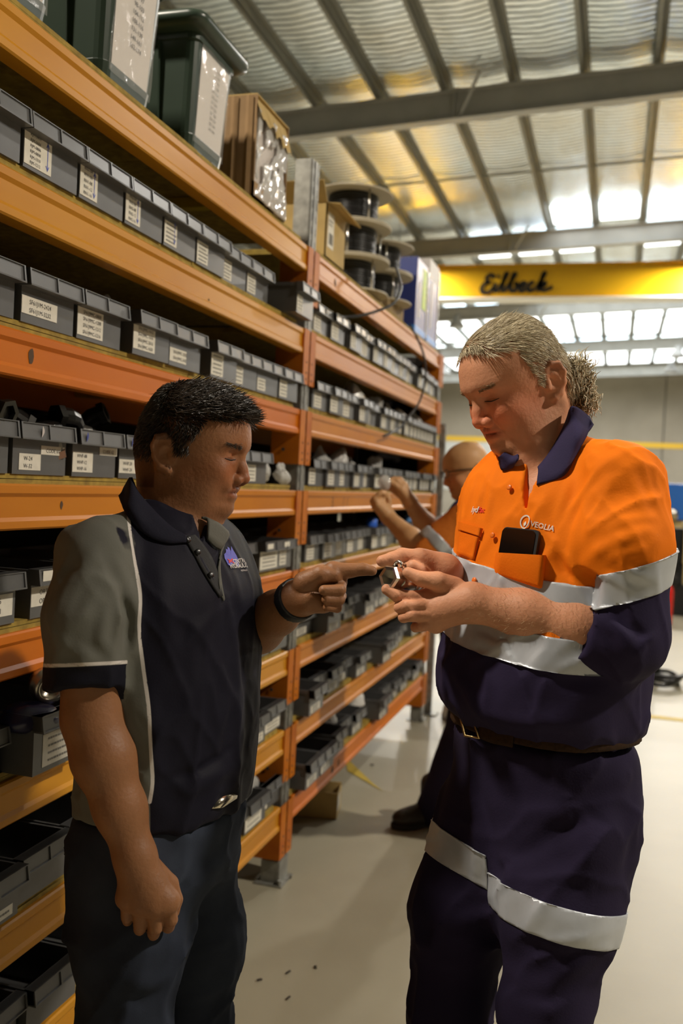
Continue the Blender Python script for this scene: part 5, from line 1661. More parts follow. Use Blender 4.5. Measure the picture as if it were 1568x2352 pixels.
for pts, w, a in [([(1170, 430), (1200, 620), (1210, 800), (1240, 1000)], .013, .006), ([(1150, 420), (1000, 560), (900, 700)], .015, .005), ([(820, 240), (850, 480), (900, 700)], .018, .004), ([(1200, 900), (1230, 1100), (1200, 1300)], .016, .007),
                  ([(1230, 1230), (1120, 1300), (950, 1370)], .016, .008), ([(760, 900), (800, 1100), (790, 1350)], .02, .005), ([(640, 900), (600, 1050), (690, 1250)], .016, -.007), ([(1100, 700), (1160, 860), (1130, 1050)], .015, .004), ([(1190, 1150), (1050, 1260), (850, 1320)], .012, -.005)]:
    SL_.disp.append(ridge([Lb.hit(*z5(*p)) for p in pts], w * .8, a * 1.3))
SL_.disp.append(crease(cu + .15 * cr, 22, 33, .0065)); SL_.disp.append(crease(.7 * cu - .7 * cr, 28, 34, .0040))
SL_.disp.append(lambda P: .0025 * wnoise(P, 17, 31))
V, Q = polygonize(SL_, .0045)
u, v = tlocL(V)
# raglan sleeves and side panels: where the seam runs, as a forward offset for each height
seam_px = [z5(660, -60), z5(668, 40), z5(690, 180), z5(716, 330), z5(722, 420), z5(716, 560), z5(738, 760), z5(765, 960), z5(775, 1180), z5(785, 1330), z5(770, 1440)]
seam3 = on_curve(SL_, seam_px, 34, 0)
ipit = 13
su, sv_ = tlocL(np.array(seam3)); sz = np.array([p[2] for p in seam3]); o_ = np.argsort(sz)
fs_ = np.interp(V[:, 2], sz[o_], sv_[o_])
panel = np.where(u < 0, v - fs_, np.where(V[:, 2] > seam3[ipit][2], np.maximum(.162 - u, v - fs_ - .0) * 1.0, v + .02))
panel = np.where((u > 0) & (V[:, 2] > seam3[ipit][2]), np.where(v > -.03, .165 - u, .165 - u), panel)
TKL = Field(); loft(TKL, stL, lLf, fL, 2.35, .02, kcap=.012)
onR = (g1u(V) < TKL(V)) & ((V - saR) @ aR > .03)
panel = np.where(onR, np.minimum(panel, -.01), panel)
hemd = np.minimum((V - hemR) @ -aR, 9)
hem = np.where(onR, hemd - .030, np.where(g2(V) < .004, (V - hemL) @ -aL - .022, .1))
m_polo = mat('navy_polo_knit', (0.012, 0.0115, 0.021), .7, var=.25, scale=6, bump=.05, bscale=300, spec=.10, sheen=0)
m_polo.node_tree.nodes['Principled BSDF'].inputs['Roughness'].default_value = .62
GREY, WHT = (0.135, 0.135, 0.118), (0.62, 0.58, 0.55)
attr_switch(m_polo, 'panel', GREY)
attr_switch(m_polo, 'piping', WHT)
attr_switch(m_polo, 'hem', (0.010, 0.010, 0.017))
dseam = np.full(len(V), 9.0)
for a_, b_ in zip(seam3[:-1], seam3[1:]):
    ab = b_ - a_; t_ = np.clip((V - a_) @ ab / (ab @ ab + 1e-12), 0, 1); dseam = np.minimum(dseam, _len(V - a_ - t_[:, None] * ab))
pip = np.where(onR & (V[:, 2] < seam3[ipit][2]), 9, dseam - .0030)
pip = np.minimum(pip, np.abs(hem - .0032) - .0028)
polo = link('polo_shirt', mesh_from('polo_shirt', V, Q, m_polo, True, {'panel': panel, 'piping': pip, 'hem': hem}), L_)
polo.matrix_parent_inverse = L_.matrix_world.inverted()
m_wpipe = mat('white_piping', WHT, .6)
# collar, placket, buttons
m_pcol = cloth('navy_polo_collar', (0.016, 0.016, 0.028), .8, .2, .3)
m_pgry = cloth('grey_placket_cloth', (0.115, 0.115, 0.10), .75, .2, .3)
rc = lambda pts: [at(*zc(x, y), d) for x, y, d in pts]
UL = Field(); UL.sub(FL); UL.sub(SL_)
def onU(F, pts, off): return [F.hit(*zc(x, y), off=o) for (x, y), o in zip(pts, off if isinstance(off, list) else [off] * len(pts))]
c1 = onU(UL, [(95, 1115), (150, 1230), (300, 1400), (450, 1540), (575, 1610)], [.010, .008, .005, .004, .004])
c2 = onU(UL, [(75, 1085), (120, 1210), (285, 1425), (440, 1565), (580, 1622)], [.022, .020, .014, .010, .006])
c3 = onU(UL, [(20, 1180), (70, 1320), (235, 1530), (410, 1640), (580, 1650)], [.018, .016, .012, .010, .005])
c4 = onU(UL, [(-25, 1240), (25, 1385), (190, 1585), (385, 1668), (575, 1668)], [.006, .005, .004, .004, .003])
q = ribbon([c1, c2, c3, c4], .004, 28, 10)
sub_to(polo, q.build('collar', m_pcol, None, True))
q = ribbon([onU(UL, [(715, 1445), (780, 1480), (830, 1500)], .004), onU(UL, [(770, 1465), (880, 1515), (962, 1590)], .012), onU(UL, [(770, 1640), (830, 1700), (890, 1735)], .005)], .004, 14, 8)
sub_to(polo, q.build('collar_point', m_pgry, None, True))
def strip(F, L1, L2, off, name, m, par, th=.0025):
    a = on_curve(F, L1, 14, off); b_ = on_curve(F, L2, 14, off)
    return sub_to(par, ribbon([a, [(x + y) / 2 + .001 * (-cf) for x, y in zip(a, b_)], b_], th, 20, 6).build(name, m, None, True))
m_pdk = cloth('dark_placket_cloth', (0.035, 0.035, 0.036), .75, .2, .3)
strip(SL_, [zc(560, 1620), zc(640, 1760), zc(750, 1960), zc(880, 2160)], [zc(655, 1600), zc(740, 1700), (zc(840, 1880)), zc(905, 2150)], .0025, 'placket', m_pdk, polo)
strip(SL_, [zc(890, 1740), zc(862, 1900), zc(880, 2100), zc(915, 2200)], [zc(930, 1660), zc(890, 1800), zc(885, 1950), zc(922, 2180)], .0025, 'placket', m_pgry, polo)
m_dbut = mat('black_button', (.008, .008, .009), .3)
for p in [(683, 1755), (800, 1962), (598, 1642)]:
    h = SL_.hit(*zc(*p), off=.006); n = SL_.normal(h)
    q = MB(); q.lathe([(.0052, -.001), (.0054, .001), (.0042, .0022), (.0, .0016)], 14, 0, h, n); sub_to(polo, q.build('button', m_dbut, None, True))
# embroidered badge: a blue map with the firm's name
m_bl = mat('blue_embroidery', (.07, .07, .45), .6)
aus = [(0, .45), (.08, .62), (.25, .70), (.34, .86), (.46, .82), (.52, .95), (.64, .90), (.66, .78), (.76, .74), (.82, .98), (.88, .80), (.98, .58), (1.0, .38), (.93, .18), (.80, .05), (.68, .12), (.62, .24), (.5, .22), (.36, .18), (.2, .08), (.06, .16)]
q = MB(); q.add([(x, y * .95, 0) for x, y in aus] + [(.5, .5, 0)], [(i, (i + 1) % len(aus), len(aus)) for i in range(len(aus))])
emboss('embroidered_badge', q.mesh('embroidered_badge', m_bl), SL_, zc(958, 1905), zc(1072, 1905), None, polo, .0012)
mw = mat('white_polo_thread', (.66, .63, .62), .7)
for txt, pa, pb in (('CENTRAL', (1003, 1862), (1112, 1856)), ('HYDRAULICS', (975, 1905), (1128, 1898)), ('AUSTRALIA', (1066, 1932), (1122, 1928))):
    me = text_mesh(txt, 1, mw, 'embroidered_name', offset=.02 if txt != 'AUSTRALIA' else 0); emboss('embroidered_name', me, SL_, zc(*pa), zc(*pb), None, polo, .0022)
q = MB(); q.add([(0, 0, 0), (1, .32, 0), (1, .5, 0), (0, .18, 0)], [(0, 1, 2, 3)]); q.add([(0, .5, 0), (1, .06, 0), (1, -.1, 0), (0, .34, 0)], [(0, 1, 2, 3)])
emboss('embroidered_cross', q.mesh('embroidered_cross', mat('red_polo_thread', (.6, .03, .03), .7)), SL_, zc(962, 1860), zc(1006, 1856), None, polo, .0018)

# jeans
JL = Field()
loft(JL, [(at(366, 1832, 1.66), .168, .140, .112), (at(360, 1900, 1.66), .168, .134, .124), (at(356, 1980, 1.66), .165, .124, .122), (at(350, 2060, 1.66), .150, .085, .10)], lLf, fL, 2.4, .05)
for lg, rr_ in zip(LEGL, ([.090, .088, .066, .062], [.086, .080, .062, .060])):
    lg = [p.copy() for p in lg]; lg[3][2] = .05; JL.chain(lg, rr_, .05)
Jb = JL.copy()
z6 = lambda x, y: (x / 2, 1700 + y / 2)
for pts, w, a in [([(880, 620), (980, 580), (1090, 520)], .010, .006), ([(870, 650), (960, 650), (1080, 640)], .010, .006), ([(860, 640), (800, 720), (760, 820)], .012, -.009), ([(700, 470), (820, 420), (810, 345)], .004, .0025), ([(1020, 330), (1040, 450), (990, 590)], .004, .0025),
                  ([(880, 1180), (980, 1150), (1060, 1080)], .012, .006), ([(900, 960), (1000, 940), (1080, 900)], .012, .005), ([(760, 1080), (680, 1120), (600, 1090)], .014, .007), ([(790, 930), (700, 960), (600, 930)], .012, .005), ([(1000, 1050), (1050, 1100), (1020, 1200)], .012, .006), ([(560, 1180), (660, 1200), (740, 1150)], .012, -.006)]:
    JL.disp.append(ridge([Jb.hit(*z6(*p)) for p in pts], w, a))
JL.disp.append(crease(.8 * cr + .4 * cu, 24, 43, .0065)); JL.disp.append(crease(cu, 22, 44, .005)); JL.disp.append(lambda P: .0024 * wnoise(P, 22, 41))
m_jean = mat('dark_blue_denim', (0.045, 0.055, 0.080), .9, var=.5, scale=5, col2=(0.016, 0.019, 0.030), bump=.06, bscale=400, sheen=0, spec=.08)
jeans = grow('jeans', JL, .0055, m_jean, L_)
BFL = Field(); loft(BFL, [(at(368, 1790, 1.66), .164, .140, .104), (at(364, 1850, 1.66), .166, .139, .110), (at(360, 1910, 1.66), .169, .137, .122)], lLf, fL, 2.4, .02)
cB = BFL.hit(430, 1862)
bl = band('belt', BFL, cB, np.array([0, 0, 1.]) + .06 * lLf, .036, .0055, mat('black_leather_belt', (.012, .010, .009), .5), L_, .005)
m_bk = mat('chrome_buckle', (.62, .56, .45), .2, 1.0)
hb = [BFL.hit(x, y, off=.014) for x, y in [(486, 1858), (500, 1825), (545, 1810), (540, 1835), (508, 1856)]]
cbk = np.mean(hb, axis=0); nb_ = BFL.normal(cbk)
vs = [p for p in hb] + [p + nb_ * .004 for p in hb] + [cbk + nb_ * .007]
q = MB(); q.add(vs, [(i, (i + 1) % 5, (i + 1) % 5 + 5, i + 5) for i in range(5)] + [(5 + i, 5 + (i + 1) % 5, 10) for i in range(5)])
sub_to(bl, q.build('buckle', m_bk, None, True))
# wrist band on the pointing arm
ax_ = (wrLl - elLl) / np.linalg.norm(wrLl - elLl); cw = wrLl - ax_ * .006
g = Field(); g.cap(wrLl - ax_ * .09, wrLl + ax_ * .05, .0385, .0365, .01)
wb_ = band('watch', g, cw, ax_, .022, .0018, mat('black_rubber_strap', (.008, .008, .010), .5), L_, .003)
wb_['label'] = 'black rubber wrist band'
boots(L_, [(LEGL[0][3], R8(4)), (LEGL[1][3], R8(-10))], fL)

# dark hair
FHL = Field(); head(FHL, HL, wid=1.05, jowl=1.0, ears=False)
m_hairL = mat('dark_brown_hair', (1, 1, 1), .32, attr='tint', spec=.55)
P, N = surf_samples(FHL, HL.O - .16, HL.O + .17, 46000, 15)
q_ = HL.loc(P); k_ = hair_L(q_) & ~((q_[:, 0] < .020) & (q_[:, 0] > -.018) & (q_[:, 2] < .029) & (np.abs(q_[:, 1]) > .05))
P, N, q_ = P[k_], N[k_], q_[k_]; nrm = N @ HL.R.T
rs = np.random.RandomState(6)
x_, y_, z_ = q_.T
bk = np.clip((.015 - x_) / .04, 0, 1)[:, None]; lowr = np.clip((.066 - z_) / .03, 0, 1)[:, None]
d_ = np.array([[.85, .0, -.02]]) * (1 - bk) + np.array([[-.55, 0, -.75]]) * bk
d_ = d_ * (1 - lowr) + lowr * np.array([[-.25, 0, -.9]])
d_[:, 1] += .25 * np.sign(y_) * np.clip(np.abs(y_) / .05, 0, 1) * (z_ > .06)
d_ = d_ + .07 * nrm + .16 * rs.normal(size=P.shape)
ln = np.where(q_[:, 2] > .066, np.where(q_[:, 0] < .01, .020, .034), .010) * rs.uniform(.7, 1.2, len(P))
sel = rs.uniform(size=len(P)) < .6
B_ = np.array([[.010, .008, .0065], [.105, .085, .064]])
strands('hair', P[sel], (d_ @ HL.R)[sel], ln[sel], .0007, m_hairL, L_, FHL, lift=.008, seed=12, tint=(B_[0], B_[1], 1.5))
n_ = 420            # fringe standing forward off the brow
cc = np.stack([rs.uniform(.088, .122, n_), rs.uniform(-.045, .045, n_), rs.uniform(.060, .098, n_)], 1)
strands('fringe', HL.w(cc), np.stack([.9 + 0 * cc[:, 0], rs.normal(0, .3, n_), rs.normal(-.45, .25, n_)], 1) @ HL.R, rs.uniform(.014, .030, n_), .0006, m_hairL, L_, FHL, curl=.2, lift=.01, seed=13, tint=(B_[0], B_[1], 1.5))
n_ = 260
yy = np.concatenate([rs.uniform(.015, .052, n_ // 2), -rs.uniform(.015, .052, n_ // 2)])
bw = np.stack([.1205 - .44 * np.maximum(np.abs(yy) - .022, 0), yy, .0165 + rs.normal(0, .0024, n_)], 1)
strands('eyebrow', HL.w(bw), np.stack([-.4 + 0 * yy, np.sign(yy) * .9, .15 + 0 * yy], 1) @ HL.R, rs.uniform(.007, .012, n_), .00045, m_hairL, L_, FHL, lift=.003, seed=14, tint=(B_[0], B_[1] * 1.4, 1))

# ============ bald man in glasses by the far bay
fT = hdir(R8(72), -1); lT = np.cross(UPW, fT)
DT = 3.85
T_ = person('bald man in black glasses and orange work shirt, holding up something at the far bay', (-.60, 3.75, 0))
phi, bet = R8(80), R8(4)
hf = math.cos(bet) * (-math.sin(phi) * cr + math.cos(phi) * (-cf)) - math.sin(bet) * cu
HT = Frame(at(1088, 1084, DT), hf, cu)
stT = [(at(1092, 1150, DT), .08, .06, .065), (at(1095, 1172, DT), .14, .085, .09), (at(1098, 1200, DT), .175, .11, .105), (at(1100, 1250, DT), .188, .135, .11), (at(1100, 1320, DT), .188, .155, .112), (at(1100, 1400, DT), .185, .165, .115), (at(1098, 1460, DT), .178, .15, .115)]
FT = Field()
head(FT, HT, wid=1.0, jowl=.3)
FT.cap(HT.w((-.01, 0, -.04)), at(1096, 1175, DT), .058, .066, .035)
FT.cap(HT.w((.045, 0, -.088)), at(1085, 1170, DT), .036, .045, .03)
loft(FT, stT, lT, fT, 2.3, .03, inset=.012)
z7 = lambda x, y, d: at(820 + x / 4.61, 980 + y / 4.61, d)
s1, e1, w1_ = at(1078, 1190, DT - .17), z7(700, 1320, DT - .17), z7(330, 960, DT - .02)
s2, e2, w2_ = at(1108, 1190, DT + .18), z7(800, 1150, DT + .22), z7(560, 800, DT + .06)
FT.chain([s1, e1, e1 + (w1_ - e1) * .35, w1_], [.06, .046, .046, .029], .02)
FT.chain([s2, e2, e2 + (w2_ - e2) * .35, w2_], [.06, .046, .046, .029], .02)
hT = Field()
for (wr, pts) in ((w1_, [((215, 830), (185, 760), (232, 715), (262, 700)), ((235, 815), (215, 735), (262, 700), (285, 715)), ((265, 810), (270, 735), (300, 705), (310, 740)), ((190, 850), (165, 790), (200, 750), (235, 745)), ((330, 860), (335, 780), (312, 720), (290, 690))]),
                  (w2_, [((470, 680), (400, 620), (350, 590), (330, 620)), ((480, 640), (420, 575), (360, 570), (325, 590)), ((500, 620), (450, 560), (390, 555), (350, 570)), ((455, 720), (390, 680), (345, 650), (330, 660)), ((520, 700), (440, 680), (370, 640), (335, 610))])):
    dd = DT - .03 if wr is w1_ else DT + .05
    for k, p in enumerate(pts):
        P4 = [z7(x, y, dd + .012 * (k - 2) * (1 if wr is w1_ else .8)) for x, y in p]
        hT.cap(wr, P4[0], .026, .015, .014); hT.chain(P4, [.015, .0125, .0112, .009], .004)
FT.sub(hT, 'u', .01)
LEGT = [[at(1080, 1440, DT - .08), at(1078, 1650, DT + .05), np.array([-.745, 4.26, .12])], [at(1110, 1440, DT + .1), at(1115, 1650, DT + .12), np.array([-.40, 4.12, .12])]]
for lg in LEGT: FT.chain(lg, [.075, .06, .04], .03)
m_skinT = skin('warm_tanned_skin', (0.62, 0.345, 0.16), .5)
V, Q = polygonize(FT, .0042)
body = link('body', mesh_from('body', V, Q, m_skinT, True, {'tint': tint_face(HT, FT)(V)}), T_); body.matrix_parent_inverse = T_.matrix_world.inverted()
ST = Field(); tlT = loft(ST, stT, lT, fT, 2.35, .02)
ST.cap(at(1085, 1172, DT - .07), s1, .045, .06, .04); ST.cap(at(1102, 1172, DT + .08), s2, .045, .06, .04)
for (s_, e_, w_3) in ((s1, e1, w1_), (s2, e2, w2_)):
    g = Field(); g.chain([s_, e_], [.068, .070], .03); a_ = (w_3 - e_) / np.linalg.norm(w_3 - e_); g.cap(e_, e_ + a_ * .03, .068, .062, .02); cut(g, e_ + a_ * .006, a_, .1); ST.sub(g, 'u', .03)
ST.disp.append(lambda P: .007 * wnoise(P, 15, 51) + .003 * wnoise(P, 40, 52))
V, Q = polygonize(ST, .008)
zz = at(1100, 1345, DT)[2]
m_sT = mat('orange_navy_work_shirt', (0.62, 0.17, 0.02), .8, var=.12, scale=9, bump=.2, bscale=100, spec=.2)
attr_switch(m_sT, 'panel', NAVY)
shT = link('work_shirt', mesh_from('work_shirt', V, Q, m_sT, True, {'panel': np.where(_len(V - e1) < .0, 1, V[:, 2] - zz)}), T_); shT.matrix_parent_inverse = T_.matrix_world.inverted()
for (s_, e_) in ((s1, e1), (s2, e2)):
    g = Field(); g.chain([s_, e_], [.068, .070], .03); g.disp = ST.disp
    band('reflective_tape', g, s_ + (e_ - s_) * .72, (e_ - s_) + .2 * cr * np.linalg.norm(e_ - s_), .05, .003, m_tape, shT, .008)
g = Field(); loft(g, stT, lT, fT, 2.35, .02); g.disp = ST.disp
band('reflective_tape', g, at(1100, 1300, DT), UPW, .05, .003, m_tape, shT, .008)
q = ribbon([[HT.w((-.055, y, z)) for y, z in ((.03, -.085), (.0, -.08), (-.03, -.085))], [HT.w((-.075, y, z)) for y, z in ((.05, -.12), (0, -.115), (-.05, -.12))]], .004, 8, 4)
q2 = ribbon([[z7(1120, 760, DT - .09), z7(1030, 800, DT - .10), z7(960, 900, DT - .10)], [z7(1180, 830, DT - .115), z7(1060, 860, DT - .12), z7(900, 1040, DT - .12)]], .005, 12, 5)
sub_to(shT, q2.build('collar', m_collar, None, True)); sub_to(shT, q.build('collar', m_collar, None, True))
TT = Field(); loft(TT, [(at(1098, 1440, DT), .17, .15, .115), (at(1097, 1500, DT), .178, .14, .13), (at(1095, 1580, DT), .16, .11, .11)], lT, fT, 2.4, .04)
for lg in LEGT:
    l2_ = [p.copy() for p in lg]; l2_[2][2] = .06; TT.chain(l2_, [.10, .085, .07], .05)
TT.disp.append(lambda P: .004 * wnoise(P, 18, 61))
grow('work_trousers', TT, .010, m_navy, T_)
boots(T_, [(LEGT[0][2], R8(8)), (LEGT[1][2], R8(12))], fT)
gl = empty('glasses', HT.w((.12, 0, 0))); tag(gl, 'black framed glasses worn by the bald man', 'glasses'); bpy.context.view_layer.update()
m_gf = mat('black_glasses_frame', (.01, .01, .012), .3); m_gl = mat('glasses_lens', (.8, .8, .8), .05, alpha=.12, spec=.8)
q = MB()
for s_ in (1, -1):
    ring = [HT.w((.133 - .25 * max(abs(.033 + .024 * math.cos(a)) - .03, 0), s_ * (.033 + .024 * math.cos(a)), -.002 + .017 * math.sin(a))) for a in np.linspace(0, 2 * math.pi, 17)]
    q.tube(ring, .0017, 6)
q.tube([HT.w((.134, .009, .002)), HT.w((.136, 0, .004)), HT.w((.134, -.009, .002))], .0017, 6)
sub_to(gl, q.build('frame', m_gf, None, True))
for s_ in (1, -1):
    q = MB(); q.tube([HT.w((.126, s_ * .057, .006)), HT.w((.06, s_ * .077, .010)), HT.w((-.005, s_ * .080, .012)), HT.w((-.035, s_ * .082, -.012))], .0026, 6); sub_to(gl, q.build('temple_arm', m_gf, None, True))
    q = MB(); q.add([HT.w((.132 - .25 * max(abs(.033 + .022 * math.cos(a)) - .03, 0), s_ * (.033 + .023 * math.cos(a)), -.002 + .016 * math.sin(a))) for a in np.linspace(0, 2 * math.pi, 16, endpoint=False)], [tuple(range(16))]); sub_to(gl, q.build('lens', m_gl, None))
# the clear bag of parts he holds
BG = Field(); BG.ell(z7(300, 590, DT + .03), (.028, .02, .034), None, .02); BG.disp.append(lambda P: .006 * wnoise(P, 70, 71))
bgo = grow('sample_bag', BG, .005, m_bag, None); tag(bgo, 'small clear bag of parts held up by the bald man', 'bag')

# ------------------------------------------------------------------ things on top of the rack
TOPZ = LEV[0] + BH + BT + .001
m_tub = mat('dark_green_plastic', (0.035, 0.055, 0.038), .32, var=.15, scale=8)
m_sheet = mat('white_paper_sheet', (0.66, 0.60, 0.55), .6)
m_sleeve = mat('clear_sleeve', (.8, .8, .78), .08, alpha=.16, spec=.9, bump=.6, bscale=14)
def rrect(w, d, r, n=4):
    P = []
    for cx, cy, a0 in [(w / 2 - r, d / 2 - r, 0), (-w / 2 + r, d / 2 - r, 90), (-w / 2 + r, -d / 2 + r, 180), (w / 2 - r, -d / 2 + r, 270)]:
        for k in range(n + 1): P.append((cx + r * math.cos(R8(a0 + 90 * k / n)), cy + r * math.sin(R8(a0 + 90 * k / n))))
    return P
def skinrings(q, rings, mi=0, cap0=True, cap1=True):
    n = len(rings[0]); vs = [p for r in rings for p in r]
    fs = [(i * n + k, i * n + (k + 1) % n, (i + 1) * n + (k + 1) % n, (i + 1) * n + k) for i in range(len(rings) - 1) for k in range(n)]
    if cap0: fs.append(tuple(range(n))[::-1])
    if cap1: fs.append(tuple((len(rings) - 1) * n + k for k in range(n)))
    q.add(vs, fs, mi)
def tub(yc, label, lines, rz=0.0):
    t = empty('storage_tub', (RX - .22, yc, TOPZ), rz); tag(t, label, 'tub', 'green storage tubs on top of the rack'); bpy.context.view_layer.update()
    q = MB()
    R_s = []
    for z, w, d in [(.0, .215, .36), (.012, .225, .37), (.05, .235, .38), (.05, .228, .373), (.30, .262, .405), (.30, .272, .415), (.325, .275, .418)]:
        R_s.append([(x, y, z) for x, y in rrect(d, w, .03)])
    skinrings(q, R_s)
    for yy in (-.05, .05): q.box(.175, .187, yy - .02, yy + .02, .004, .016)       # feet of the front panel
    for sg in (-1, 1):
        for xx in (-.06, .06):
            q.hexa([(xx - .03, sg * .118, .01), (xx + .03, sg * .118, .01), (xx + .03, sg * .112, .01), (xx - .03, sg * .112, .01), (xx - .034, sg * .146, .30), (xx + .034, sg * .146, .30), (xx + .034, sg * .13, .30), (xx - .034, sg * .13, .30)])
    b_ = q.build('body', m_tub, t, False, .003)
    q = MB(); R_s = []
    for z, e in [(.318, .0), (.330, .05), (.345, .055), (.356, .05), (.362, .035), (.362, -.02), (.354, -.03)]:
        R_s.append([(x, y, z) for x, y in rrect(.43 + e, .31 + e, .045, 6)])
    skinrings(q, R_s); q.build('lid', m_tub, t, True)
    # paper in a clear sleeve on the front
    tilt = (.207 - .186) / .25
    def pf(y, z): return (.1885 + (z - .05) * .0635, y, z)
    q = MB(); q.add([pf(-.085, .045), pf(.085, .045), pf(.092, .292), pf(-.092, .292)], [(0, 1, 2, 3)]); q.add([(p[0] - .0012, p[1], p[2]) for p in (pf(-.085, .045), pf(.085, .045), pf(.092, .292), pf(-.092, .292))], [(3, 2, 1, 0)])
    s_ = q.build('paper_sheet', m_sheet, t)
    me = text_mesh(lines, .0165 if len(lines) < 10 else .0125, m_ink if len(lines) < 10 else m_ink2, 'print', 1.22, 'CENTER')
    o = link('print', me, s_); o.matrix_local = Matrix(((0, -.0, 1, .1885 + .0635 * .21 + .0014), (1, 0, 0, .01), (0, 1, 0, .262), (0, 0, 0, 1))) @ Matrix.Rotation(0.0635, 4, 'X') if False else Matrix(((0, .0635, 1, .1885 + .0635 * .212 + .0014), (1, 0, 0, .012), (0, 1, -.0635, .262), (0, 0, 0, 1)))
    q = MB(); n = 8
    vs = []; 
    for i in range(n + 1):
        for j in range(n + 1):
            y = -.1 + .2 * i / n; z = .03 + .27 * j / n; p = pf(y, z)
            vs.append((p[0] + .003 + .0015 * math.sin(i * 2.1 + j * 1.3 + yc * 7), y, z))
    q.add(vs, [(i * (n + 1) + j, (i + 1) * (n + 1) + j, (i + 1) * (n + 1) + j + 1, i * (n + 1) + j + 1) for i in range(n) for j in range(n)])
    q.build('plastic_sleeve', m_sleeve, t, True)
    return t
tub(1.60, 'dark green storage tub cut off by the top left corner, on the rack top', ['1-12', '13-20', '21-34', '35-40', '41-52', '53-60', '61-68'])
tub(2.045, 'dark green lidded tub with white sheet of clear printed number ranges', ['81-94', '92-97', '98-103', '104-112', '108-116', '131-139', '149-161', '162-174'])
tub(2.50, 'dark green lidded tub with white sheet, nearest the corrugated carton', ['175-180', '181-186', '187-192', '193-198', '199-204', '205-210', '211-216', '217-222', '223-228', '229-234', '235-240', '241-246'])
# open corrugated carton wrapped in film
ct = empty('corrugated_carton', (RX - .14, 2.955, TOPZ)); tag(ct, 'brown corrugated carton with torn top, shiny clear film over its front', 'carton'); bpy.context.view_layer.update()
q = MB()
hx, hy, H2, tt = .13, .15, .325, .006
q.box(-hx, hx, -hy, -hy + tt, 0, H2); q.box(-hx, hx, hy - tt, hy, 0, H2); q.box(-hx, -hx + tt, -hy, hy, 0, H2); q.box(-hx, hx, -hy, hy, 0, tt)
q.box(hx - tt, hx, -hy, hy, 0, .05)
for k in range(5):
    x0 = -hx + .015 + k * .052
    q.prism([(x0, -hy - .004), (x0 + .012, -hy - .010), (x0 + .026, -hy - .004)], 0.003, H2 - .004, 'z')
q.build('carton_wall', m_card, ct)
q = MB(); n = 14
vs = []
rr2 = random.Random(3)
for i in range(n + 1):
    y = -hy + 2 * hy * i / n
    vs += [(hx - .01, y, H2), (hx + .015, y, H2 - .055 - .03 * rr2.random() - .02 * (i / n))]
q.add(vs, [(2 * i, 2 * i + 1, 2 * i + 3, 2 * i + 2) for i in range(n)])
q.box(-hx, hx, -hy, hy, H2, H2 + .004); q.build('torn_flap', m_card2, ct)
q = MB(); q.box(-.11, .117, -.142, .142, .052, .315); q.build('foam_filling', mat('pale_foam_filling', (.62, .56, .52), .7, var=.15, scale=30), ct, False, .01)
FB = Field(); FB.func(lambda P: np.maximum(np.maximum(np.abs(P[:, 0] - (RX - .012)) - .006, np.abs(P[:, 1] - 2.958) - .142), np.abs(P[:, 2] - TOPZ - .145) - .14), (RX - .01, 2.955, TOPZ + .15), .22, 'u', 0)
FB.disp.append(lambda P: .007 * wnoise(P, 34, 81) + .003 * wnoise(P, 90, 82))
fo = grow('film_cover', FB, .005, mat('glossy_film', (.72, .70, .68), .10, alpha=.62, spec=1.0), ct)
# kraft box with open flaps beyond the post
kb = empty('kraft_box', (RX - .12, 3.715, TOPZ)); tag(kb, 'small kraft cardboard box with open flaps and barcode label, beside the galvanised post', 'box'); bpy.context.view_layer.update()
q = MB(); hx, hy, H2 = .11, .135, .215
q.box(-hx, hx, -hy, -hy + .005, 0, H2); q.box(-hx, hx, hy - .005, hy, 0, H2); q.box(-hx, -hx + .005, -hy, hy, 0, H2); q.box(hx - .005, hx, -hy, hy, 0, H2); q.box(-hx, hx, -hy, hy, 0, .005)
q.build('box_wall', m_card2, kb)
q = MB(); q.hexa([(hx - .004, -hy, H2), (hx + .001, -hy, H2), (hx + .001, hy, H2), (hx - .004, hy, H2), (hx + .055, -hy - .01, H2 - .012), (hx + .058, -hy - .01, H2 - .008), (hx + .062, hy + .02, H2 - .022), (hx + .058, hy + .02, H2 - .026)])
q.build('flap', m_card2, kb)
q = MB(); q.hexa([(-hx, -hy - .003, H2), (hx, -hy - .003, H2), (hx, -hy + .002, H2), (-hx, -hy + .002, H2), (-hx, -hy - .06, H2 + .07), (hx, -hy - .06, H2 + .07), (hx, -hy - .055, H2 + .073), (-hx, -hy - .055, H2 + .073)]); q.build('flap', m_card2, kb)
q = MB(); q.box(hx, hx + .001, -.115, -.035, .045, .185); lb = q.build('paper_label', m_paper, kb)
q = MB(); y = -.095
q.box(hx + .0012, hx + .0016, -.105, -.05, .15, .156); q.box(hx + .0012, hx + .0016, -.105, -.06, .135, .14)
for k in range(11):
    w2 = random.choice([.0015, .003, .002]); q.box(hx + .0012, hx + .0016, y, y + w2, .06, .105); y += w2 + .0022
q.build('barcode', m_ink2, lb)
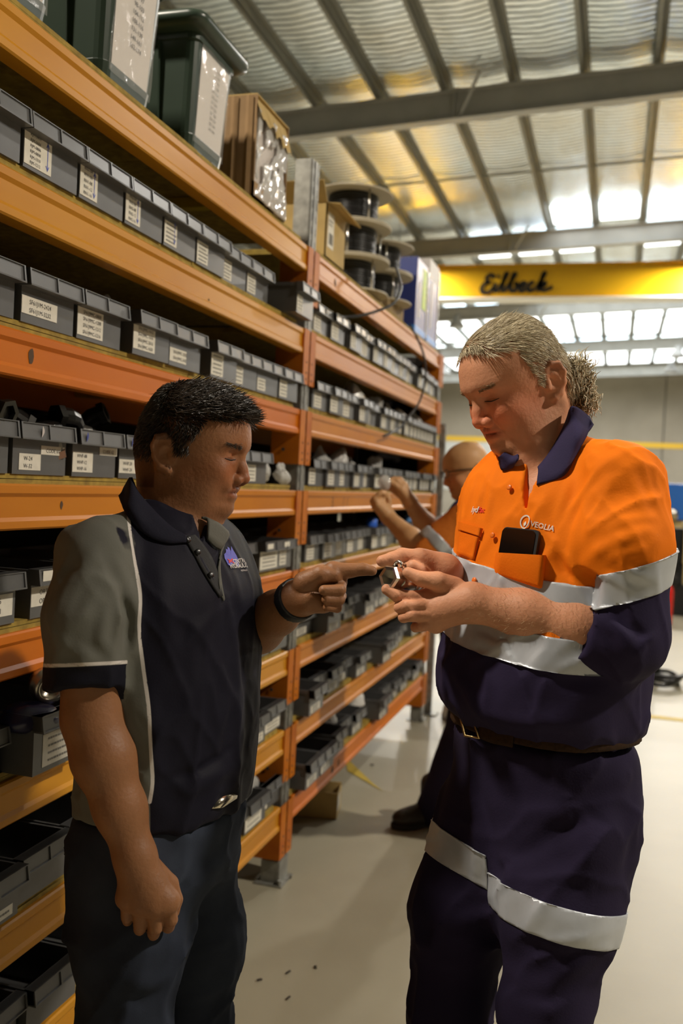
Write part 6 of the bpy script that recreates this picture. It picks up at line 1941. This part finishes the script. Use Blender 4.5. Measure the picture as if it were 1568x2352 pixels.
# cable spools
m_fl = mat('cream_flange', (.55, .49, .37), .55, var=.12, scale=5); m_cab = mat('black_cable', (.012, .012, .013), .35); m_bolt = m_steel
def spool(x, y, z, r, h, label):
    t = empty('cable_spool', (x, y, z), random.uniform(0, 6)); tag(t, label, 'spool', 'cable spools on top of the rack')
    for zz in (0, h - .008):
        q = MB(); q.lathe([(.0, zz), (r, zz), (r + .002, zz + .004), (r, zz + .008), (0, zz + .008)], 40); q.build('flange', m_fl, t)
    q = MB(); q.lathe([(r * .40, .008), (r * .40, h - .008)], 24); q.build('core', m_fl, t, True)
    q = MB()
    prof = []
    zz = .010; n = 13; dz = (h - .020) / n
    for k in range(n):
        for a in (0, 60, 120, 180): prof.append((r * .60 + dz * .5 * math.sin(R8(a)) + .002 * ((k * 7) % 3), zz + dz * (k + (1 - math.cos(R8(a))) / 2)))
    q.lathe([(r * .4, prof[0][1])] + prof + [(r * .4, prof[-1][1])], 32); q.build('cable_winding', m_cab, t, True)
    for k in range(3):
        a = 2.1 * k; q = MB(); q.tube([(r * .80 * math.cos(a), r * .80 * math.sin(a), .004), (r * .80 * math.cos(a), r * .80 * math.sin(a), h - .004)], .005, 8); q.build('tie_bolt', m_bolt, t, True)
    return t
m_wood = mat('pale_timber', (.36, .25, .12), .8, var=.3, scale=14)
for i, (x, y, z0) in enumerate([(-1.37, 4.56, .045), (-1.37, 5.06, .10)]):
    q = MB()
    for dx in (-.12, .10): q.box(x + dx - .04, x + dx + .04, y - .19, y + .19, TOPZ, TOPZ + z0)
    tag(q.build('timber_packer', m_wood, None, False, .003), ['pair of timber packers under the front spool stack', 'pair of timber packers under the rear spool stack'][i], 'packer')
names = ['lowest', 'middle', 'topmost']
for k in range(3): spool(-1.36, 4.56, TOPZ + .046 + .170 * k, .20, .168, f'cream-flanged spool of black cable, {names[k]} of the nearer stack of three')
for k in range(2): spool(-1.35, 5.06, TOPZ + .101 + .158 * k, .20, .156, f'cream-flanged spool of black cable, {["lower", "upper"][k]} of the farther stack of two')
# loose cable dropping over the beams
q = MB()
cpts = [at(905, 600, 4.55), at(917, 640, 4.50), at(920, 665, 4.46), at(905, 695, 4.36), at(870, 713, 4.25), at(830, 724, 4.15), at(795, 728, 4.08), at(775, 727, 4.02)]
_, yy = smooth_tab(np.arange(len(cpts)), np.array(cpts), 40); q.tube(list(yy), .0065, 8)
tag(q.build('loose_cable', m_cab, None, True), 'black cable end looping from the spools across the top beam', 'cable')
q = MB()
cpts = [at(940, 745, 4.98), at(957, 775, 5.0), at(972, 812, 5.05), at(977, 850, 5.10), at(974, 885, 5.12), at(962, 925, 5.05), at(940, 955, 4.95), at(915, 985, 4.82), at(880, 1002, 4.66)]
_, yy = smooth_tab(np.arange(len(cpts)), np.array(cpts), 40); q.tube(list(yy), .006, 8)
tag(q.build('loose_cable', m_cab, None, True), 'thin black cable hanging in front of the far bay near its end post', 'cable')
# blue cartons at the far end
m_blue = mat('blue_carton_print', (.045, .065, .28), .4, var=.15, scale=9); m_lblue = mat('light_blue_band', (.03, .22, .70), .4); m_yg = mat('lime_label', (.50, .68, .03), .5); m_wht = mat('white_carton', (.62, .58, .55), .5)
def bcarton(y0, y1, h, label, lime):
    yc = (y0 + y1) / 2; t = empty('blue_carton', (RX - .14, yc, TOPZ)); tag(t, label, 'carton', 'blue cartons on the rack top'); hw = (y1 - y0) / 2
    q = MB(); q.box(-.12, .12, -hw, hw, .035, h); q.build('carton_body', m_blue, t, False, .006)
    q = MB(); q.box(-.122, .122, -hw - .002, hw + .002, 0, .045); q.build('base_band', m_lblue, t, False, .003)
    q = MB(); q.box(-.121, .121, -hw - .001, hw + .001, h - .12, h + .002); q.build('top_band', m_wht if not lime else m_blue, t, False, .004)
    q = MB(); q.box(.12, .122, -hw * .55, -hw * .25, .10, h - .13); q.build('white_stripe', m_wht, t)
    if lime:
        q = MB(); q.box(.12, .1225, hw * .1, hw * .85, h - .27, h - .03); q.build('lime_label', m_yg, t)
    q = MB(); q.prism([(-.124, hw + .001), (.124, hw + .001), (.126, hw + .02), (.05, hw + .016), (-.05, hw + .022)], .01, h - .02, 'z'); q.build('clear_wrap', m_bagw, t)
bcarton(5.36, 5.66, .44, 'blue carton with lime green label at the far end of the rack top', True)
bcarton(5.72, 6.02, .52, 'blue carton with white top band, last on the rack top by the end post', False)
# ------------------------------------------------------------------ bags and fittings sticking out of the bins
BAGM = []
for k in range(4):
    F_ = Field(); rsd = np.random.RandomState(k)
    F_.ell((0, 0, .045), (.055, .045, .055), None, .02); F_.ell((.01, .02, .095), (.02 + .02 * (k % 2), .012, .05), None, .03)
    F_.disp.append(lambda P, k=k: .012 * wnoise(P, 38, 90 + k) + .006 * np.abs(wnoise(P, 80, 95 + k)))
    Vb, Qb = polygonize(F_, .006); Vb[:, 2] -= Vb[:, 2].min()
    BAGM.append([mesh_from('plastic_bag', Vb, Qb, m, True) for m in (m_bag, m_bagw)])
BLAB = []
def bag(bay, row, y, s=1.0, milky=0, k=0, x=-.11, dz=.045, label=None, rz=None):
    o = link('plastic_bag', BAGM[k][milky], None, (RX + x, y, LEV[row] + BH + BT + dz)); o.scale = (s, s, s * .95); o.rotation_euler = (0, 0, rz if rz is not None else random.uniform(0, 6))
    tag(o, label, 'bag', 'plastic bags lying in the grey bins'); return o
bag(0, 2, 2.10, .8, 0, 0, label='dark see-through bag behind second shelf bins, near bay, by the third label')
bag(0, 3, 2.90, .9, 0, 1, label='clear bag peaking above the third shelf bins left of the galvanised post')
bag(0, 3, 3.12, .75, 0, 2, -.06, .0, label='clear bag with bluish parts standing on the third shelf beside last near-bay bin')
bag(0, 3, 3.26, .55, 0, 3, -.03, .0, label='small clear bag slumped against the galvanised post on the third shelf')
bag(0, 7, 3.19, 1.15, 0, 0, -.10, .03, label='clear bag of white strips in the lowest near-bay bin by the post')
for i, (row, y, s, mk, k) in enumerate([(1, 4.75, .8, 1, 1), (1, 4.95, .75, 1, 2), (1, 5.35, .7, 0, 3), (2, 3.56, .6, 0, 0), (2, 4.42, 1.1, 1, 1), (2, 4.62, .9, 1, 2), (2, 4.85, .95, 0, 3), (2, 5.15, 1.0, 1, 0), (2, 5.45, .9, 1, 1), (2, 5.9, 1.2, 1, 2),
                                        (3, 3.58, 1.15, 0, 3), (3, 3.95, 1.0, 0, 0), (3, 4.2, .95, 1, 1), (3, 4.45, .8, 0, 2), (3, 4.9, .9, 0, 3), (7, 4.66, 1.2, 1, 0), (7, 4.22, .9, 0, 1)]):
    nn = {1: 'first', 2: 'second', 3: 'third', 7: 'seventh'}[row]
    idx = ORD[[j for j, e in enumerate([z for z in [(1, 4.75), (1, 4.95), (1, 5.35), (2, 3.56), (2, 4.42), (2, 4.62), (2, 4.85), (2, 5.15), (2, 5.45), (2, 5.9), (3, 3.58), (3, 3.95), (3, 4.2), (3, 4.45), (3, 4.9), (7, 4.66), (7, 4.22)] if z[0] == row]) if e[1] == y][0]] if row != 7 else ('fifth' if y > 4.5 else 'third')
    if row == 7: lab = 'crumpled white bag bulging from a bin on the lowest far-bay shelf' if y > 4.5 else 'clear bag in the lowest far-bay shelf bins, left of the white bag'
    else: lab = f'{"milky" if mk else "clear"} bag above {nn} shelf bins, far bay, {idx} bag from the post'
    bag(1, row, y, s, mk, k, -.10, .04, lab)
m_dfit = mat('dark_oiled_steel', (.05, .048, .045), .28, .85, var=.4, scale=30)
m_gfit = mat('grey_zinc_fitting', (.35, .33, .29), .3, .9, var=.3, scale=30)
def elbow_mesh(name, m, r=.02):
    q = MB(); pts = [(0, 0, 0), (0, 0, .03), (.004, 0, .042), (.014, 0, .052), (.028, 0, .056), (.055, 0, .056)]
    q.tube(pts, [r, r, r * .95, r * .95, r, r], 14); q.lathe([(r * 1.25, 0), (r * 1.25, .016), (r * .8, .016), (r * .7, 0)], 6, 0, (.05, 0, .056), (1, 0, 0)); q.lathe([(r * 1.25, 0), (r * 1.25, .014), (r * .7, .014)], 6, 0, (0, 0, -.005), (0, 0, 1))
    return q.mesh(name, m)
def coupling_mesh(name, m, r=.03, L=.05):
    q = MB(); q.lathe([(r * .62, L * .3), (r * .62, 0), (r * .72, -.002), (r, .0), (r, L * .35), (r * 1.12, L * .36), (r * 1.12, L * .7), (r * .9, L * .72), (r * .9, L), (r * .6, L), (r * .55, L * .4), (0, L * .4)], 28)
    return q.mesh(name, m, True)
EM, EG, CG = elbow_mesh('pipe_elbow', m_dfit, .024), elbow_mesh('pipe_elbow', m_gfit, .022), coupling_mesh('pipe_coupling', m_gfit, .033, .06)
CD = coupling_mesh('pipe_coupling', m_dfit, .028, .05)
zi = LEV[3] + BH + BT + .085
for i, (me, y, x, rx_, ry_, dz, lab) in enumerate([(EM, 1.60, -.06, .6, .2, 0, 'dark pipe elbow in third shelf bin at left picture edge'), (EM, 1.68, -.10, -.4, .5, .005, 'dark pipe elbow heaped above the second visible third-shelf bin'), (EM, 1.76, -.07, 1.2, .3, .0, 'dark pipe elbow tilted above the code 61 bin'),
        (CD, 1.83, -.09, 1.0, .4, .012, 'dark pipe coupling between the code 61 and code 62 bins'), (EM, 1.89, -.06, -.6, .0, 0, 'dark pipe elbow at the left of the code 62 bin'), (CG, 1.985, -.07, 1.3, .6, .004, 'grey zinc coupling tilted above the code 62 bin'), (EM, 2.05, -.10, .3, -.4, .0, 'dark pipe elbow right of the grey coupling, near the dark-haired man'),
        (EG, 1.72, -.05, .2, 1.2, -.004, 'grey zinc elbow half sunk behind the round pale sticker')]):
    o = link('pipe_fitting', me, None, (RX + x, y, zi + dz)); o.rotation_euler = (rx_, ry_, i * 1.1); tag(o, lab, 'fitting', 'fittings heaped in the third shelf bins')
# big bright coupling with a gland in the pulled out bin
bc = empty('steel_coupling', (RX + .045, 1.70, LEV[5] + BH + BT + .165), 0); tag(bc, 'large bright steel coupling ring lying in the pulled-out bin behind the dark-haired man', 'coupling'); bpy.context.view_layer.update()
mc = coupling_mesh('ring', mat('bright_zinc', (.60, .55, .46), .28, .95), .034, .05)
o = link('ring', mc, bc); o.rotation_euler = (R8(90 - 8), R8(0), R8(52 + 180)); 
q = MB(); q.tube([(-.01, .035, .005), (-.02, .075, .012)], .012, 10); q.lathe([(.016, 0), (.016, .018), (.008, .018)], 6, 0, (-.018, .066, .011), (-.2, .9, .1)); q.build('side_nipple', m_gfit, bc, True)
m_bluebag = mat('blue_film', (.02, .02, .08), .25, alpha=.7, spec=.5)
F_ = Field(); F_.ell((RX + .02, 1.67, LEV[5] + .225), (.06, .07, .028), None, .02); F_.disp.append(lambda P: .010 * wnoise(P, 40, 99))
bgo = grow('parts_bag', F_, .006, m_bluebag, None); tag(bgo, 'dark blue film bag of fittings under the large bright coupling', 'bag')
# red clips glimpsed on the fourth shelf
for i, y in enumerate((2.93, 2.99, 3.04)):
    q = MB(); q.prism([(0, 0), (.016, 0), (.012, .022), (.004, .030)], y, y + .012, 'y'); q.v = [(v[0] + RX - .12, v[1], v[2] + LEV[4] + BH + BT + .095) for v in q.v]
    tag(q.build('red_clip', mat('red_plastic', (.5, .01, .008), .4), None), ['small red plastic clip on the fourth shelf, left of three', 'small red plastic clip on the fourth shelf, middle of three', 'small red plastic clip on the fourth shelf, right of three'][i], 'clip', 'red clips on the fourth shelf')
for i, y in enumerate((4.9, 5.2, 5.85)):
    q = MB(); q.lathe([(0, 0), (.03, 0), (.032, .01), (.032, .05), (.02, .065), (.0, .066)], 16); o = q.build('spray_cap', [mat('bright_blue_plastic', (.05, .18, .8), .3), mat('bright_blue_plastic', (.05, .18, .8), .3), mat('sky_blue_plastic', (.18, .42, .85), .3)][i], None, True)
    o.location = (RX - .1, y, LEV[4] + BH + BT + .085); tag(o, ['blue cap in the fourth shelf bins left of the bald man\'s arm', 'blue cap in the fourth shelf bins just behind the raised forearm', 'pale blue cap in the fourth shelf bins near the end post'][i], 'cap', 'blue caps in the far bay bins')
# yellow shelf support bars
for (y, lv) in ((2.74, 0), (1.95, 3 - 1), (2.7, 2)):
    q = MB(); q.box(RX - DEEP + .03, RX - .05, y - .02, y + .02, LEV[lv] + .06, LEV[lv] + BH - .002); rl(q).build('support_bar', mat('yellow_bar_paint', (.55, .38, .01), .5), rack)

# ------------------------------------------------------------------ floor and background
lb_ = empty('low_carton', (-1.285, 4.19, 0), R8(10)); tag(lb_, 'open low cardboard box with white label on the floor under the far bay', 'box'); bpy.context.view_layer.update()
q = MB(); hx, hy, H2 = .11, .085, .125
q.box(-hx, hx, -hy, -hy + .005, 0.001, H2); q.box(-hx, hx, hy - .005, hy, 0.001, H2); q.box(-hx, -hx + .005, -hy, hy, 0.001, H2); q.box(hx - .005, hx, -hy, hy, 0.001, H2 - .01); q.box(-hx, hx, -hy, hy, 0.001, .006)
q.build('box_wall', m_card2, lb_)
q = MB(); q.box(hx, hx + .001, -.065, .035, .03, .10); q.build('paper_label', m_paper, lb_)
# shrink-wrapped drum by the end of the rack
dr = empty('wrapped_drum', (-.80, 6.35, 0)); tag(dr, 'grey drum with crumpled clear wrap at its foot beyond the far bay', 'drum'); bpy.context.view_layer.update()
q = MB(); q.lathe([(.0, .02), (.19, .02), (.195, .05), (.19, .06), (.19, .30), (.196, .31), (.196, .33), (.19, .34), (.19, .60), (.197, .62), (.19, .64), (.0, .64)], 28); q.build('drum', mat('dull_grey_drum', (.22, .20, .16), .6, var=.2, scale=4), dr, True)
F_ = Field(); F_.func(lambda P: np.abs(np.hypot(P[:, 0] + .80, P[:, 1] - 6.35) - .235) - .018, (-.80, 6.35, .14), .34, 'u', 0); F_.plane((0, 0, .24), (0, 0, 1)); F_.plane((0, 0, .004), (0, 0, -1)); F_.disp.append(lambda P: .022 * wnoise(P, 22, 101) + .008 * wnoise(P, 60, 102))
grow('crumpled_wrap', F_, .011, m_bagw, dr)
q = MB(); q.box(-1.19, -1.145, 6.33, 6.375, 0, 2.0); q.box(-1.23, -1.10, 6.29, 6.415, 0, .008); q.lathe([(.024, 2.0), (.024, 2.02), (0, 2.03)], 8, 0, (-1.168, 6.352, 0))
tag(q.build('guard_post', m_galv, None), 'thin galvanised post standing past the far end of the rack', 'post')
# hose coil
q = MB(); pts = []
for k in range(90):
    a = k * .21; r = .17 + .012 * math.sin(k * .37) + .00035 * k; pts.append((.43 + r * math.cos(a), 8.3 + r * 1.1 * math.sin(a), .018 + .0011 * k + .006 * math.sin(k)))
pts += [(.62, 8.5, .06), (.80, 8.35, .10), (.98, 8.22, .09)]
q.tube(pts, .017, 8); tag(q.build('hose_coil', m_cab, None, True), 'black hose coiled on the floor behind the man in orange', 'hose')
q = MB(); q.lathe([(.0, .0), (.055, 0), (.055, .10), (.035, .13), (.02, .20), (.03, .21), (.03, .25), (.0, .26)], 14); o = q.build('hose_nozzle', m_black, None, True); o.location = (.40, 8.36, .06); tag(o, 'black fitting standing in the hose coil', 'nozzle')
# fire extinguisher
ex = empty('fire_extinguisher', (.69, 12.4, 0)); tag(ex, 'red fire extinguisher on the floor near the right picture edge', 'extinguisher')
q = MB(); q.lathe([(0, 0), (.085, 0), (.09, .02), (.09, .42), (.075, .48), (.035, .52), (.03, .53)], 22); q.build('cylinder', mat('red_enamel', (.55, .012, .01), .3), ex, True)
q = MB(); q.lathe([(.025, .52), (.025, .58), (0, .58)], 12); q.box(-.015, .12, -.012, .012, .58, .60); q.box(-.015, .10, -.012, .012, .615, .63); q.build('valve', m_black, ex)
q = MB(); q.tube([(.03, .0, .56), (.10, .05, .5), (.11, .07, .35), (.10, .07, .2)], .012, 8); q.build('hose', m_black, ex, True)
# machine tool: beige cabinet, dark mechanism, blue hood
mt = empty('machine_tool', (1.05, 13.6, 0)); tag(mt, 'beige machine cabinet with dark mechanism at the right picture edge', 'machine')
m_beige = mat('beige_enamel', (.46, .34, .14), .5)
q = MB(); q.box(-.12, .75, -.2, .4, .72, 1.28); q.box(-.02, .75, -.2, .4, .06, .66); q.build('cabinet', m_beige, mt, False, .015)
q = MB(); q.lathe([(0, 0), (.14, 0), (.14, .10), (.10, .12), (.10, .2), (0, .2)], 18, 0, (-.28, -.1, .82), (0, -1, 0)); q.lathe([(0, 0), (.10, 0), (.10, .1), (0, .1)], 16, 0, (-.22, -.1, .52), (0, -1, 0)); q.box(-.4, -.02, -.15, .2, .02, .42); q.box(-.3, -.1, -.1, .1, .42, 1.2); q.tube([(-.3, -.2, 1.0), (-.42, -.25, .8), (-.34, -.25, .55), (-.2, -.2, .7)], .03, 8); q.build('mechanism', m_black, mt)
bh = empty('blue_hood', (1.3, 15.5, 0)); tag(bh, 'bright blue machine hood beyond the beige cabinet', 'machine')
q = MB(); q.prism([(-.95, 1.28), (1.2, 1.28), (1.2, 1.84), (-.75, 1.84), (-.95, 1.72)], -.4, .4, 'y'); q.build('hood', mat('bright_blue_enamel', (.015, .13, .48), .4), bh, False, .02)
q = MB(); q.box(-.7, 1.0, -.35, .35, 0, 1.28); q.build('base', m_beige, bh, False, .02)
q = MB(); q.lathe([(0, 0), (.10, 0), (.10, .04), (.06, .06), (0, .06)], 18, 0, (-.45, -.4, 1.36), (0, -1, 0)); q.build('chrome_knob', m_steel, bh, True)
# bench with cartons behind the bald man
be = empty('packing_bench', (-3.2, 13.5, 0)); tag(be, 'grey packing bench behind the bald man', 'bench')
q = MB(); q.box(-1.1, 1.1, -.4, .4, .82, .87); q.build('bench_top', m_whitep, be, False, .005)
for sx in (-1, 1):
    for sy in (-1, 1):
        q = MB(); q.box(sx * 1.02 - .03, sx * 1.02 + .03, sy * .34 - .03, sy * .34 + .03, 0, .82); q.build('leg', m_raft, be)
for i, (x, y, w, h, m, lab) in enumerate([(-2.42, 13.3, .30, .34, m_wht, 'white carton on the bench, just left of the bald man'), (-2.62, 13.25, .16, .24, mat('sky_blue_carton', (.12, .30, .55), .5), 'sky blue carton on the bench beside the rack end'), (-2.30, 13.15, .12, .15, mat('lemon_tub', (.70, .50, .02), .4), 'yellow tub on the bench under the bald man\'s chin'), (-2.75, 13.6, .5, .62, m_whitep, 'tall pale carton at the back of the packing bench')]):
    q = MB(); q.box(-w / 2, w / 2, -.15, .15, 0, h - .03); q.box(-w / 2 - .006, w / 2 + .006, -.156, .156, h - .03, h); q.box(-w * .3, w * .3, -.1515, -.15, h * .25, h * .6)
    o = q.build('bench_carton', m, None, False, .006); o.location = (x, y, .871); tag(o, lab, 'carton')
q = MB(); q.box(-1.9, -1.82, 45.86, 45.93, 0, 6.7); tag(q.build('downpipe', m_white, None), 'pale downpipe running up the far concrete wall', 'pipe')
